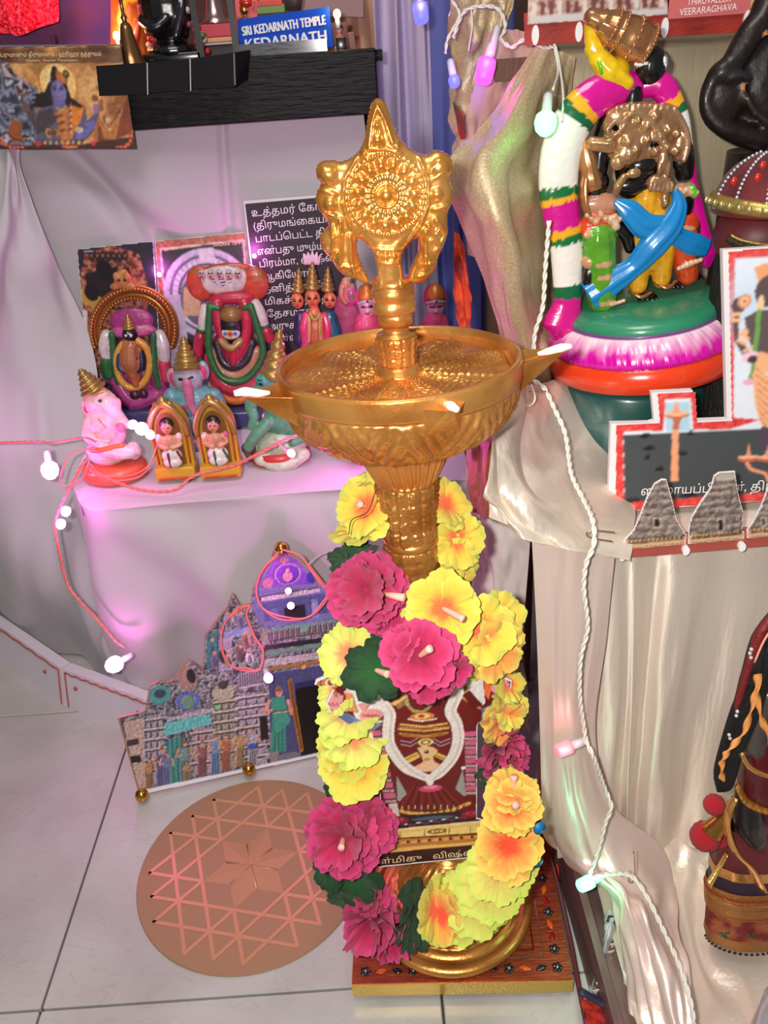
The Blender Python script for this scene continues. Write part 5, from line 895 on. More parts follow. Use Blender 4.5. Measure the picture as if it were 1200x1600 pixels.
def pr(g): return [
    g.e(205, 1030, 100, 72, (206, 200, 196), 0, 80), g.e(190, 900, 92, 105, (236, 196, 196), 0, 70), g.e(165, 800, 70, 68, (240, 206, 206), 0, 62), g.e(200, 800, 52, 50, (242, 208, 206), 10, 50),
    g.k([(205, 810, 20), (245, 850, 22), (282, 885, 24), (310, 905, 24)], [42, 34, 26, 18], (240, 206, 204)), g.k([(250, 800, 10), (262, 860, 12)], [20, 10], (236, 190, 190)), g.e(112, 820, 26, 40, (240, 200, 204), 20, 12), g.e(120, 828, 15, 22, (226, 70, 120), 32, 8),
    g.k([(130, 880, 30), (125, 940, 50), (175, 965, 66)], [30, 26, 22], (232, 190, 190)), g.k([(240, 890, 20), (280, 940, 50), (235, 985, 70)], [28, 24, 20], (224, 160, 180)), g.k([(210, 1000, 60), (300, 1010, 70), (345, 1010, 50)], [40, 36, 30], (216, 208, 204)),
    g.e(335, 1015, 38, 44, (222, 216, 210), 40, 34), g.k([(150, 1000, 70), (210, 990, 88), (290, 975, 80)], [13, 15, 13], (216, 112, 60)), g.e(160, 950, 34, 16, (190, 150, 80), 52, 20), g.e(278, 905, 20, 26, (206, 120, 160), 50, 20),
    g.s_(184, 778, 9, (20, 16, 18), 66, 40, 6), g.l([(165, 768, 62), (185, 764, 66), (202, 772, 64)], 3, (30, 20, 20)), g.l([(150, 850, 66), (180, 862, 66), (215, 900, 62)], 4, (170, 120, 40)), g.l([(165, 755, 60), (180, 730, 50)], 6, (226, 110, 40)), g.l([(110, 1080, 60), (200, 1105, 90), (300, 1080, 70)], 5, (180, 150, 150)), g.l([(320, 985, 80), (340, 1040, 80)], 2.5, (180, 150, 140)), g.l([(345, 985, 78), (362, 1035, 70)], 2.5, (180, 150, 140)), g.s_(150, 745, 26, (220, 120, 60), 40, 40, 10)]
t, g = elephant('white and pink elephant-headed idol on an orange base at the left front of the step', F2, c[1], (200, 1100), (216, 96, 62), (.042, .034, .018), pr, c)
crown(t, g, ((145, 748, 10), (82, 655, 10)), 62); obj('necklace', g.rod([(130, 690+60, 55), (150, 745, 68), (185, 735, 66), (215, 725, 50)], 6), mat('aged_gold_paint'), t)
c = at(208, 640, z=ZS)
def pr(g): return [g.e(300, 840, 96, 60, (130, 128, 140), 0, 60), g.e(270, 760, 70, 80, (140, 140, 156), 0, 50), g.e(235, 675, 60, 56, (150, 148, 168), 0, 48), g.k([(255, 690, 20), (290, 740, 26), (300, 790, 26), (280, 820, 30)], [36, 28, 22, 16], (146, 146, 166)), g.e(180, 690, 22, 34, (180, 130, 150), 16, 12), g.e(178, 692, 14, 22, (206, 60, 110), 26, 8), g.s_(242, 655, 8, (20, 20, 24), 52, 36, 6), g.l([(228, 642, 50), (250, 638, 50)], 3, (30, 24, 24)), g.l([(225, 735, 60), (260, 760, 60), (300, 745, 50)], 4, (170, 130, 60)), g.k([(330, 800, 20), (380, 850, 40), (350, 880, 50)], [26, 24, 20], (150, 110, 90)), g.k([(220, 760, 20), (215, 820, 40), (260, 850, 50)], [26, 22, 18], (140, 136, 156))]
t, g = elephant('grey lavender elephant-headed idol behind the white and pink one', F2, c[1]-.01, (280, 860), (70, 66, 84), (.045, .032, .016), pr, c+[-.002, -.01, 0]); crown(t, g, ((205, 640, 0), (128, 545, 0)), 62)
c = at(303, 688, z=ZS)
TE = (110, 166, 176)
def pr(g): return [g.e(605, 800, 118, 86, TE, 0, 70), g.e(600, 900, 100, 80, (88, 140, 160), 0, 76), g.e(585, 690, 68, 62, (176, 178, 190), 16, 56), g.e(510, 688, 28, 44, (190, 160, 180), 0, 14), g.e(514, 690, 16, 30, (226, 60, 120), 12, 10), g.e(655, 655, 26, 46, (150, 170, 186), 0, 14), g.e(655, 660, 14, 30, (226, 70, 130), 12, 10), g.k([(588, 690, 62), (596, 740, 70), (606, 790, 74), (625, 830, 76)], [24, 22, 18, 12], (214, 120, 160)),
    g.k([(505, 770, 10), (485, 830, 20), (530, 860, 60)], [36, 30, 24], TE), g.k([(705, 770, 10), (735, 820, 20), (690, 860, 60)], [36, 30, 24], TE), g.k([(640, 860, 70), (636, 920, 80)], [16, 12], (90, 50, 40)), g.k([(540, 960, 50), (640, 975, 70), (700, 950, 50)], [34, 36, 30], (150, 110, 160)), g.e(560, 870, 30, 26, (196, 110, 150), 66, 20),
    g.s_(558, 675, 11, (24, 20, 26), 72, 30, 5), g.s_(606, 668, 11, (24, 20, 26), 72, 30, 5), g.l([(544, 660, 72), (570, 660, 76)], 3, (20, 14, 18)), g.l([(594, 655, 76), (622, 648, 70)], 3, (20, 14, 18)), g.l([(540, 730, 70), (548, 800, 80), (575, 850, 84)], 6, (150, 120, 70)), g.l([(655, 720, 60), (650, 790, 80), (630, 850, 84)], 7, (160, 130, 80)), g.s_(575, 808, 13, (190, 80, 130), 84), g.s_(576, 860, 9, (110, 110, 110), 84), g.l([(480, 790, 46), (510, 800, 56)], 7, (190, 150, 70)), g.l([(690, 775, 56), (725, 765, 46)], 7, (190, 150, 70)), g.s_(580, 640, 7, (210, 40, 60), 74)]
t, g = elephant('blue grey elephant-headed idol with pink trunk in the middle of the step', F2, c[1], (600, 960), (198, 86, 60), (.034, .030, .012), pr, c); crown(t, g, ((578, 640, 10), (560, 510, 0)), 62)
obj('crown_band', g.rod([(528, 640, 40), (580, 615, 74), (635, 630, 40)], 11, flat=.6), mat('aged_gold_paint'), t)
c = at(438, 715, z=ZS)
GR = (92, 158, 124)
def pr(g): return [g.e(1015, 1000, 128, 86, (176, 190, 160), 0, 92), g.e(1040, 880, 110, 90, GR, 0, 74), g.e(975, 740, 70, 74, (88, 150, 120), 0, 56), g.k([(950, 740, 10), (905, 760, 24), (880, 810, 34), (895, 860, 44), (880, 900, 50)], [46, 38, 30, 24, 16], (96, 166, 134)), g.e(940, 690, 40, 30, (70, 160, 150), 24, 40), g.k([(960, 880, 50), (900, 940, 70), (870, 990, 60)], [30, 26, 24], (100, 160, 130)), g.k([(1110, 870, 20), (1150, 930, 40), (1080, 960, 76)], [32, 28, 22], GR), g.e(870, 1000, 34, 30, (70, 60, 50), 50, 26), g.k([(880, 1040, 70), (860, 1000, 70), (880, 950, 66)], [14, 12, 10], (84, 70, 54)), g.k([(930, 1040, 70), (1040, 1060, 96), (1130, 1020, 70)], [34, 36, 30], (206, 206, 186)),
    g.s_(928, 702, 9, (20, 26, 24), 56, 40, 6), g.l([(905, 685, 50), (940, 680, 60)], 3, (20, 40, 36)), g.l([(950, 850, 76), (1010, 870, 84), (1090, 850, 60)], 4, (120, 80, 60)), g.s_(1050, 1000, 8, (220, 206, 190), 96)]
t, g = elephant('green elephant-headed idol on a red base at the right front, below the lamp dish', F2, c[1], (1000, 1050), (190, 46, 46), (.040, .034, .016), pr, c); crown(t, g, ((985, 690, 0), (1010, 480, 0)), 64)
# two little arched shrines
def shrine(px, py, label, skirt):
    c = at(px, py, z=ZS); t = thing('arched_shrine', label, 'idol', (c[0], c[1]+.008, ZS), 'little yellow arched shrines at the step edge'); m = mpp(c+[0, 0, .04])
    x, y, w = c[0], c[1], 30*m; H = .104
    tk = .014; out = [(-w, 0), (w, 0), (w, H*.62)]+[(w*math.cos(a), H*.62+H*.34*math.sin(a)) for a in np.linspace(.15, math.pi-.15, 14)]+[(-w, H*.62)]
    V = [(x+a, y+tk+.002, ZS+b) for a, b in out]; YE = mat('shrine_yellow', (204, 156, 44), .4, coat=.3, bump=(200, .2, .001)); obj('back_slab', prism(V, tk, (0, -1, 0)), YE, t, False)
    obj('plinth', box((x, y+.004, ZS+.009), (w*2.1, .03, .018), bev=.002), YE, t); RDL = mat('shrine_red_line', (190, 62, 34), .4)
    obj('red_line', tube([(x-w*.86, y-.0125, ZS+.0035), (x+w*.86, y-.0125, ZS+.0035)], .0012, 6), RDL, t); yy = y-.012+.0005
    obj('red_line', tube([(x-w*.82, y+.001-.012+.01, ZS+.02), (x-w*.82, y-.001, ZS+H*.6), (x-w*.5, y-.001, ZS+H*.86), (x, y-.001, ZS+H*.92), (x+w*.5, y-.001, ZS+H*.86), (x+w*.82, y-.001, ZS+H*.6), (x+w*.82, y-.001, ZS+.02)], .0012, 6, 4), RDL, t)
    obj('gold_arch', tube([(x-w*.95, y-.002, ZS+H*.55), (x-w*.9, y-.003, ZS+H*.70), (x-w*.5, y-.004, ZS+H*.90), (x, y-.004, ZS+H*.99), (x+w*.5, y-.004, ZS+H*.90), (x+w*.9, y-.003, ZS+H*.70), (x+w*.95, y-.002, ZS+H*.55)], [.003, .0042, .005, .0055, .005, .0042, .003], 10, 5), mat('aged_gold_paint'), t)
    obj('crest', join(ell((x, y-.003, ZS+H*1.02), (.006, .005, .007), 12), ell((x-.008, y-.003, ZS+H*.985), (.005, .004, .004), 10), ell((x+.008, y-.003, ZS+H*.985), (.005, .004, .004), 10)), mat('aged_gold_paint'), t)
    obj('niche', prism([(x+a*.62, y-.0012, ZS+.018+b*.72) for a, b in out], .001, (0, -1, 0)), mat('niche_dark', (120, 74, 30), .5), t, False)
    skin = (206, 146, 110); z = ZS
    P = [E((x, y-.006, z+.072), (.0075, .006, .0085), skin), E((x, y-.004, z+.076), (.0092, .006, .0088), (24, 16, 18)), E((x, y-.006, z+.052), (.0105, .007, .011), skin), K([(x-.009, y-.006, z+.058), (x-.014, y-.008, z+.05), (x-.004, y-.012, z+.046)], [.0038, .003, .003], skin), K([(x+.009, y-.006, z+.058), (x+.014, y-.008, z+.05), (x+.004, y-.012, z+.046)], [.0038, .003, .003], skin),
         E((x, y-.007, z+.034), (.0135, .008, .011), skirt[0]), E((x, y-.009, z+.026), (.0125, .008, .008), skirt[0]), E((x-.013, y-.005, z+.058), (.0045, .004, .006), (226, 200, 196)), E((x+.013, y-.005, z+.058), (.0045, .004, .006), skirt[2]), K([(x-.003, y-.015, z+.040), (x-.002, y-.016, z+.022)], [.0014, .0014], skirt[1]), K([(x+.009, y-.013, z+.042), (x+.013, y-.010, z+.026)], [.0014, .0014], skirt[1]),
         SPOT((x-.0028, y-.0115, z+.0735), (.0014, .003, .0009), (20, 12, 12)), SPOT((x+.0028, y-.0115, z+.0735), (.0014, .003, .0009), (20, 12, 12)), SPOT((x, y-.012, z+.0685), (.002, .003, .0008), (190, 50, 50)), SPOT((x, y-.012, z+.077), (.0008, .003, .0014), (210, 40, 40)), SLINE([(x-.006, y-.012, z+.060), (x, y-.013, z+.056), (x+.006, y-.012, z+.060)], [.0012], (196, 150, 60))]
    clay('figure', P, .00085, CLAY, t)
shrine(278, 745, 'little yellow arched shrine, left one, its figure in a white and maroon skirt', ((226, 220, 212), (130, 40, 40), (226, 200, 196)))
shrine(348, 742, 'little yellow arched shrine, right one, its figure in a white and green skirt', ((222, 222, 208), (50, 110, 60), (206, 90, 130)))
# gold-arched dark idol (left back)
c = at(215, 652, z=ZS); t = thing('arched_idol', 'dark idol under a golden arch with purple cloth and yellow oval garland', 'idol', (c[0], c[1]+.01, ZS), None); g = Fig(F2, c[1], 3.); g.p(325, 800); AG = mat('bronze_gold_paint', (178, 112, 58), .32, .6, bump=(260, .3, .001))
def archring(r0, r1, th, m, name, cy=470, ry=1., beads=0):
    a = np.linspace(-.42, math.pi+.42, 60); P = [g.p(325+(r0+r1)/2*math.cos(x)*1.0, cy-(r0+r1)/2*math.sin(x)*ry, -12) for x in a]; obj(name, tube(P, (r1-r0)/2*g.m, 10, flat=.6, up=(0, 1, 0)), m, t)
    if beads: 
        for q in range(beads): x = -.4+(math.pi+.8)*q/(beads-1); V = g.ball(325+beads_r*math.cos(x), cy-beads_r*math.sin(x)*ry, 11, 6, n=6); BB.append(V)
BB = []; beads_r = 196; archring(150, 178, 0, AG, 'arch_ring'); archring(178, 200, 0, AG, 'arch_ring', beads=48); archring(198, 212, 0, AG, 'arch_ring'); obj('arch_beads', join(BB), AG, t, kind='stuff')
BB = []; beads_r = 152
for q in range(40): x = -.4+(math.pi+.8)*q/39; BB.append(g.ball(325+152*math.cos(x), 470-152*math.sin(x), 8, 8, n=6))
obj('arch_beads', join(BB), AG, t, kind='stuff')
obj('arch_panel', prism([g.p(325+160*math.cos(x), 470-160*math.sin(x)*1., -30) for x in np.linspace(-.5, math.pi+.5, 40)]+[g.p(200, 700, -30), g.p(480, 680, -30)], .006, (0, 1, 0)), mat('arch_inner', (110, 60, 40), .5), t, False)
clay('crest', [g.e(275, 232, 40, 44, (190, 124, 66), 0, 24), g.e(250, 215, 16, 22, (196, 130, 70), 14, 12), g.e(298, 215, 16, 22, (196, 130, 70), 14, 12), g.e(275, 195, 22, 14, (196, 130, 70), 0, 12), g.e(240, 262, 22, 16, (190, 124, 66), 6, 12), g.e(312, 262, 22, 16, (190, 124, 66), 6, 12), g.s_(262, 228, 6, (60, 30, 20), 24), g.s_(290, 228, 6, (60, 30, 20), 24)], .0012, CLAY, t)
MG = (170, 60, 130)
clay('purple_drape', [g.e(320, 425, 100, 62, MG, 0, 24), g.e(325, 470, 112, 30, (196, 90, 150), 10, 26), g.k([(250, 700, 10), (330, 790, 26), (440, 760, 20)], [40, 46, 40], MG), g.k([(420, 560, 10), (450, 700, 16), (470, 770, 20)], [34, 36, 30], MG), g.k([(240, 560, 0), (262, 680, 6)], [30, 34], MG), g.e(350, 720, 110, 90, (160, 50, 110), 0, 30), g.e(330, 590, 90, 130, (90, 50, 70), -4, 26), g.l([(225, 455, 36), (320, 425, 38), (418, 470, 36)], 9, (196, 40, 90))], .0013, CLAY, t)
for s, pts in ((0, [(205, 480, 24), (200, 530, 30), (208, 575, 30)]), (1, [(455, 480, 24), (472, 530, 30), (478, 590, 30)])):
    clay('side_garland', [g.k(pts, [24, 30, 26], (214, 204, 202)), g.k([(pts[-1][0]-2, pts[-1][1]+20, 30), (pts[-1][0]+6, pts[-1][1]+90, 30)], [28, 26], (40, 110, 60) if not s else (196, 60, 90)), g.k([(pts[0][0]+30, pts[0][1], 36), (pts[0][0]+42, 620, 40), (pts[0][0]+60 if not s else pts[0][0]-20, 700, 40)] if not s else [(430, 480, 40), (432, 620, 40), (455, 720, 40)], [16, 17, 16], (40, 106, 58))], .0012, CLAY, t)
clay('oval_garland', [g.k([(335+78*math.sin(a), 605-118*math.cos(a)*(1 if abs(a-math.pi) < 2 else .9), 44) for a in np.linspace(.25, 2*math.pi-.25, 14)], [17]*14, (222, 164, 66))], .0012, CLAY, t)
clay('figure', [g.e(320, 475, 34, 38, (22, 18, 22), 46, 30), g.k([(322, 520, 40), (325, 600, 50), (345, 670, 44)], [40, 46, 26], (176, 110, 70)), g.e(320, 545, 56, 26, (186, 120, 76), 44, 26), g.k([(270, 560, 46), (275, 620, 60), (300, 640, 64)], [15, 14, 12], (40, 60, 90)), g.k([(372, 560, 46), (378, 620, 60), (350, 640, 64)], [15, 14, 12], (30, 30, 60)), g.e(325, 610, 30, 40, (206, 130, 90), 66, 20), g.k([(330, 640, 60), (350, 700, 60)], [22, 16], (190, 100, 60)), g.s_(308, 470, 5, (230, 230, 230), 74), g.s_(332, 470, 5, (230, 230, 230), 74), g.l([(312, 452, 72), (320, 462, 76), (328, 452, 72)], 3, (240, 236, 230)), g.l([(290, 580, 70), (320, 600, 84), (360, 575, 70)], 5, (110, 50, 40)), g.e(345, 750, 24, 22, (60, 24, 44), 60, 16), g.e(385, 748, 22, 22, (60, 24, 44), 56, 16)], .0011, CLAY, t); crown(t, g, ((318, 448, 46), (308, 385, 44)), 30)
obj('base', box((c[0]+.002, c[1]-.006, ZS+.010), (.096, .05, .02), bev=.003), mat('navy_clay', (52, 58, 100), .35, coat=.4), t)
# red hooded stone idol
c = at(365, 655, z=ZS); t = thing('hooded_idol', 'round stone idol with white forehead lines under an orange serpent hood', 'idol', (c[0], c[1]+.01, ZS)); g = Fig(F2, c[1], 3.); g.p(800, 700)
HC = (196, 70, 44); W_ = (222, 206, 206)
pr_ = [g.e(768, 245, 184, 84, HC, -16, 22), g.e(640, 250, 66, 78, (206, 76, 50), -8, 24), g.e(890, 250, 66, 78, (206, 76, 50), -8, 24), g.l([(600, 190, 10), (690, 160, 20), (800, 155, 20), (900, 180, 10), (945, 240, 6)], 10, (176, 100, 50)), g.e(745, 232, 112, 64, W_, 4, 20)]
for i in range(5):
    x = 650+i*42; pr_ += [g.e(x, 200, 17, 20, (226, 190, 196), 24, 12), g.s_(x-6, 194, 4, (30, 20, 26), 34), g.s_(x+6, 194, 4, (30, 20, 26), 34), g.s_(x, 208, 5, (200, 30, 60), 34)]
    for j in range(4): pr_.append(g.l([(x-6+j*6, 226+j*14, 26), (x+18+j*5, 222+j*14, 26)], 4, (60, 80, 150) if j % 2 else (150, 70, 130)))
clay('serpent_hood', pr_, .0011, CLAY, t)
RD = (196, 44, 74)
clay('mantle', [g.e(790, 312, 104, 30, RD, 10, 34), g.k([(720, 340, 20), (735, 440, 30), (770, 540, 36), (800, 590, 40)], [30, 28, 26, 22], RD), g.k([(850, 340, 20), (860, 440, 30), (835, 540, 36), (805, 590, 40)], [30, 28, 26, 22], RD), g.e(800, 580, 120, 120, (150, 34, 60), -14, 34), g.k([(700, 600, 10), (730, 690, 22), (810, 730, 30), (900, 690, 22), (935, 600, 10)], [44, 44, 44, 44, 44], (190, 52, 76)), g.k([(715, 700, 16), (760, 760, 26), (820, 775, 28), (885, 750, 22)], [34, 34, 34, 34], (226, 132, 52)), g.k([(705, 560, 18), (735, 640, 30), (800, 670, 36), (870, 640, 30), (905, 560, 18)], [26, 26, 26, 26, 26], (186, 130, 96)), g.k([(720, 520, 24), (750, 600, 38), (800, 625, 44), (860, 590, 38), (885, 520, 24)], [20, 20, 20, 20, 20], (50, 44, 54)), g.k([(800, 545, 50), (800, 600, 56)], [20, 16], RD)], .0013, CLAY, t)
clay('stone', [g.e(790, 440, 58, 84, (30, 28, 34), 30, 46), g.e(788, 385, 52, 40, (150, 110, 60), 34, 46), g.k([(745, 500, 60), (790, 530, 72), (835, 500, 60)], [16, 18, 16], (176, 134, 80)), g.e(790, 462, 42, 30, (236, 232, 230), 60, 18), g.l([(745, 455, 76), (790, 450, 82), (835, 455, 76)], 4.5, (70, 90, 160)), g.l([(745, 472, 76), (790, 468, 82), (835, 472, 76)], 4.5, (70, 90, 160)), g.s_(788, 462, 13, (226, 160, 40), 80), g.s_(788, 462, 7, (210, 30, 40), 80), g.s_(765, 462, 8, (90, 130, 200), 80), g.s_(812, 462, 8, (90, 130, 200), 80), g.l([(755, 366, 72), (790, 350, 80), (825, 366, 72)], 5, (200, 160, 90))], .0011, CLAY, t)
clay('green_garland', [g.k([(690, 345, 40), (684, 450, 44), (690, 560, 50), (740, 660, 62), (820, 686, 66), (890, 650, 60), (938, 560, 50), (915, 450, 44), (880, 345, 40)], [17]*9, (44, 110, 58)), g.k([(880, 345, 40), (850, 352, 40)], [16, 16], (44, 110, 58)), g.k([(690, 345, 40), (730, 352, 40)], [16, 16], (44, 110, 58))], .0012, CLAY, t)
clay('side_garland', [g.k([(665, 360, 16), (660, 400, 20), (655, 445, 20)], [22, 26, 24], W_), g.e(650, 460, 30, 14, (50, 110, 60), 24, 22), g.k([(642, 490, 20), (630, 570, 20)], [26, 26], (190, 40, 70)), g.e(628, 600, 28, 14, (50, 110, 60), 20, 22)], .0012, CLAY, t)
clay('side_garland', [g.k([(900, 340, 16), (920, 380, 20), (935, 425, 20)], [24, 28, 26], W_), g.e(940, 440, 30, 14, (50, 110, 60), 24, 22), g.k([(950, 465, 20), (965, 500, 20)], [28, 26], (190, 40, 70))], .0012, CLAY, t)
obj('base', box((c[0]+.004, c[1]-.008, ZS+.012), (.075, .055, .024), bev=.003), mat('navy_clay'), t)
# three-headed figure
c = at(495, 650, z=ZS); t = thing('three_headed_idol', 'three-headed orange-faced idol with tall golden crowns and pink garland', 'idol', (c[0], c[1], ZS)); g = Fig(F3, c[1], 3.3333); g.p(380, 600)
OF = (226, 130, 84)
def hd(x, y, r, d): return [g.e(x, y, r*.86, r*1.15, OF, d, r*.8), g.e(x, y-r*.4, r*.98, r*.9, (30, 20, 30), d-r*.25, r*.8), g.e(x, y+r*.25, r*.12, r*.2, (216, 110, 70), d+r*.82, r*.2), g.s_(x-r*.36, y-r*.04, r*.2, (24, 14, 16), d+r*.7, r*.5, r*.11), g.s_(x+r*.36, y-r*.04, r*.2, (24, 14, 16), d+r*.7, r*.5, r*.11), g.l([(x-r*.55, y-r*.28, d+r*.6), (x-r*.2, y-r*.34, d+r*.8)], r*.06, (30, 10, 10)), g.l([(x+r*.55, y-r*.28, d+r*.6), (x+r*.2, y-r*.34, d+r*.8)], r*.06, (30, 10, 10)), g.s_(x, y+r*.66, r*.26, (190, 40, 50), d+r*.7, r*.5, r*.1), g.l([(x, y-r*.7, d+r*.7), (x, y-r*.3, d+r*.8)], r*.07, (190, 30, 30)), g.l([(x-r*.35, y-r*.6, d+r*.7), (x, y-r*.55, d+r*.8), (x+r*.35, y-r*.6, d+r*.7)], r*.05, (150, 40, 30))]
clay('body', hd(362, 540, 46, 30)+hd(283, 560, 40, 8)+hd(452, 556, 42, 8)+[g.k([(368, 590, 20), (375, 640, 16)], [24, 34], OF), g.e(380, 720, 84, 90, (206, 110, 80), 0, 50), g.k([(300, 650, 16), (300, 760, 30)], [36, 40], (60, 40, 90)), g.k([(450, 650, 16), (480, 760, 30)], [40, 44], (20, 90, 110)), g.k([(330, 640, 30), (320, 700, 44), (330, 790, 50)], [26, 28, 26], (214, 60, 110)), g.k([(425, 640, 30), (440, 700, 44), (430, 790, 50)], [26, 28, 26], (206, 50, 90)), g.k([(345, 640, 46), (350, 690, 56), (345, 760, 60)], [10, 10, 10], (180, 150, 70)), g.k([(405, 640, 46), (400, 690, 56), (405, 760, 60)], [10, 10, 10], (180, 150, 70)), g.k([(352, 620, 50), (375, 650, 62), (400, 620, 50)], [9, 10, 9], (190, 150, 80)), g.s_(376, 632, 10, (150, 120, 60), 70), g.e(380, 860, 96, 60, (190, 60, 60), 0, 56)], .00105, CLAY, t)
for x, y0, y1, r, d in ((360, 500, 370, 40, 26), (286, 520, 405, 36, 6), (440, 515, 400, 36, 6)): crown(t, g, ((x, y0, d), (x+(2 if x > 300 else 4), y1, d)), r)
obj('flame_fan', join([g.rod([(360+dx, 380, -10), (360+dx*1.2, 340, -10), (360+dx*1.5, 306+abs(dx)*.5, -10)], [12, 12, 2], 8, 4, .5) for dx in (-32, -16, 0, 16, 32)]), mat('pale_pink_paint', (236, 196, 216), .5), t)
g2 = c; obj('base', box((c[0]+.001, c[1], ZS+.008), (.06, .04, .016), bev=.003), mat('navy_clay'), t)
# figures half hidden by the dish
F8 = cr(530, 400, 5.714)
def peeper(x, y0, label, sgn):
    q = F8((x, 600)); t0 = at(q[0], q[1]+30, y=y0); t = thing('seated_idol', label, 'idol', (t0[0], y0, ZS)); g = Fig(F8, y0, 5.714); g.p(x, 400); MGT = (196, 40, 104)
    clay('body', [g.e(x, 450, 84, 100, (206, 150, 160), 0, 70), g.e(x, 640, 130, 160, (200, 70, 110), -10, 90), g.e(x, 860, 190, 180, (170, 60, 90), -10, 120), g.s_(x-36, 440, 26, (30, 20, 26), 68, 50, 8), g.s_(x+36, 436, 26, (30, 20, 26), 68, 50, 8), g.l([(x-60, 425, 50), (x-34, 410, 66), (x-10, 424, 70)], 6, (30, 16, 20)), g.l([(x+10, 420, 70), (x+34, 404, 66), (x+60, 418, 50)], 6, (30, 16, 20)), g.s_(x, 470, 12, (230, 210, 200), 76), g.s_(x, 500, 22, (190, 40, 60), 70, 40, 8)], .0013, CLAY, t)
    obj('crown_band', g.rod([(x-76, 420, 10), (x-40, 395, 56), (x, 385, 74), (x+40, 390, 56), (x+76, 405, 10)], 22, flat=.6), mat('silver_paint', (190, 190, 196), .4, .3), t); obj('jewel', g.ball(x, 382, 12, 100), mat('maroon_cord'), t)
    obj('crown', lathe([(80*g.m, 0), (84*g.m, 20*g.m), (70*g.m, 80*g.m), (40*g.m, 120*g.m), (10*g.m, 140*g.m)], 24, g.p(x, 380, 0)), mat('orange_gold_paint', (196, 120, 50), .4, .4), t)
    obj('halo', prism([g.p(x+104*math.cos(a), 390-130*math.sin(a), -44) for a in np.linspace(-.8, math.pi+.8, 24)], .004, (0, 1, 0)), mat('magenta_paint', MGT, .35, coat=.4), t, False)
    L = ZS; v = g.p(x, 860); obj('base', lathe([(.045, 0), (.047, .004), (.044, v[2]-150*g.m-L if v[2]-150*g.m-L > .008 else .008), (.02, .012 if v[2]-150*g.m-L < .008 else v[2]-150*g.m-L+.004)], 28, (v[0], y0, L)), mat('navy_clay'), t)
peeper(860, 1.15, 'pink idol with silver brow band peeking over the dish right of the lamp stem', 1)
peeper(250, 1.12, 'pink idol with silver brow band partly hidden behind the lamp stem', -1)
t0 = at(560, 520, y=1.18); g = Fig(F8, 1.19, 5.714); g.p(90, 300); t = thing('seated_idol', 'tall pink and peach figure seen left of the lamp stem above the dish', 'idol', (t0[0], 1.19, ZS))
clay('body', [g.e(80, 300, 70, 110, (226, 140, 170), 0, 60), g.e(60, 240, 44, 60, (226, 150, 120), 30, 40), g.e(100, 200, 40, 50, (90, 110, 90), 10, 40), g.e(110, 350, 60, 90, (230, 90, 160), 30, 50), g.e(70, 560, 120, 260, (200, 90, 130), 0, 70), g.e(70, 900, 150, 240, (170, 80, 110), 0, 80), g.k([(30, 260, 40), (20, 340, 60), (60, 400, 70)], [30, 26, 22], (226, 130, 110)), g.s_(110, 340, 24, (150, 110, 90), 70)], .0014, CLAY, t)
v = g.p(70, 1000); obj('base', lathe([(.038, 0), (.04, .004), (.036, max(.01, v[2]-ZS)), (.02, max(.012, v[2]-ZS+.003))], 24, (v[0], 1.19, ZS)), mat('navy_clay'), t)
# dark glass lamp with red base right below the dish
c = at(572, 712, z=ZS); t = thing('small_idol', 'small dark glossy figure on a red base under the lamp dish', 'idol', (c[0], c[1], ZS))
obj('base', lathe([(.022, 0), (.023, .002), (.023, .008), (.018, .009)], 28, (c[0], c[1], ZS)), mat('clay_190_46_46'), t)
clay('body', [E((c[0], c[1], ZS+.022), (.017, .014, .016), (40, 30, 44)), E((c[0]-.004, c[1]-.004, ZS+.042), (.011, .01, .013), (60, 50, 66)), K([(c[0]+.01, c[1]-.008, ZS+.03), (c[0]+.018, c[1]-.012, ZS+.02)], [.005, .004], (150, 140, 150))], .0012, PAINT, t)
# ------------------------------------------------------------------ big painted idol on an upturned green bucket
ZT = .452
bc = np.array([.262, .80, ZT+.001]); BK = mat('green_plastic', (14, 74, 70), .3, coat=.3, var=(12, (10, 60, 60), 3, .4, .7))
t = thing('upturned_bucket', 'upturned dark green plastic bucket holding up the big painted idol', 'bucket', bc)
pc = at(1003, 464, y=.80); AXI = np.array([-.11, -.03, 1.]); AXI /= np.linalg.norm(AXI); PT = pc-AXI*.064; HB = PT[2]-ZT-.012
obj('wall', lathe([(.0, .002), (.074, .0), (.082, .001), (.0835, .004), (.082, .010), (.0815, .016), (.083, .020), (.082, .026), (.078, .030), (.0765, HB*.6), (.074, HB-.006), (.071, HB), (.0, HB)], 72, bc), BK, t)
obj('rim', lathe([(.082, .012), (.087, .014), (.088, .018), (.086, .022), (.081, .024)], 72, bc, cap=False), BK, t)
fa = lambda p: (800+p[0]/3, p[1]/3.); fb = lambda p: (800+p[0]/3, 150+p[1]/3.)
T0 = PT; t = thing('big_idol', 'large glossy idol with gold crown, white garland and blue sash on a lotus base', 'idol', T0)
ax = np.array([-.035, 0, 1.]); RP = .0945; pc0 = T0
obj('red_plinth', lathe([(0, 0), (RP-.006, 0), (RP, .003), (RP+.001, .012), (RP-.001, .024), (RP-.006, .027), (0, .027)], 96, pc0, AXI), mat('red_gloss', (222, 62, 24), .22, coat=.6, bump=(40, .25, .002)), t)
v, f = lathe(list(map(tuple, smoothpath([(RP-.004, .025), (RP-.002, .030), (RP-.007, .040), (RP-.016, .048), (RP-.022, .050)], 5))), 288, pc0, AXI, disp=lambda th, s, r, z: .0016*np.abs(np.sin(th*17))*np.sin(s*math.pi)+.0006*np.sin(th*90+s*9), cap=False)
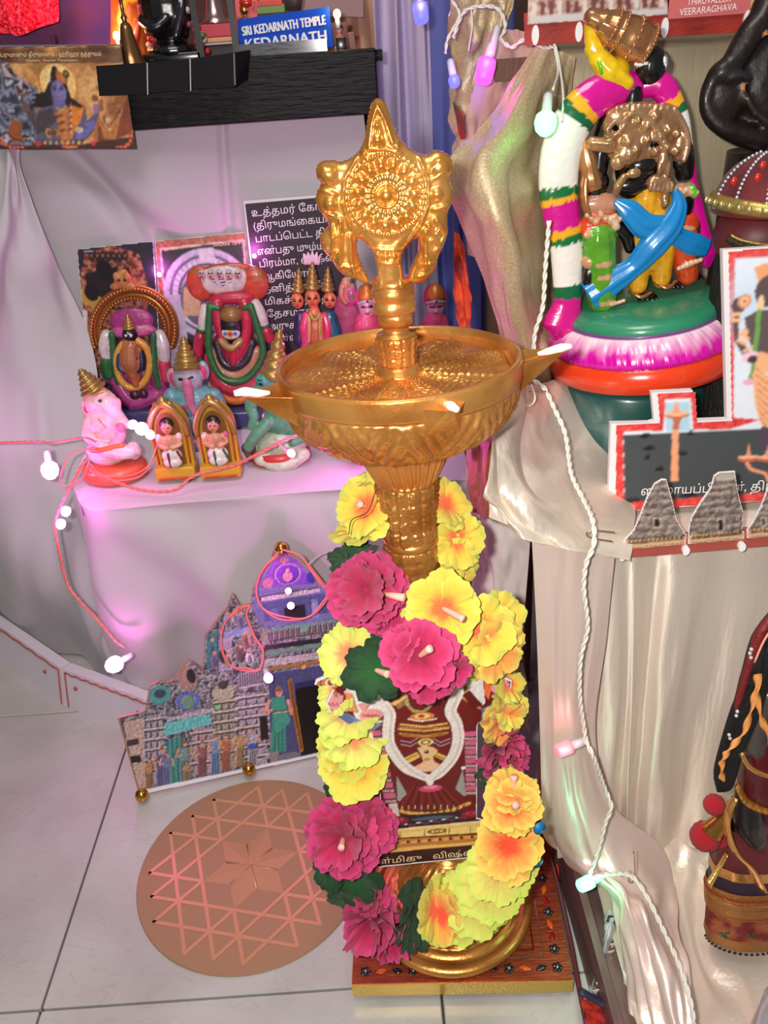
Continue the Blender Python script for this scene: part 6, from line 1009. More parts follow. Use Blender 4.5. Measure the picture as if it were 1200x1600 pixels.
h = np.repeat(np.linspace(0, 1, len(v)//288), 288); n = fbm(np.arctan2(v[:, 1]-pc0[1], v[:, 0]-pc0[0])*14, h*4, 2); w = np.clip((h-.35+.5*(n-.45))*2.2, 0, 1)[:, None]; obj('lotus_petals', (v, f, lin((206, 14, 160))*(1-w)+lin((244, 214, 226))*w), PAINT, t)
obj('green_ground', lathe([(RP-.020, .046), (RP-.019, .054), (RP-.022, .060), (RP-.030, .063), (.0, .064)], 96, pc0, AXI, disp=lambda th, s, r, z: .0015*(fbm(th*3, th*0+s, 2)-.45)*(r > .01)), mat('green_gloss', (44, 132, 98), .3, coat=.5, bump=(40, .3, .003)), t)
obj('violet_line', lathe([(RP-.0225, .048), (RP-.0185, .050), (RP-.0185, .052), (RP-.022, .054)], 96, pc0, AXI, cap=False), mat('violet_gloss', (118, 60, 130), .3, coat=.5), t)
zg = pc0[2]+.062
A = Fig(fa, .80, 3.); A.p(500, 500); B = Fig(fb, .80, 3.); B.p(500, 500); BLK = (16, 13, 15); SKY = (32, 132, 200); YEL = (236, 170, 34); ROSE = (206, 158, 116)
GOLDP = mat('rose_gold_paint', (206, 150, 104), .24, .75, bump=(90, .3, .0016), var=(60, (178, 120, 80), 3, .4, .7))
# body, legs, trousers
legs = [B.k([(620, 470, 20), (600, 640, 30), (590, 780, 34), (582, 880, 34)], [70, 62, 52, 44], YEL), B.k([(650, 500, 20), (700, 640, 30), (690, 760, 36), (690, 850, 34)], [64, 66, 56, 46], YEL), B.e(640, 500, 110, 70, YEL, 12, 60), B.k([(690, 650, 30), (655, 720, 44), (672, 790, 40)], [52, 56, 40], YEL)]
clay('trousers', legs+[B.l([(640, 640, 80), (610, 760, 84), (600, 850, 84)], 4, (190, 120, 24)), B.l([(700, 660, 90), (640, 700, 96), (640, 760, 90)], 4, (190, 120, 24))], .0013, PAINT, t)
clay('body', [B.e(600, 290, 120, 190, BLK, 0, 66), B.k([(560, 20, 10), (565, 120, 10)], [46, 60], BLK), B.e(590, 420, 110, 60, BLK, 10, 60), B.k([(460, 120, 0), (410, 250, 20), (395, 350, 30)], [56, 50, 44], BLK), B.k([(720, 120, 0), (790, 250, 20), (800, 360, 20)], [56, 50, 44], BLK), B.e(600, 320, 76, 50, BLK, 52, 40), B.e(545, 410, 80, 40, BLK, 60, 36), B.e(790, 310, 50, 44, BLK, 34, 30), B.e(395, 490, 56, 50, BLK, 26, 30), A.e(650, 310, 74, 90, BLK, 0, 70), A.k([(565, 440, 10), (560, 480, 10)], [46, 48], BLK), A.e(690, 280, 22, 46, BLK, 20, 24)], .0014, PAINT, t)
def foot(x, y, w, d): return [B.e(x, y, w, 15, BLK, d, 34)]+[B.k([(x-w*.7+i*w*.36, y+2, d+16), (x-w*.75+i*w*.38, y+12, d+34)], [9.5, 8], BLK) for i in range(5)]
clay('foot', foot(618, 928, 56, 34), .0011, PAINT, t); clay('foot', foot(738, 872, 56, 30), .0011, PAINT, t)
obj('anklet', B.rod([(540, 905, 40), (580, 922, 84), (640, 905, 50)], 12, flat=.7), GOLDP, t); obj('anklet', B.rod([(655, 862, 40), (700, 880, 84), (755, 852, 50)], 12, flat=.7), GOLDP, t)
# gold breast ornament plate
def chestplate():
    pr = [B.e(590, 190, 180, 130, ROSE, 50, 44), B.e(500, 130, 90, 70, ROSE, 56, 40), B.e(680, 130, 100, 90, ROSE, 50, 44), B.e(560, 75, 130, 46, ROSE, 44, 40), B.e(770, 220, 40, 80, ROSE, 40, 40), B.k([(360, 210, 60), (440, 215, 80)], [26, 22], ROSE), B.k([(360, 235, 60), (440, 245, 80)], [16, 16], ROSE)]
    for x, y, r in ((520, 262, 46), (470, 300, 36), (515, 205, 28), (550, 240, 30), (600, 130, 26), (660, 180, 34), (640, 90, 26), (700, 150, 24), (560, 110, 18), (600, 200, 20), (690, 230, 26), (740, 170, 20), (735, 250, 22), (640, 250, 24)): pr += [B.e(x, y, r, r, ROSE, 92, 14), B.e(x, y, r*.4, r*.4, (226, 180, 140), 104, 14)]
    for i in range(18): a = i/17; pr.append(B.e(520+170*a, 80+150*a*a-20*math.sin(a*3), 13, 13, (226, 180, 140), 98, 14))
    for i in range(14): a = i/13; pr.append(B.e(740+60*math.sin(a*2.4), 60+230*a, 15, 15, (220, 170, 130), 70, 14))
    for i in range(10): pr.append(B.e(470+i*26, 52-12*math.sin(i/9*3.1), 12, 12, (226, 180, 140), 74, 12))
    pr += [B.k([(455, 110, 96), (420, 150, 96), (450, 180, 96), (500, 120, 96), (455, 110, 96)], [9]*5, (226, 180, 140)), B.e(458, 142, 26, 11, BLK, 88, 14, rot=40), B.e(640, 215, 18, 26, BLK, 90, 12), B.e(680, 300, 26, 60, ROSE, 80, 26), B.e(660, 330, 12, 40, ROSE, 94, 12), B.e(700, 330, 12, 40, ROSE, 94, 12), B.k([(500, 370, 86), (470, 410, 90), (465, 440, 88)], [20, 22, 16], ROSE), B.e(545, 350, 34, 24, ROSE, 90, 20), B.e(665, 395, 62, 42, ROSE, 70, 34)]
    for i in range(6): pr.append(B.k([(620+i*20, 395, 96), (616+i*20, 430, 96)], [8, 8], (226, 180, 140)))
    pr += [B.e(690, 470, 22, 50, ROSE, 76, 20), B.e(690, 490, 12, 14, (226, 180, 140), 92, 12)]
    return pr
clay('breast_ornament', chestplate(), .00115, GOLDPV if 'GOLDPV' in globals() else mat('rose_gold_vc', rough=.24, metal=.7, vc=True, bump=(90, .2, .001)), t)
RGV = mat('rose_gold_vc')
# head cloth, crown leaning left, ear ring
clay('yellow_head_cloth', [A.k([(360, 120, 0), (375, 200, 10), (400, 260, 16)], [24, 36, 40], (232, 190, 20)), A.k([(400, 270, 14), (450, 330, 24), (530, 390, 30)], [48, 58, 34], (236, 196, 24)), A.e(470, 330, 80, 60, (232, 190, 20), 10, 50), A.e(370, 230, 34, 40, (226, 184, 20), 16, 30)], .0013, PAINT, t)
P0 = A.p(640, 225, 10); P1 = A.p(368, 80, 10); d = P1-P0; L = np.linalg.norm(d); m = A.m
prof = [(74*m, 0), (86*m, .02*L), (92*m, .05*L), (84*m, .09*L), (86*m, .14*L), (92*m, .25*L), (90*m, .38*L), (80*m, .48*L), (84*m, .50*L), (88*m, .53*L), (80*m, .56*L), (78*m, .60*L), (82*m, .63*L), (74*m, .67*L), (66*m, .74*L), (56*m, .80*L), (58*m, .83*L), (50*m, .86*L), (40*m, .92*L), (38*m, 1.0*L), (30*m, 1.07*L), (12*m, 1.1*L), (.0001, 1.105*L)]
obj('crown', lathe(prof, 72, P0, d, lambda th, s, r, z: 2.2*m*np.maximum(0, np.cos(th*10+s*6))*(1 if .3 < s < .75 else .3)), GOLDP, t)
BB = [];  aa, bb_, dd = frame(d, (0, 1, 0))
for q, R_, nb in ((.05, 92, 34), (.53, 88, 30), (.65, 82, 28)):
    for i in range(nb): th = 2*math.pi*i/nb; BB.append(ell(P0+d*q+(aa*math.cos(th)+bb_*math.sin(th))*R_*m, 7*m, 6))
for i in range(9): th = -2.6+i*.35; BB.append(ell(P0+d*.3+(aa*math.cos(th)+bb_*math.sin(th))*92*m, 11*m, 8))
obj('crown_beads', join(BB), GOLDP, t, kind='stuff')
obj('ear_ring', A.rod([(690, 250, 30), (712, 275, 36), (705, 320, 36), (684, 330, 30)], 9), mat('grey_silver', (150, 150, 150), .3, .6), t); obj('ear_stud', A.ball(697, 288, 13, 44, ry=22), mat('white_gloss', (226, 226, 226), .3, coat=.5), t)
for p, q in (((392, 285, 60), (410, 345, 56)),): obj('green_stud', A.rod([p, q], 10, 8, 1), mat('green_leaf_paint', (90, 200, 30), .3, coat=.5), t)
obj('crown_rim_pearls', join([A.ball(560+i*10, 300+math.sin(i)*4, 8, 66) for i in range(6)]), mat('white_gloss'), t, kind='stuff')
# long flower garland, painted in bands
GA = [A.p(600, 410, -6), A.p(500, 410, 10), A.p(380, 460, 20), A.p(285, 560, 26), B.p(225, 260, 30), B.p(210, 420, 34), B.p(225, 560, 40), B.p(245, 700, 44), B.p(250, 850, 46), B.p(248, 960, 48), B.p(222, 1060, 50), B.p(205, 1130, 46)]
RR = np.array([50, 74, 86, 92, 96, 92, 86, 80, 72, 70, 104, 30])*B.m
S = smoothpath(np.array(GA), 14); rr = np.interp(np.linspace(0, 1, len(S)), np.linspace(0, 1, len(RR)), RR); v, f = tube(S, rr, 40, 1, flat=.62, up=(0, 1, 0))
u = np.repeat(np.linspace(0, 11, len(S)), 40); ang = np.tile(np.arange(40)/40*6.283, len(S)); nz = (fbm(ang*8, u*8, 2)-.45)*.22; uu = u+nz
bands = [(0, 2.35, (206, 10, 140)), (2.35, 2.7, YEL), (2.7, 3.05, (20, 96, 60)), (3.05, 5.0, (236, 234, 228)), (5.0, 5.3, (16, 110, 56)), (5.3, 5.5, YEL), (5.5, 6.35, (206, 10, 140)), (6.35, 6.6, YEL), (6.6, 6.85, (16, 110, 56)), (6.85, 8.15, (236, 230, 222)), (8.15, 8.7, (16, 100, 60)), (8.7, 11, (206, 10, 130))]
cc = np.zeros((len(v), 3))
for a, b, c_ in bands: k_ = (uu >= a) & (uu < b); cc[k_] = lin(c_)
cc[uu < 0] = lin((206, 10, 140)); cc[uu >= 11] = lin((206, 10, 130)); v2 = v+(fbm(ang*14, u*14, 2)-.45)[:, None]*.0016*np.array([0, -1, 0])*(np.ones(len(v))[:, None]); 
if len(v2) > len(cc): cc = np.vstack([cc, np.zeros((len(v2)-len(cc), 3))])
obj('garland', (v2, f, cc), PAINT, t)
GB = [A.p(610, 410, -6), A.p(690, 400, 6), A.p(750, 490, 14), B.p(780, 130, 18), B.p(812, 280, 14), B.p(838, 420, 6), B.p(880, 600, 0), B.p(905, 740, 6), B.p(915, 800, 6)]
RR = np.array([44, 60, 50, 46, 34, 30, 36, 52, 16])*B.m; S = smoothpath(np.array(GB), 14); rr = np.interp(np.linspace(0, 1, len(S)), np.linspace(0, 1, len(RR)), RR); v, f = tube(S, rr, 30, 1, flat=.7, up=(0, 1, 0)); u = np.repeat(np.linspace(0, 8, len(S)), 30); ang = np.tile(np.arange(30)/30*6.283, len(S)); uu = u+(fbm(ang*8, u*8, 2)-.45)*.2
cc = np.tile(lin((206, 10, 140)), (len(v), 1))
for a, b, c_ in ((1.7, 2.1, YEL), (2.1, 2.5, (16, 100, 60)), (2.5, 4.2, (232, 228, 224)), (4.2, 4.5, (206, 10, 140))): cc[(uu >= a) & (uu < b)] = lin(c_)
obj('garland', (v, f, cc), PAINT, t)
# blue sash crossing
def sash(pts, r, name='sash'):
    S = smoothpath(np.array([B.p(*q) for q in pts]), 12); rr = np.interp(np.linspace(0, 1, len(S)), np.linspace(0, 1, len(r)), np.array(r, float)*B.m); v, f = tube(S, rr, 40, 1, flat=.45, up=(0, 1, 0))
    k_ = np.tile(np.arange(40), len(S)); c0 = np.repeat(S, 40, 0); v = c0+(v-c0)*(1+.10*np.sign(np.sin(k_/40*2*math.pi*6))*np.abs(np.sin(k_/40*2*math.pi*6)))[:, None] if len(v) == len(c0) else v
    obj(name, (v, f), mat('blue_gloss', (22, 128, 196), .25, coat=.6, bump=(50, .25, .002)), t)
sash([(460, 478, 84), (520, 520, 96), (590, 590, 104), (680, 600, 104), (740, 640, 96), (820, 680, 84), (890, 700, 70)], [14, 46, 56, 50, 40, 50, 40]); sash([(742, 428, 70), (748, 500, 96), (700, 590, 118), (620, 680, 118), (540, 780, 100), (440, 850, 88), (340, 920, 80)], [12, 36, 54, 60, 44, 60, 66])
# attendant figures either side
clay('attendant', [B.e(380, 400, 66, 60, BLK, 40, 40), B.e(410, 500, 100, 50, (196, 140, 110), 44, 40), B.e(400, 600, 104, 74, (218, 74, 34), 44, 46), B.k([(395, 660, 40), (400, 760, 40), (410, 940, 44)], [86, 82, 74], (92, 160, 40)), B.e(395, 690, 90, 34, BLK, 46, 50), B.k([(480, 600, 50), (520, 640, 54), (540, 700, 50)], [36, 34, 30], BLK), B.e(345, 830, 36, 60, BLK, 70, 30), B.e(360, 760, 60, 34, (206, 150, 110), 70, 34)]+[B.k([(440, 560+0, 84), (470, 600, 84)], [14, 12], (226, 190, 160))]+[B.e(330+i*22, 560+((i % 3)-1)*14, 13, 13, (220, 170, 130), 84, 14) for i in range(8)]+[B.e(326+i*8, 636, 16, 16, (214, 160, 120), 88, 12) for i in range(3)]+[B.l([(375+dy*.1, 760+dy, 110), (470, 745+dy, 120)], 12, (214, 160, 120)) for dy in (10, 70, 190)]+[B.e(440+i*18, 950-i*6, 12, 11, (226, 180, 140), 110, 12) for i in range(4)], .0013, PAINT, t)
clay('foot', foot(480, 990, 56, 50), .0011, PAINT, t)
P0 = B.p(372, 430, 40); P1 = B.p(345, 290, 40); obj('attendant_crown', lathe([(50*m, 0), (56*m, .005), (52*m, .012), (46*m, .018), (48*m, .021), (38*m, .030), (22*m, .040), (8*m, .046)], 40, P0, P1-P0, lambda th, s, r, z: 2*m*np.cos(th*12)), GOLDP, t)
obj('gold_scarf', B.rod([(330, 350, 60), (318, 420, 70), (322, 500, 80), (345, 560, 80)], [16, 22, 20, 14], flat=.5), GOLDP, t)
clay('attendant', [B.e(800, 440, 56, 46, (196, 150, 120), 20, 34), B.e(800, 500, 50, 70, BLK, 14, 40), B.e(815, 600, 56, 60, (214, 70, 34), 16, 40), B.e(800, 620, 44, 24, (214, 160, 120), 46, 20), B.e(850, 650, 30, 90, (60, 40, 30), 6, 40), B.k([(800, 660, 20), (800, 740, 24), (815, 830, 24)], [62, 60, 54], (216, 78, 34)), B.k([(830, 420, 50), (840, 460, 54)], [16, 12], (90, 190, 50))]+[B.e(755+i*20, 790-i*8, 14, 13, (226, 180, 140), 84, 14) for i in range(6)]+[B.e(770+i*16, 430+((i % 2))*14, 12, 12, (226, 180, 140), 52, 14) for i in range(6)], .0013, PAINT, t)
clay('foot', foot(830, 832, 54, 22), .0011, PAINT, t)
# ------------------------------------------------------------------ big black figure at the right edge
t0 = at(1180, 300, y=.86); g = Fig(lambda p: (1040+p[0]/3.81, p[1]/3.81), .84, 3.81); g.p(500, 400)
t = thing('black_figure', 'large dark brown black sculpted figure cut by the right edge behind the crowned doll', 'figure', (g.p(600, 900)[0], .84, ZT)); DB = (26, 16, 15)
clay('torso', [g.e(620, 520, 260, 300, DB, 0, 130), g.k([(600, 90, 30), (480, 200, 60), (360, 380, 80), (300, 430, 90)], [90, 80, 66, 70], DB), g.k([(260, 430, 80), (215, 560, 80), (230, 680, 90), (340, 770, 100), (520, 830, 90)], [40, 44, 50, 60, 70], DB), g.e(330, 560, 140, 190, (34, 20, 18), 50, 90), g.e(620, 60, 120, 110, DB, 20, 100), g.e(560, 100, 60, 70, (40, 24, 20), 70, 50), g.k([(420, 560, 140), (470, 660, 150), (560, 730, 150)], [20, 20, 18], (50, 36, 32)), g.e(545, 205, 12, 14, (206, 140, 90), 130, 14), g.e(408, 505, 8, 14, (220, 150, 110), 150, 10), g.k([(330, 460, 140), (400, 440, 150), (450, 470, 150)], [26, 24, 18], (24, 26, 30))], .003, mat('dark_carved_wood', (30, 18, 16), .45, vc=True, coat=.15, bump=(50, .6, .004)), t)
v = g.p(620, 900); obj('lower_body', lathe([(.055, 0), (.06, .01), (.045, .05), (.038, max(.08, v[2]-ZT))], 32, (v[0], .84, ZT+.001)), mat('dark_robe', (24, 16, 16), .4), t)
# doll with pearl studded maroon crown behind the picture board
g = Fig(lambda p: (1040+p[0]/3.81, p[1]/3.81), .745, 3.81); g.p(500, 1200); cx = g.p(600, 1350)
t = thing('crowned_doll', 'black haired doll in a maroon pearl-studded crown half hidden behind the picture board', 'doll', (cx[0], .745, ZT)); m = g.m
MR = mat('maroon_velvet', (78, 10, 20), .75, sheen=.12, var=(40, (104, 18, 26), 3, .4, .6)); C0 = g.p(600, 1250)
a0 = 320*m; obj('crown_cap', lathe([(a0, 0)]+[(a0*math.cos(x), 330*m*math.sin(x)) for x in np.linspace(.05, 1.5, 14)], 48, C0, (0, 0, 1)), MR, t)
PEARL = mat('pearl', (206, 206, 214), .2, .4); GT = mat('gold_trim', (176, 150, 84), .35, .7, bump=(300, .6, .001))
def arcp(az, n, r=1.03): return [C0+np.array([a0*r*math.cos(e)*math.sin(az), -a0*r*math.cos(e)*math.cos(az), 330*m*r*math.sin(e)]) for e in np.linspace(.12, 1.3, n)]
k_ = 0
for az in (-1.5, -1.0, -.45, .1, .65): obj('pearl_string', join([ell(p, 10*m, 8) for p in arcp(az, 17)]), PEARL, t, kind='stuff')
obj('band', lathe([(a0*1.0, -8*m), (a0*1.06, 0), (a0*1.08, 40*m), (a0*1.04, 70*m), (a0*.99, 76*m)], 48, C0, (.12, 0, 1)), GT, t)
for i in range(18): az = -1.7+i*.17; p = C0+np.array([a0*1.10*math.sin(az), -a0*1.10*math.cos(az), 34*m-.13*a0*math.sin(az)]); obj('band_stone', ell(p, (16*m, 8*m, 18*m), 10), mat('pale_gold_stone', (206, 196, 140), .25, .7), t)
for az, e in ((-1.25, .6), (-.72, .7), (-.72, .95), (-.2, .6)): p = C0+np.array([a0*1.01*math.cos(e)*math.sin(az), -a0*1.01*math.cos(e)*math.cos(az), 330*m*1.01*math.sin(e)]); obj('red_gem', ell(p, (22*m, 12*m, 26*m), 10), mat('red_gem', (196, 40, 24), .25, coat=.5), t)
obj('face', ell(C0+[0, .006, -150*m], (a0*.86, a0*.8, 210*m), 24), mat('maroon_face', (96, 30, 34), .5), t)
obj('braid_trim', g.rod([(270, 1370, 250), (330, 1400, 270), (450, 1418, 310), (600, 1425, 330)], 22, 8, 5), mat('black_gold_braid', (50, 44, 34), .5, .4, bump=(400, 1, .002)), t); obj('gold_trim', g.rod([(285, 1350, 260), (340, 1375, 285), (450, 1392, 322), (600, 1395, 340)], 9, 6, 5), GT, t)
obj('hair', lathe([(.03, 0), (.036, .02), (.034, cx[2]-ZT-.03), (.02, cx[2]-ZT-.01)], 24, (cx[0], .757, ZT+.001), disp=lambda th, s, r, z: .001*np.cos(th*24)), mat('black_yarn', (12, 11, 12), .7, bump=(260, 1, .004, (1, 1, .4))), t)
# ------------------------------------------------------------------ clothed puppet at the lower right (crop origin (1020,920), 2.76x)
fp = lambda p: (1020+p[0]/2.76, 920+p[1]/2.76); g = Fig(fp, .49, 2.76); g.p(400, 800); m = g.m; ft = g.p(400, 1490)
t = thing('string_puppet', 'standing rod puppet with black yarn hair and maroon gold-bordered skirt, cut by the right edge', 'puppet', (ft[0], .49, .064))
VEL = mat('maroon_velvet'); TRIM = mat('gold_brocade', (176, 118, 52), .35, .6, bump=(260, .9, .002, (1, 1, 3))); RB = mat('gold_ribbon', (226, 166, 96), .2, .8, bump=(160, .5, .001))
def ring(y, rx, z0=0): return g.p(400, y), rx*m
def skirt(name, rows, mt, amp=.02, n=120, k=9):
    V = []
    for x, y, rx in rows: c_ = g.p(x, y); th = np.arange(n)*2*math.pi/n; r_ = rx*m*(1+amp*np.cos(th*k)); V.append(np.c_[c_[0]+r_*np.cos(th), .49+r_*.55*np.sin(th), np.full(n, c_[2])])
    return obj(name, (np.concatenate(V), gridf(len(V), n, True)), mt, t)
skirt('skirt', [(440, 1000, 150), (430, 1080, 170), (424, 1160, 185)], VEL); skirt('skirt_band', [(424, 1150, 188), (422, 1170, 190), (420, 1188, 190)], RB); skirt('skirt', [(420, 1186, 184), (415, 1240, 190)], mat('plum_velvet', (40, 8, 38), .8, sheen=.1))
skirt('brocade_band', [(415, 1236, 200), (413, 1270, 205), (412, 1300, 208), (411, 1345, 206)], TRIM, .01)
for i in range(5): y = 1262+i*19; skirt('gold_cord', [(413, y-4, 203), (413, y, 209), (413, y+4, 203)], RB if i % 2 else mat('red_cord', (150, 30, 24), .6), .01)
skirt('skirt', [(411, 1340, 196), (409, 1440, 206)], mat('red_gold_net', (130, 34, 36), .6, .2, bump=(200, .8, .002), var=(60, (176, 96, 60), 3, .45, .6)), .015); skirt('hem', [(409, 1432, 206), (408, 1460, 212), (408, 1474, 208)], TRIM, .01)
for i in range(16): th = math.pi*(1.0+i/15*.62); obj('hem_ring', tube([g.p(408, 1478)*[1, 0, 1]+np.array([210*m*math.cos(th)+6*m*math.cos(q), .49+210*m*.55*math.sin(th)-.001, 7*m*math.sin(q)]) for q in np.linspace(0, 6.283, 9)], 2.6*m, 5), mat('black_sequin', (20, 16, 22), .2, .5), t)
for x, y, s in ((265, 1395, 1.), (380, 1400, .7)): obj('green_leaf', join([ell(g.p(x+dx*s, y+dy*s, 118), (14*m*s, 3*m, 9*m*s), 8, rotm(y=a)) for dx, dy, a in ((-14, -6, 30), (0, 4, 0), (14, -8, -30), (6, 12, 60))]), mat('green_sequin', (14, 84, 44), .4), t)
clay('torso', [g.k([(450, 600, 20), (470, 700, 20), (470, 820, 20)], [70, 100, 110], (84, 8, 24)), g.k([(480, 440, 30), (450, 560, 40), (430, 640, 40)], [50, 50, 60], (70, 62, 60)), g.k([(400, 860, 30), (390, 960, 50), (420, 1030, 60)], [60, 66, 50], (34, 26, 28)), g.e(500, 960, 120, 110, (90, 10, 40), 0, 90)], .0022, CLAY, t)
obj('neckline', g.rod([(355, 660, 60), (380, 700, 90), (440, 720, 110), (520, 726, 110)], 12, 8, 5), RB, t); obj('waistband', g.rod([(340, 800, 60), (370, 850, 90), (450, 868, 112), (540, 870, 112)], 22, 8, 5, .5), TRIM, t)
H_ = []; 
for i in range(16): s = i/15; H_.append(g.rod([(480+40*s, 100+s*40, 30), (400+70*s, 300+20*s, 60), (330+90*s, 470+20*s, 60), (290+70*s, 620+30*s, 50), (260+60*s, 760+50*s, 40), (270+20*s, 850, 30)], [8, 15, 17, 17, 15, 6], 6, 4))
obj('yarn_hair', join(H_), mat('black_yarn'), t, kind='stuff'); obj('hair_back', g.rod([(560, 90, 0), (470, 230, 10), (420, 420, 10), (350, 620, 10), (300, 800, 10)], [40, 60, 66, 46, 16], 14, 5, .6), mat('black_yarn'), t)
obj('red_braid', g.rod([(500, 70, 50), (430, 160, 60), (385, 280, 66), (345, 420, 66), (305, 560, 60)], [16, 20, 16, 14, 10], 8, 5), mat('dark_red_braid', (110, 18, 22), .6, bump=(200, .8, .002)), t); obj('pale_cord', g.rod([(500, 90, 72), (440, 170, 80), (400, 260, 82)], 4.5, 6, 5), mat('pale_pink_cord', (226, 150, 130), .7), t)
obj('pearl_string', join([ell(g.p(x, y, 80), 8*m, 8) for x, y in ((388, 205), (382, 222), (386, 240), (330, 470), (326, 488), (296, 570), (300, 585))]), PEARL, t, kind='stuff')
ORC = mat('orange_ribbon', (226, 150, 80), .7, bump=(120, .6, .002))
def twist(pts, r, name='twisted_ribbon'):
    S = smoothpath(np.array([g.p(*q) for q in pts]), 12); V = []; T_ = np.gradient(S, axis=0)
    for i, (p, tt) in enumerate(zip(S, T_)): a, b, _ = frame(tt, (0, 1, 0)); ph = i*.33; V += [p+r*m*(a*math.cos(ph)+b*math.sin(ph))+.15*r*m*(b*math.cos(ph)-a*math.sin(ph)), p+r*m*(a*math.cos(ph)+b*math.sin(ph))-.15*r*m*(b*math.cos(ph)-a*math.sin(ph)), p-r*m*(a*math.cos(ph)+b*math.sin(ph))-.15*r*m*(b*math.cos(ph)-a*math.sin(ph)), p-r*m*(a*math.cos(ph)+b*math.sin(ph))+.15*r*m*(b*math.cos(ph)-a*math.sin(ph))]
    obj(name, (np.array(V), gridf(len(S), 4, True)), ORC, t)
twist([(400, 290, 110), (385, 400, 110), (350, 540, 100), (290, 620, 96), (262, 680, 90), (265, 760, 84)], 13); twist([(402, 290, 112), (400, 420, 116), (440, 540, 120), (480, 650, 120), (480, 760, 126), (500, 860, 130)], 14)
obj('gold_ribbon_band', g.rod([(320, 830, 90), (280, 880, 110), (275, 950, 118), (310, 1040, 124), (370, 1100, 130), (420, 1190, 134)], [16, 20, 22, 24, 28, 30], 8, 5, .3), RB, t); obj('gold_ribbon_band', g.rod([(290, 1080, 80), (250, 1150, 80), (215, 1215, 76)], [14, 18, 26], 8, 5, .4), RB, t)
PM = mat('red_pompom', (170, 6, 28), .95, bump=(500, 1, .003), sheen=.1)
def pompom(x, y, r, d): 
    v, f = ell(g.p(x, y, d), r*m, 40); c_ = g.p(x, y, d); n_ = (v-c_); n_ /= np.linalg.norm(n_, axis=1)[:, None]; return obj('red_pompom', (v+n_*((np.array([mnoise.noise(Vector(q*9)) for q in n_])*.09*r*m)[:, None]), f), PM, t)
pompom(205, 1020, 66, 60); pompom(250, 900, 46, 40); pompom(270, 1040, 40, 50)
obj('bell', lathe([(50*m, 0), (52*m, .001), (44*m, .004), (44*m, .006), (38*m, .010), (38*m, .012), (28*m, .018), (20*m, .026), (6*m, .032)], 28, g.p(228, 990, 70), (.55, 0, 1)), mat('shiny_gold', (196, 140, 70), .2, .9), t)
# bottle at the lower right corner
fq = lambda p: (1080+p[0]/7.275, 1380+p[1]/7.275); c = at(1236, 1628, y=.36); z0 = .058
t = thing('striped_bottle', 'round bottle with pale iridescent striped wrap at the bottom right corner', 'bottle', (c[0]+.0, .36, z0)); R_ = .030
cx_ = at(1172, 1560, y=.36)[0]+R_+.012
obj('base', lathe([(R_*.9, 0), (R_*1.03, .003), (R_*1.05, .02), (R_*.98, .034)], 40, (cx_, .36, z0)), mat('dark_plum_plastic', (40, 18, 40), .25, coat=.4), t)
obj('wrap', lathe([(R_*.96, 0), (R_, .01), (R_*1.0, .05), (R_*.9, .09), (R_*.6, .12), (R_*.4, .13)], 48, (cx_, .36, z0+.03)), mat('iridescent_wrap', (186, 178, 196), .25, .3, coat=.5, var=(26, (150, 180, 150), 2, .4, .6, (1, 1, .25))), t)
obj('cap', lathe([(R_*.4, 0), (R_*.42, .004), (R_*.42, .02), (R_*.36, .024), (0, .024)], 30, (cx_, .36, z0+.16)), mat('dark_plum_plastic'), t)
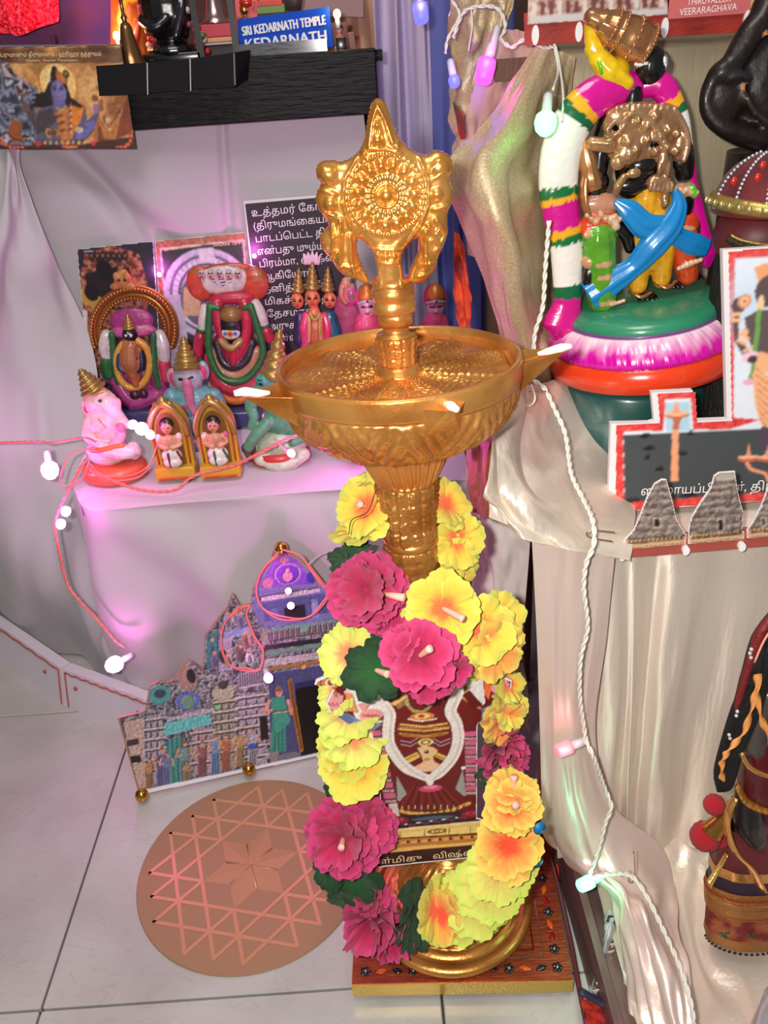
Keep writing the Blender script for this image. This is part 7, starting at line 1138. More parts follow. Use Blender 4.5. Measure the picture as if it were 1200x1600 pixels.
# ------------------------------------------------------------------ cloth flower garland round the lamp
gar = thing('flower_garland', 'artificial yellow, pink and green cloth flower garland wound round the lamp pillar and base', 'garland', LB+np.array([0, -.06, .01]))
PETAL = mat('cloth_petal', rough=.75, vc=True, bump=(500, .4, .0008), sheen=.15)
FM = {}
def flower_vf(kind, seed):
    rs = np.random.RandomState(seed); V = []; F = []; C = []; n = 72; m = 9
    lay = {'y': ((1., .30, 0), (.93, .42, .25)), 'p': ((1., .25, 0), (.94, .5, .2), (.8, .85, .45), (.6, 1.2, .7)), 'g': ((1., .2, 0), (.85, .4, .22)), 'h': ((1., .30, 0), (.9, .5, .3)), 'l': ((1., .22, 0), (.94, .3, .2)), 'q': ((1., .45, 0), (.8, .9, .4))}[kind]
    for li, (R, cup, lift) in enumerate(lay):
        th = np.arange(n)*2*math.pi/n; ph = rs.rand()*6; pet = {'g': 7, 'l': 8, 'q': 5}.get(kind, 5)
        out = R*(.68+.32*np.abs(np.cos((th+ph)*pet/2))**.4)*(1+.075*np.abs(np.cos(th*11+ph))+.03*(rs.rand(n)-.5)+.06*np.cos(th*2+ph*3))
        ruf = (.045 if kind != 'p' else .10)*(np.sin(th*7+ph)+.6*np.sin(th*13+ph*2)+(rs.rand(n)-.5)*.5); pid = np.floor((th+ph)*pet/(2*math.pi)+.5); tilt = rs.rand(12)[(pid.astype(int)) % 12]*.26-.10
        vs = []
        for i in range(m):
            s = i/(m-1)*.97+.03; r = out*s; gro = -.10*np.exp(-((np.abs(np.cos((th+ph)*pet/2)))/.18)**2)*s
            z = lift*.35+cup*s**1.6*.55-.35*max(0, s-.75)*(1 if kind != 'p' else .2)+ruf*s**2+gro+tilt*s+.006*np.sin(th*30+li)*s; vs.append(np.c_[r*np.cos(th), r*np.sin(th), z])
            k = s+.12*(rs.rand(n)-.5)
            if kind == 'y': A, B_, D = lin((246, 112, 60)), lin((238, 204, 70)), lin((214, 218, 92))
            elif kind == 'h': A, B_, D = lin((244, 84, 48)), lin((244, 164, 74)), lin((228, 208, 90))
            elif kind == 'l': A, B_, D = lin((244, 140, 96)), lin((232, 224, 112)), lin((208, 226, 96))
            elif kind in 'pq': A, B_, D = lin((150, 14, 60)), lin((190, 30, 88)), lin((206, 66, 122))
            else: A, B_, D = lin((22, 84, 30)), lin((24, 74, 30)), lin((10, 50, 20))
            k1 = np.clip((k-.26)/.30, 0, 1)[:, None]; k2 = np.clip((k-.72)/.25, 0, 1)[:, None]; C.append((A*(1-k1)+B_*k1)*(1-k2)+D*k2*1.)
            if kind in 'yhl' and i in (2, 3, 4, 5): C[-1] = C[-1]*(.95+.1*rs.rand(n))[:, None]
        b = len(V)*n if False else sum(len(x) for x in V); V.append(np.vstack(vs)); F += [[a+b for a in q] for q in gridf(m, n, True)]; F.append([b+a for a in range(n)][::-1])
    return np.vstack(V), F, np.vstack(C)
for kd in 'yphglq':
    for sd in (1, 2, 3): FM[kd+str(sd)] = flower_vf(kd, sd*7+ord(kd))
NMF = {'l': 'lime_flower', 'q': 'pink_flower', 'y': 'yellow_flower', 'h': 'orange_flower', 'p': 'pink_flower', 'g': 'green_leaf'}
MESHC = {}
STM = mat('stamen_foam', (246, 190, 170), .8)
def put(kind, px, py, y, R, n, sq=1., stam=False, rot=None, cone=1.):
    i = len(gar.children); c = at(px, py, y=y); m = mpp(c); nn = RT*n[0]+UP*n[1]-FW*n[2]; nn = nn/np.linalg.norm(nn); a, b, d = frame(nn, UP); r = R*m
    key = kind+str(i % 3+1)
    if key not in MESHC:
        v, f, cc = FM[key]; o = obj(NMF[kind], (v+shift(gar), f, cc), PETAL, gar); MESHC[key] = o.data
    else: o = bpy.data.objects.new(NMF[kind], MESHC[key]); COL.objects.link(o); o.parent = gar
    th = (rot if rot is not None else i*1.7); M3 = np.column_stack([a*math.cos(th)+b*math.sin(th), -a*math.sin(th)+b*math.cos(th), d])*r; M3[:, 2] *= cone
    if sq != 1: # squeeze across
        S = np.eye(3)-np.outer(RT, RT)*(1-sq); M3 = S@M3
    M = Matrix.Identity(4)
    for q in range(3):
        for w in range(3): M[q][w] = M3[q, w]
    M.translation = Vector((c-shift(gar)).tolist()); o.matrix_local = M
    if stam:
        e = c+nn*r*.15; tip = c+nn*r*.75+RT*(stam[0]*m)-UP*(stam[1]*m); st = obj('stamen', tube([e, e*.5+tip*.5, tip], [.0018, .0026, .0032], 8, 5), STM, gar)
    return o
put('y', 582, 748, .615, 30, (-.3, .9, .4)); put('y', 575, 792, .60, 52, (-.45, .15, .8), stam=(6, 2)); put('y', 568, 832, .60, 50, (-.2, .95, .45)); put('g', 552, 872, .595, 42, (-.3, .9, .5)); put('g', 538, 892, .59, 28, (-.8, .2, .6))
put('y', 694, 788, .605, 44, (.5, .3, .7)); put('y', 712, 842, .60, 46, (.3, -.1, .9)); put('y', 704, 868, .60, 44, (.2, -.5, .8)); put('y', 716, 890, .60, 34, (.4, -.5, .7))
put('p', 576, 922, .575, 62, (-.15, .1, 1), cone=1.2); put('p', 598, 948, .575, 46, (.5, -.1, .8)); obj('stamen', tube([at(600, 928, y=.56), at(632, 934, y=.55)], [.002, .0035], 8), STM, gar)
put('g', 662, 908, .594, 48, (-.2, .9, .5)); put('g', 636, 940, .585, 38, (-.6, .5, .6))
put('y', 692, 950, .553, 58, (-.05, .05, 1), stam=(30, 14)); put('l', 668, 962, .560, 44, (-.4, -.2, .9)); put('y', 752, 985, .556, 54, (.25, .1, .9)); put('h', 770, 1010, .558, 54, (.3, -.3, .9)); put('y', 735, 1020, .565, 50, (.1, -.5, .8)); put('y', 780, 968, .57, 46, (.5, .2, .8))
put('l', 545, 1022, .562, 48, (-.3, .1, .9)); put('g', 588, 1046, .538, 52, (-.05, .05, 1), stam=(20, 2)); put('q', 655, 1026, .515, 60, (.1, .3, .95), stam=(10, -6), cone=.9); put('q', 672, 1058, .518, 44, (.15, -.5, .8), cone=.8); put('q', 706, 1046, .520, 32, (.6, -.2, .8)); put('q', 628, 1008, .522, 34, (-.5, .5, .8))
for (x, y, d, R, n, k) in ((526, 1082, .575, 34, (-.4, .2, .8), 'l'), (545, 1116, .572, 50, (-.2, .6, .8), 'l'), (552, 1150, .566, 54, (-.1, .6, .75), 'l'), (554, 1196, .556, 56, (0, .45, .85), 'y'), (548, 1166, .572, 54, (-.1, .6, .75), 'y')): put(k, x, y, d, R, n)
put('g', 566, 1246, .562, 54, (.0, .5, .8)); put('g', 540, 1236, .568, 36, (-.5, .3, .8)); put('p', 538, 1306, .530, 60, (-.15, .1, 1), cone=1.1, stam=(4, 6)); put('p', 578, 1290, .536, 44, (.3, .3, .9)); put('g', 520, 1352, .528, 38, (-.5, .2, .8)); put('g', 552, 1372, .522, 46, (-.1, -.3, .9)); put('g', 540, 1404, .520, 34, (-.3, -.6, .7))
put('p', 588, 1428, .515, 54, (-.3, -.1, .9), sq=.7, cone=1.3); put('p', 604, 1452, .512, 46, (.4, -.3, .8), sq=.75); put('p', 580, 1400, .52, 36, (-.3, .4, .8), sq=.8); put('g', 642, 1428, .512, 52, (.8, 0, .5)); put('g', 656, 1448, .510, 44, (.6, -.3, .6)); put('y', 676, 1420, .508, 50, (.7, .1, .55)); put('h', 692, 1428, .506, 46, (-.5, -.1, .8), sq=.75)
stack = [(716, 1420, .514), (742, 1408, .509), (766, 1386, .503), (783, 1356, .498), (794, 1322, .494)]
for i, (x, y, d) in enumerate(stack): put('llllh'[i], x, y, d, 55, (-.45+.4*i/4, .55-.1*i/4, .75), rot=i*.9)
put('h', 798, 1262, .500, 46, (.1, .5, .8), stam=(0, 4)); put('h', 800, 1240, .512, 42, (.2, .8, .5), stam=(-6, -6)); put('y', 806, 1228, .52, 36, (.3, .95, .3))
put('h', 782, 1122, .56, 44, (.5, -.4, .7)); put('y', 790, 1104, .565, 38, (.6, .2, .7)); put('y', 792, 1070, .57, 34, (.6, .3, .6)); put('p', 778, 1166, .560, 44, (.5, -.6, .6)); put('p', 784, 1188, .557, 40, (.3, -.7, .6)); put('g', 776, 1206, .555, 38, (.3, -.5, .8)); put('g', 800, 1196, .56, 30, (.7, -.2, .6))
BT = mat('blue_tag', (14, 110, 170), .5)
for x, y, d in ((842, 1293, .487), (838, 1346, .492)): obj('blue_tag', lathe([(0, 0), (.0055, 0), (.006, .0015), (0, .002)], 16, at(x, y, y=d), (.3, -1, .2)), BT, gar)
obj('thread', tube([at(588, 765, y=.565), at(574, 800, y=.56), at(550, 812, y=.565), at(545, 835, y=.565)], .0004, 5, 6), mat('black_thread', (20, 18, 18), .7), gar)
# ------------------------------------------------------------------ copper yantra disc on the floor
yc = at(386, 1352, z=.001); YR = .1335; yc = np.array([yc[0]+.006, yc[1]-.003, .0005]); t = thing('copper_disc', 'round copper disc with a raised star and interlaced lines lying on the floor', 'disc', yc)
COPP = mat('matt_copper', (164, 128, 96), .55, .25, bump=(900, .25, .0004)); COPS = mat('bright_copper', (206, 158, 116), .42, .5, bump=(120, .2, .0008))
obj('disc', lathe([(0, 0), (YR, 0), (YR+.0008, .0008), (YR, .002), (0, .002)], 128, yc), COPP, t, 'auto')
tipw = at(200+100*.3, 1200+665*.3, z=0)-at(386, 1352, z=0); phi = math.atan2(tipw[1], tipw[0]); un = np.linalg.norm(tipw[:2])/4.0
star_r = 2*un
def P2(a, r, z=0): return yc+np.array([r*math.cos(a), r*math.sin(a), z])
for k in range(3):
    al = phi+k*math.pi/3; nv = np.array([math.cos(al), math.sin(al), 0]); tv = np.array([-math.sin(al), math.cos(al), 0])
    for o_ in (-3, -2, -1, 1, 2, 3):
        T_ = (4-abs(o_)+abs(o_)/2)/.866; segs = [(-T_, T_)] if abs(o_) > 1 else [(-T_, -1.732), (1.732, T_)]
        for a, b in segs:
            c0 = yc+nv*o_*un+np.array([0, 0, .0022+.00012*k+.00003*o_]); obj('line', box(c0+tv*(a+b)/2*un, ((b-a)*un+.003, .0044, .0006), rotm(z=math.degrees(al)+90), .0002, 1), COPS, t, False)
V = [yc+np.array([0, 0, .0048])]
for i in range(12): a = phi+i*math.pi/6; V.append(P2(a, (2.0 if i % 2 == 0 else 1.1547)*un*.97, .0022))
obj('star', (np.array(V), [[0, 1+i, 1+(i+1) % 12] for i in range(12)]), mat('brushed_brass', (186, 146, 104), .5, .45, bump=(300, .3, .0006)), t, False)
for i in range(6): a = phi+i*math.pi/3+math.pi/6; obj('star_groove', tube([yc+np.array([0, 0, .0049]), P2(a, 1.1*un, .0026)], [.0005, .0014], 5, flat=.4), COPS, t)
# ------------------------------------------------------------------ foam fence boards at the left
FO = mat('white_foam_sheet', (216, 208, 218), .6, bump=(900, .5, .001), sheen=.3); GR_ = mat('red_glitter_glue', (196, 96, 92), .4, .3, bump=(600, 1, .001))
def fence(pts, label, ht):
    P = [at(x, y, z=0) for x, y in pts]; t = thing('foam_fence_board', label, 'board', (P[0]+P[1])/2); a, b = P; e = (b-a)/np.linalg.norm(b-a); n = np.array([-e[1], e[0], 0]); n = n*(1 if n[1] > 0 else -1); lean = n*.012
    th = n*.016; up = np.array([0, 0, ht]); obj('foam_sheet', hexa([a, b, b+th, a+th], [a+up+lean, b+up+lean, b+up+lean+th, a+up+lean+th]), FO, t, False)
    q = lambda s, h: a+(b-a)*s+up*h+lean*h-n*.0008
    for pth in ([q(.02, .92), q(.98, .92)], [q(.98, .92), q(.98, .03)], [q(.02, .92), q(.02, .03)]): 
        S = smoothpath(np.array([pth[0], (pth[0]+pth[1])/2, pth[1]]), 20); S = S+np.array([0, 0, 1])*(np.sin(np.arange(len(S))*1.3)*.0012)[:, None]; obj('glitter_line', tube(S, .0013, 6), GR_, t)
    for s, h in ((.86, .62), (.14, .62)): obj('red_dot', ell(q(s, h), (.004, .0015, .004), 10), GR_, t)
fence(((-60, 985), (101, 1104)), 'white foam fence board with red glitter edges, the one cut by the left frame edge', .066)
fence(((106, 1106), (240, 1160)), 'white foam fence board with red glitter edges, its right end behind the temple cut-out', .066)
# ------------------------------------------------------------------ fairy lights
PW = mat('pink_wire', (226, 120, 110), .45); WW = mat('white_wire', (222, 218, 206), .4, coat=.2); SOCK = mat('clear_socket', (190, 190, 196), .35)
EM = {k: mat('glow_%s' % k, c, .4, emit=(c, s)) for k, c, s in (('pink', (255, 120, 226), 10), ('green', (110, 255, 130), 4.5), ('blue', (60, 60, 255), 6), ('warm', (255, 196, 130), 10), ('rose', (255, 140, 150), .7), ('magenta', (255, 70, 200), 2.2), ('aqua', (120, 255, 190), 3))}
PLC = {'pink': (1, .16, .80), 'green': (.15, 1, .2), 'blue': (.18, .1, 1), 'warm': (1, .55, .25), 'rose': (1, .4, .4), 'magenta': (1, .1, .6), 'aqua': (.2, 1, .5)}
def wire(par, pts, r=.0011, m=None, twist=False, k=6):
    r = r*.75 if twist and m is None else r
    P = smoothpath(np.array([at(p[0], p[1], y=p[2]-(.010 if .55 < p[2] < .60 and m is None and twist else 0)) for p in pts]), k)
    if not twist: return obj('wire', tube(P, r, 6), m or PW, par)
    T_ = np.gradient(P, axis=0); L = np.concatenate([[0], np.cumsum(np.linalg.norm(np.diff(P, axis=0), axis=1))]); N_ = int(L[-1]/.0022)+2; Q = np.array([[np.interp(s, L, P[:, j]) for j in range(3)] for s in np.linspace(0, L[-1], N_)]); T_ = np.gradient(Q, axis=0)
    for ph in (0, math.pi):
        S = []
        for i, (p, tt) in enumerate(zip(Q, T_)): a, b, _ = frame(tt, (0, 1, .1)); S.append(p+r*.9*(a*math.cos(i*.75+ph)+b*math.sin(i*.75+ph)))
        obj('wire', tube(np.array(S), r, 6), m or WW, par)
def bulb(par, x, y, d, kind, power, dirn=(0, -1, 0), s=1., sock=True, cap=False):
    c = at(x, y, y=d); dv = np.asarray(dirn, float); dv /= np.linalg.norm(dv)
    o = obj('led_bulb', lathe([(.0, 0), (.0026*s, .0), (.0044*s, .0016*s), (.0050*s, .0045*s), (.0042*s, .0078*s), (.0022*s, .0098*s), (.0, .0104*s)] if not cap else [(.0, 0), (.0050*s, .0), (.0054*s, .003*s), (.0050*s, .011*s), (.0038*s, .0125*s), (.0018*s, .0105*s), (.0, .0095*s)], 14, c, dv), EM[kind], par)
    q = min(s, 1.25)
    if sock: obj('socket', lathe([(.0, 0), (.0022*q, 0), (.0032*q, .002*q), (.0034*q, .013*q), (0, .013*q)], 12, c-dv*.0132*q, dv), SOCK, par)
    if power: l = light('led_light', 'POINT', c+dv*.006-FW*.012, power*(1.7 if kind == 'pink' else 1.), PLC[kind], .004); l.parent = par; l.location = Vector((c+dv*.006-FW*.014-shift(par)).tolist())
    return o
t = thing('fairy_light_string', 'pink wired string of glowing pink fairy lights over the white cloth and idols', 'fairy lights', at(185, 755, z=.372))
wire(t, [(-10, 692, 1.0), (60, 690, .99), (80, 692, .985), (130, 684, .98), (150, 690, .955)], .0009, twist=True, m=PW)
wire(t, [(150, 700, .95), (110, 710, .945), (94, 750, .93), (100, 760, .93), (128, 748, .93), (140, 720, .94)]); wire(t, [(136, 710, .93), (100, 780, .915), (86, 820, .905), (92, 860, .90), (104, 910, .90), (125, 940, .89), (150, 965, .89), (180, 1000, .885), (195, 1010, .88)], .0011, twist=True, m=PW)
wire(t, [(138, 722, .955), (160, 742, .945), (200, 744, .945), (228, 732, .945), (240, 712, .955), (250, 680, .98)]); wire(t, [(136, 728, .95), (165, 750, .94), (210, 748, .94), (236, 730, .95)]); wire(t, [(140, 735, .94), (200, 760, .935), (240, 768, .932), (275, 765, .932), (300, 745, .938), (330, 736, .938), (370, 725, .94), (410, 705, .93), (440, 690, .925), (468, 678, .93), (480, 665, .95)], .0012, twist=True, m=PW)
wire(t, [(430, 686, .922), (442, 700, .92), (450, 704, .92)], .0012); wire(t, [(495, 648, 1.0), (530, 660, .98), (548, 690, .95), (552, 715, .945), (565, 728, .94)]); wire(t, [(505, 650, 1.0), (540, 672, .97), (553, 700, .95)])
for x, y, d, p, dv, s in ((76, 722, .965, .16, (0, -.3, -1), 2.2), (104, 792, .905, .05, (-.3, -.3, -1), 1.2), (96, 812, .90, .05, (-.3, -.3, -1), 1.2), (190, 1032, .872, .14, (-1, -.4, -.3), 2.2), (222, 668, .965, .09, (.2, -1, .2), 1.7), (212, 662, .97, 0, (-.5, -1, .2), 1.2), (232, 676, .96, 0, (.6, -1, -.2), 1.2), (131, 710, .945, .02, (0, -1, 0), .8), (128, 676, .965, 0, (0, -1, 0), .7), (452, 704, .918, .06, (.4, -.6, -.4), 1.0), (532, 684, .96, .08, (.6, -1, -.2), 1.2), (466, 522, 1.06, .03, (0, -1, 0), .9), (549, 487, 1.08, .03, (0, -1, 0), 1.0), (390, 645, 1.08, .02, (0, -1, 0), .8), (398, 400, 1.215, .07, (0, -1, .3), .7), (250, 430, 1.22, .05, (0, -1, .5), .7), (600, 640, 1.0, .06, (0, -1, 0), .9)): bulb(t, x, y, d, 'pink', p, dv, s, sock=s > 1.3)
t = thing('fairy_light_string', 'pink wired string of fairy lights looped over the temple cut-out', 'fairy lights', at(400, 1170, z=.003))
for q in (0, 5): wire(t, [(436, 862+q, .862), (410, 890, .85), (400, 920+q, .845), (410, 950, .84), (440, 968-q, .84), (480, 965, .845), (505, 945-q, .85), (513, 925, .855), (500, 905+q, .86), (482, 882, .865)], .0012)
wire(t, [(438, 858, .87), (470, 868, .865), (482, 885, .862), (505, 915, .855)], .0011); 
for q in (0, 4): wire(t, [(372, 950+q, .856), (350, 975, .85), (346, 1010+q, .84), (360, 1040, .835), (385, 1048-q, .83), (405, 1046, .83), (411, 1020-q, .835), (398, 995, .84), (385, 960+q, .852), (390, 946, .856), (372, 950+q, .856)], .0012)
wire(t, [(482, 882, .865), (500, 868, .885), (528, 858, .90)], .0008, mat('pale_wire', (196, 190, 186), .5)); bulb(t, 455, 946, .832, 'pink', .05, (0, -1, .6), .9); bulb(t, 451, 922, .84, 'pink', .03, (0, -1, .3), .8, False); bulb(t, 418, 1056, .818, 'pink', .035, (.3, -1, .1), 1.2)
t = thing('fairy_light_string', 'white twisted fairy light cable running down the right side with green and rose lights', 'fairy lights', at(948, 1400, z=.07))
wire(t, [(868, 72, .86), (874, 100, .85), (880, 150, .80), (878, 190, .78)], .0011, WW); wire(t, [(866, 72, .86), (872, 110, .84), (864, 140, .78)], .0011, WW)
wire(t, [(858, 345, .76), (852, 420, .75), (848, 480, .74), (836, 520, .735), (833, 560, .735), (830, 590, .73), (850, 606, .72), (868, 642, .70), (884, 680, .68), (893, 740, .64), (912, 780, .61), (926, 812, .59), (928, 850, .575), (916, 880, .572), (912, 920, .570), (918, 980, .568), (907, 1030, .566), (906, 1090, .564), (913, 1140, .562), (916, 1160, .56)], .0017, twist=True)
wire(t, [(916, 1158, .56), (928, 1185, .552), (944, 1230, .548), (955, 1260, .540), (946, 1285, .536), (940, 1310, .532), (930, 1345, .526), (922, 1370, .522), (950, 1366, .518), (985, 1368, .500), (1010, 1400, .480), (1035, 1450, .455), (1062, 1510, .426), (1080, 1570, .40), (1088, 1640, .38)], .0017, twist=True)
bulb(t, 892, 1166, .556, 'rose', .012, (-1, -.3, -.1), 1.25, cap=True); bulb(t, 925, 1376, .524, 'aqua', .06, (-1, -.4, 0), 1.25, cap=True); bulb(t, 854, 176, .76, 'green', .008, (-.2, -.6, -1), 1.9); wire(t, [(830, 600, .72), (836, 622, .70), (828, 634, .70), (816, 628, .70), (812, 604, .71), (832, 588, .72)], .0009, WW)
t = thing('fairy_light_string', 'white wired fairy lights with blue and pink bulbs hanging at the top centre', 'fairy lights', at(745, 60, y=.95))
wire(t, [(700, -20, .99), (706, 0, .985), (718, 24, .975), (700, 60, .965), (696, 84, .96)], .0013, twist=True); wire(t, [(708, 60, .965), (724, 20, .97), (750, 10, .965), (778, 14, .955), (790, 40, .94), (782, 60, .93), (772, 70, .925)], .0015, twist=True); wire(t, [(736, 16, .965), (738, 40, .96), (732, 80, .955)], .0008, WW); wire(t, [(782, 62, .93), (800, 74, .92), (820, 62, .915), (850, 74, .90), (868, 72, .88)], .0016, twist=True); wire(t, [(640, -10, 1.2), (652, -2, 1.19)], .0012, WW)
bulb(t, 708, 118, .95, 'blue', .05, (.15, -.4, -1), 1.2); bulb(t, 762, 94, .905, 'magenta', .05, (-.35, -.4, -1), 1.7, cap=True); bulb(t, 656, 6, 1.16, 'blue', .22, (.05, -.4, -1), 1.7, cap=True); obj('socket', lathe([(.004, 0), (.0045, .003), (.0035, .026), (.0015, .03)], 12, at(766, 88, y=.906), (.35, .4, 1)), SOCK, t)
t = thing('fairy_light', 'magenta lit lamp glowing low behind the right side of the lamp dish', 'fairy lights', at(705, 690, y=1.15)); bulb(t, 708, 655, 1.12, 'magenta', .16, (0, -1, 0), 2.2)
# safety pins
PIN = mat('steel_pin', (206, 176, 150), .2, .9)
for pts, lab, d in (([(960, 832), (926, 829), (916, 835), (926, 841), (956, 846)], 'large safety pin through the silk beside the temple strip', .572), ([(990, 1330), (992, 1360), (988, 1378), (982, 1376), (984, 1360)], 'safety pin gathering the silk tail at the lower right', .508)):
    obj('safety_pin', tube([at(x, y, y=d) for x, y in pts], .0007, 6, 6), PIN, label=lab, cat='pin')
obj('safety_pin', tube([at(x, y, y=.71) for x, y in ((826, 612), (850, 611), (853, 613))], .0006, 6, 3), PIN, label='thin pin in the silk just below the rim of the big idol base', cat='pin')
# ------------------------------------------------------------------ things standing on the black beam, cut by the top edge
ZB = .8415
def st(x, y, y0): c = at(x, y, y=y0); return np.array([c[0], y0, ZB])
w_ = lambda px: px*mpp(at(300, 60, y=1.3))
# glittering red net over a purple board
C = [[at(x, y, y=1.42) for x in (-120, 0, 60, 90, 110)] for y in (-40,)]+[[at(x, y+dy, y=1.42-dd) for (x, dy) in ((-120, 12), (0, 8), (30, 12), (60, 0), (92, -10))] for y, dd in ((0, .01), (22, .02), (44, .02))]
obj('red_net_cloth', patch(np.array(C), 40, 80, lambda u, v: .006*(fbm(u*8, v*12, 3)-.45)), mat('red_glitter_net', (220, 20, 50), .3, .4, bump=(260, 1, .003), var=(180, (255, 90, 110), 2, .5, .62)), label='glittering red net cloth at the top left corner', cat='cloth')
pl = Plane(at(60, 70, y=1.47), (0, -1, 0)); t = obj('purple_board', prism(pl.xyz(pl.uvs([(-120, -30), (180, -30), (190, 72), (-120, 72)]), 0), .006, (0, 1, 0)), mat('violet_board', (132, 66, 116), .5, var=(7, (84, 60, 140), 3, .4, .6)), None, False, label='purple board behind the red net cloth at the top left', cat='board')
obj('board_ledge', hexa([at(-80, 78, y=1.19), at(190, 76, y=1.19), at(190, 76, y=1.25), at(-80, 78, y=1.25)], [at(-80, 71, y=1.19), at(190, 69, y=1.19), at(190, 69, y=1.25), at(-80, 71, y=1.25)]), mat('grey_metal', (150, 140, 146), .35, .6), None, False, label='thin grey ledge along the top of the deity poster', cat='ledge')
def bell(x, y0, r, h, col, label, gr):
    c = st(x, 80, y0); t = thing('hand_bell', label, 'bell', c); m = mat('bell_%s' % gr, col, .25, .85, bump=(60, .2, .002)); obj('bell_cup', lathe([(r, 0), (r*1.02, .002), (r*.9, h*.06), (r*.72, h*.2), (r*.5, h*.42), (r*.42, h*.56), (r*.28, h*.64), (0, h*.66)], 36, c), m, t)
    obj('handle', lathe([(r*.2, 0), (r*.14, h*.03), (r*.24, h*.07), (r*.12, h*.12), (r*.12, h*.32), (r*.22, h*.36), (0, h*.4)], 20, c+[0, 0, h*.65]), m, t)
bell(203, 1.235, .019, .075, (150, 110, 70), 'small bronze hand bell left of the round black idol', 'bronze'); 
c = st(84, 70, 1.33); obj('small_cone', lathe([(.012, 0), (.012, .003), (.007, .010), (.002, .02), (.0015, .045), (0, .046)], 24, c), mat('dark_metal', (60, 40, 40), .4, .5), label='small dark cone with a thin stem before the purple board', cat='stand')
c = st(268, 70, 1.27); t = thing('black_stone_idol', 'rounded shiny black stone idol with flower garland on the black beam', 'idol', c)
K_ = (18, 16, 20); clay('body', [E(c+[0, 0, .060], (.037, .03, .042), K_), E(c+[.006, 0, .092], (.024, .022, .022), K_), E(c+[.0, 0, .014], (.033, .028, .014), K_), K([c+[-.03, -.012, .05], c+[-.014, -.028, .04], c+[.004, -.026, .05]], [.007, .007, .005], (30, 28, 34)), K([c+[.012, -.026, .03], c+[.024, -.02, .06], c+[.028, -.012, .08]], [.005, .006, .004], (36, 34, 40))], .0016, PAINT, t)
obj('pedestal', box(c+[0, 0, .006], (.082, .05, .012), bev=.002), mat('black_gloss', (16, 15, 18), .25, coat=.4), t)
BB = []; rnd = random.Random(3)
for (x0, y0_, x1, y1_, n_) in ((236, 8, 238, 86, 16), (238, 50, 232, 80, 8), (286, 0, 318, 78, 20)):
    for i in range(n_): s = i/(n_-1); p = at(x0+(x1-x0)*s+rnd.uniform(-7, 7), y0_+(y1_-y0_)*s+rnd.uniform(-3, 3), y=1.262+rnd.uniform(-.008, .008)); BB.append(colr(ell(p, w_(rnd.uniform(3.5, 6)), 7), rnd.choice([(200, 30, 50), (214, 200, 196), (150, 60, 70), (226, 206, 200), (90, 110, 70)])))
obj('bead_garland', join(BB), CLAY, t, kind='stuff')
c = st(212, 60, 1.31); t = thing('orange_figure', 'orange robed clay figure at the top edge left of the black stone idol', 'idol', c); OG = (226, 110, 50)
clay('body', [K([c+[-.012, 0, .004], c+[-.004, 0, .06], c+[.004, 0, .13]], [.030, .024, .018], OG), E(c+[.012, -.01, .10], (.026, .018, .022), (226, 150, 150)), E(c+[.014, -.02, .085], (.016, .012, .012), (240, 170, 60)), K([c+[-.02, -.016, .03], c+[-.004, -.022, .07], c+[.01, -.02, .10]], [.005]*3, (236, 190, 70)), K([c+[.0, -.02, .02], c+[.012, -.022, .05]], [.005, .004], (220, 70, 40)), E(c+[.018, -.024, .105], (.007, .005, .005), (30, 20, 24))], .0017, CLAY, t)
for pa, pb, nm in (((296, -20), (316, 92), 'left'), ((356, -20), (372, 92), 'right')):
    obj('dark_post', hexa([at(pb[0]-6, pb[1], y=1.245), at(pb[0]+5, pb[1], y=1.245), at(pb[0]+5, pb[1], y=1.252), at(pb[0]-6, pb[1], y=1.252)], [at(pa[0]-5, pa[1], y=1.245), at(pa[0]+4, pa[1], y=1.245), at(pa[0]+4, pa[1], y=1.252), at(pa[0]-5, pa[1], y=1.252)]), mat('dark_post', (22, 16, 20), .4), None, False, label='slim dark post at the top edge, %s of the silver bell' % nm, cat='post')
c = at(338, 38, y=1.33); t = thing('hand_bell', 'large silver bell on a red box between the dark posts', 'bell', c); sm = mat('bell_silver', (170, 140, 140), .2, .85); obj('bell_cup', lathe([(w_(30), 0), (w_(30), .002), (w_(24), .008), (w_(17), .02), (w_(13), .04), (w_(8), .055), (0, .058)], 36, c), sm, t); obj('handle', lathe([(.004, 0), (.003, .02), (.006, .03), (0, .04)], 16, c+[0, 0, .057]), sm, t)
zb = c[2]; pile = [(zb-w_(3)-.0003, w_(6), (226, 206, 196), 'cream book directly under the silver bell'), (zb-w_(18), w_(24), (206, 50, 74), 'red box under the silver bell'), (zb-w_(36), w_(9), (214, 150, 110), 'tan book under the red box'), (0, 0, 0, '')]
z = zb-.0003
for h, col, lab in ((w_(18), (206, 56, 78), 'red box directly under the silver bell'), (w_(7), (226, 160, 110), 'tan book under the red box'), (w_(4), (190, 170, 170), 'pale book in the pile under the silver bell')):
    z -= h; obj('box' if 'box' in lab else 'book', box((c[0], 1.33, z+h/2), (w_(62), .06, h-.0004), bev=.0008), mat('cover_%d_%d_%d' % col, col, .5), None, False, label=lab, cat='box' if 'box' in lab else 'book')
obj('book', box((c[0], 1.335, (ZB+z)/2), (w_(58), .06, max(.004, z-ZB-.0004)), bev=.0008), mat('cover_dark', (40, 28, 30), .5), None, False, label='dark lowest book in the pile under the silver bell', cat='book')
t = thing('pink_card', 'pink card with a small decorated figure left of the blue sign', 'card', st(385, 60, 1.31)); pl = Plane(at(385, 60, y=1.31), (0, -1, 0)); card('card', pl, pl.uvs([(366, -20), (402, -20), (402, 84), (370, 84)]), .002, mat('pink_card', (230, 90, 96), .5), t)
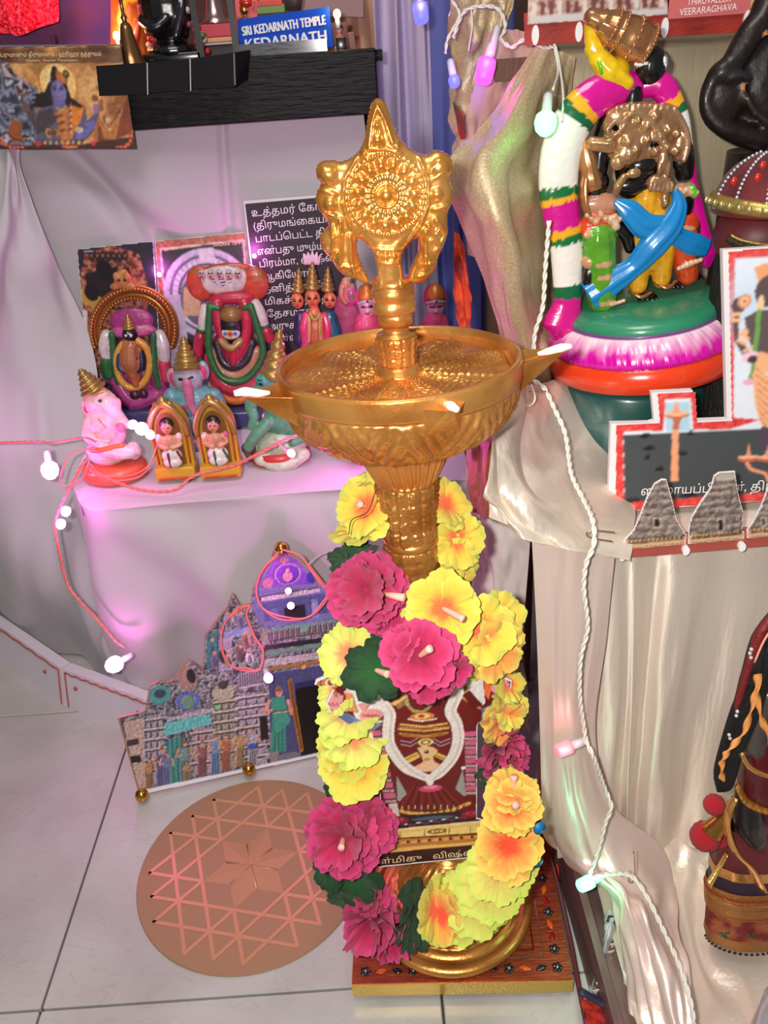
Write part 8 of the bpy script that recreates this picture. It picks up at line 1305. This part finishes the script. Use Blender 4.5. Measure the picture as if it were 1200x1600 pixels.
obj('motif', join([ell(at(381, 14, y=1.306), (.006, .003, .008), 12), tube([at(372+i*2.2, 26+math.sin(i)*2, y=1.306) for i in range(9)], .0016, 6, 2)]), mat('shiny_gold'), t); obj('red_flower', ell(at(384, 4, y=1.305), (.009, .004, .006), 10), mat('red_gem'), t)
for (x0, x1, ya, yb, col, lab) in ((396, 442, 2, 10, (206, 60, 44), 'red painted slab behind the blue sign'), (394, 446, 10, 20, (110, 140, 60), 'green painted slab behind the blue sign')):
    a = at(x0, ya, y=1.32); b = at(x1, yb, y=1.32); obj('slab', box(((a[0]+b[0])/2, 1.33, (a[2]+b[2])/2), (b[0]-a[0], .04, a[2]-b[2]), bev=.001), mat('slab_%d' % col[0], col, .5), None, False, label=lab, cat='slab')
a = at(394, 20, y=1.32); b = at(446, 20, y=1.32); obj('slab', box(((a[0]+b[0])/2, 1.33, (a[2]+ZB)/2), (b[0]-a[0], .036, a[2]-ZB-.001), bev=.001), mat('cover_dark'), None, False, label='dark block carrying the red and green slabs behind the blue sign', cat='slab')
a = at(402, -30, y=1.33); b = at(432, 2, y=1.33); obj('frame', box(((a[0]+b[0])/2, 1.335, (a[2]+b[2])/2), (b[0]-a[0], .02, a[2]-b[2]-.001), bev=.001), mat('slab_frame', (226, 170, 80), .5), None, False, label='yellow framed piece on the red slab, cut by the top edge', cat='frame')
c = at(452, 30, y=1.36); obj('stone', clay_vf([E(np.array([c[0], 1.36, ZB+.03]), (.024, .02, .03), (60, 52, 60)), E(np.array([c[0]+.006, 1.355, ZB+.07]), (.016, .016, .022), (70, 60, 66)), E(np.array([c[0]-.014, 1.35, ZB+.055]), (.012, .012, .014), (50, 44, 52))], .002), CLAY, label='dark rounded stones at the top edge right of the green slab', cat='stone')
pl = Plane(at(520, 28, y=1.46), (0, -1, 0)); obj('grey_board', prism(pl.xyz(pl.uvs([(470, -30), (568, -30), (568, 27), (472, 24)]), 0), .006, (0, 1, 0)), mat('mauve_board', (150, 118, 122), .5), None, False, label='mauve grey board behind the warm light, top centre', cat='board')
c = st(532, 80, 1.30); H_ = at(532, 34, y=1.30)[2]-ZB; t = thing('small_picture_box', 'little wooden box picture with a seated peach figure right of the blue sign', 'box', c)
obj('box', box(c+[0, .006, H_/2], (w_(27), .012, H_), bev=.001), mat('brown_box', (110, 64, 60), .5), t); clay('figure', [E(c+[0, -.004, H_*.35], (w_(8), .005, w_(11)), (226, 140, 120)), E(c+[0, -.004, H_*.7], (w_(5), .004, w_(6)), (226, 150, 130)), E(c+[.001, -.002, H_*.82], (w_(6), .004, w_(4)), (50, 30, 30)), E(c+[0, -.005, H_*.12], (w_(9), .005, w_(4)), (230, 226, 220))], .0009, CLAY, t); l_ = box(c+[w_(2), -.012, H_*.22], (w_(16), .004, w_(20)), rotm(y=0), .0005); obj('dark_glass', l_, mat('black_gloss'), t)
a = st(551, 80, 1.28); hh = at(551, 50, y=1.28)[2]-ZB; obj('wood_block', box(a+[0, 0, hh/2], (w_(11), .02, hh), rotm(y=-6), .001), mat('red_brown_wood', (110, 64, 58), .5), None, False, label='small red brown block at the right end of the black beam', cat='block')
for i, (x, y, d, lab) in enumerate(((184, 62, 1.28, 'tiny warm light left of the small bronze bell'), (527, 28, 1.275, 'tiny warm light on the little picture box'))):
    t = thing('fairy_light', lab, 'fairy lights', st(x, y, d)); bulb(t, x, y, d, 'warm', .10 if i else .14, (0, -.3, 1), 1.0)
light('red_glow_lamp', 'POINT', (-.42, 1.36, .93), .35, (1, .08, .16), .02)  # added point light without a fixture, reddens the net cloth
light('warm_glow_lamp', 'POINT', (-.2, 1.38, .98), .3, (1, .35, .2), .02)  # added point light without a fixture, warms the things on the beam
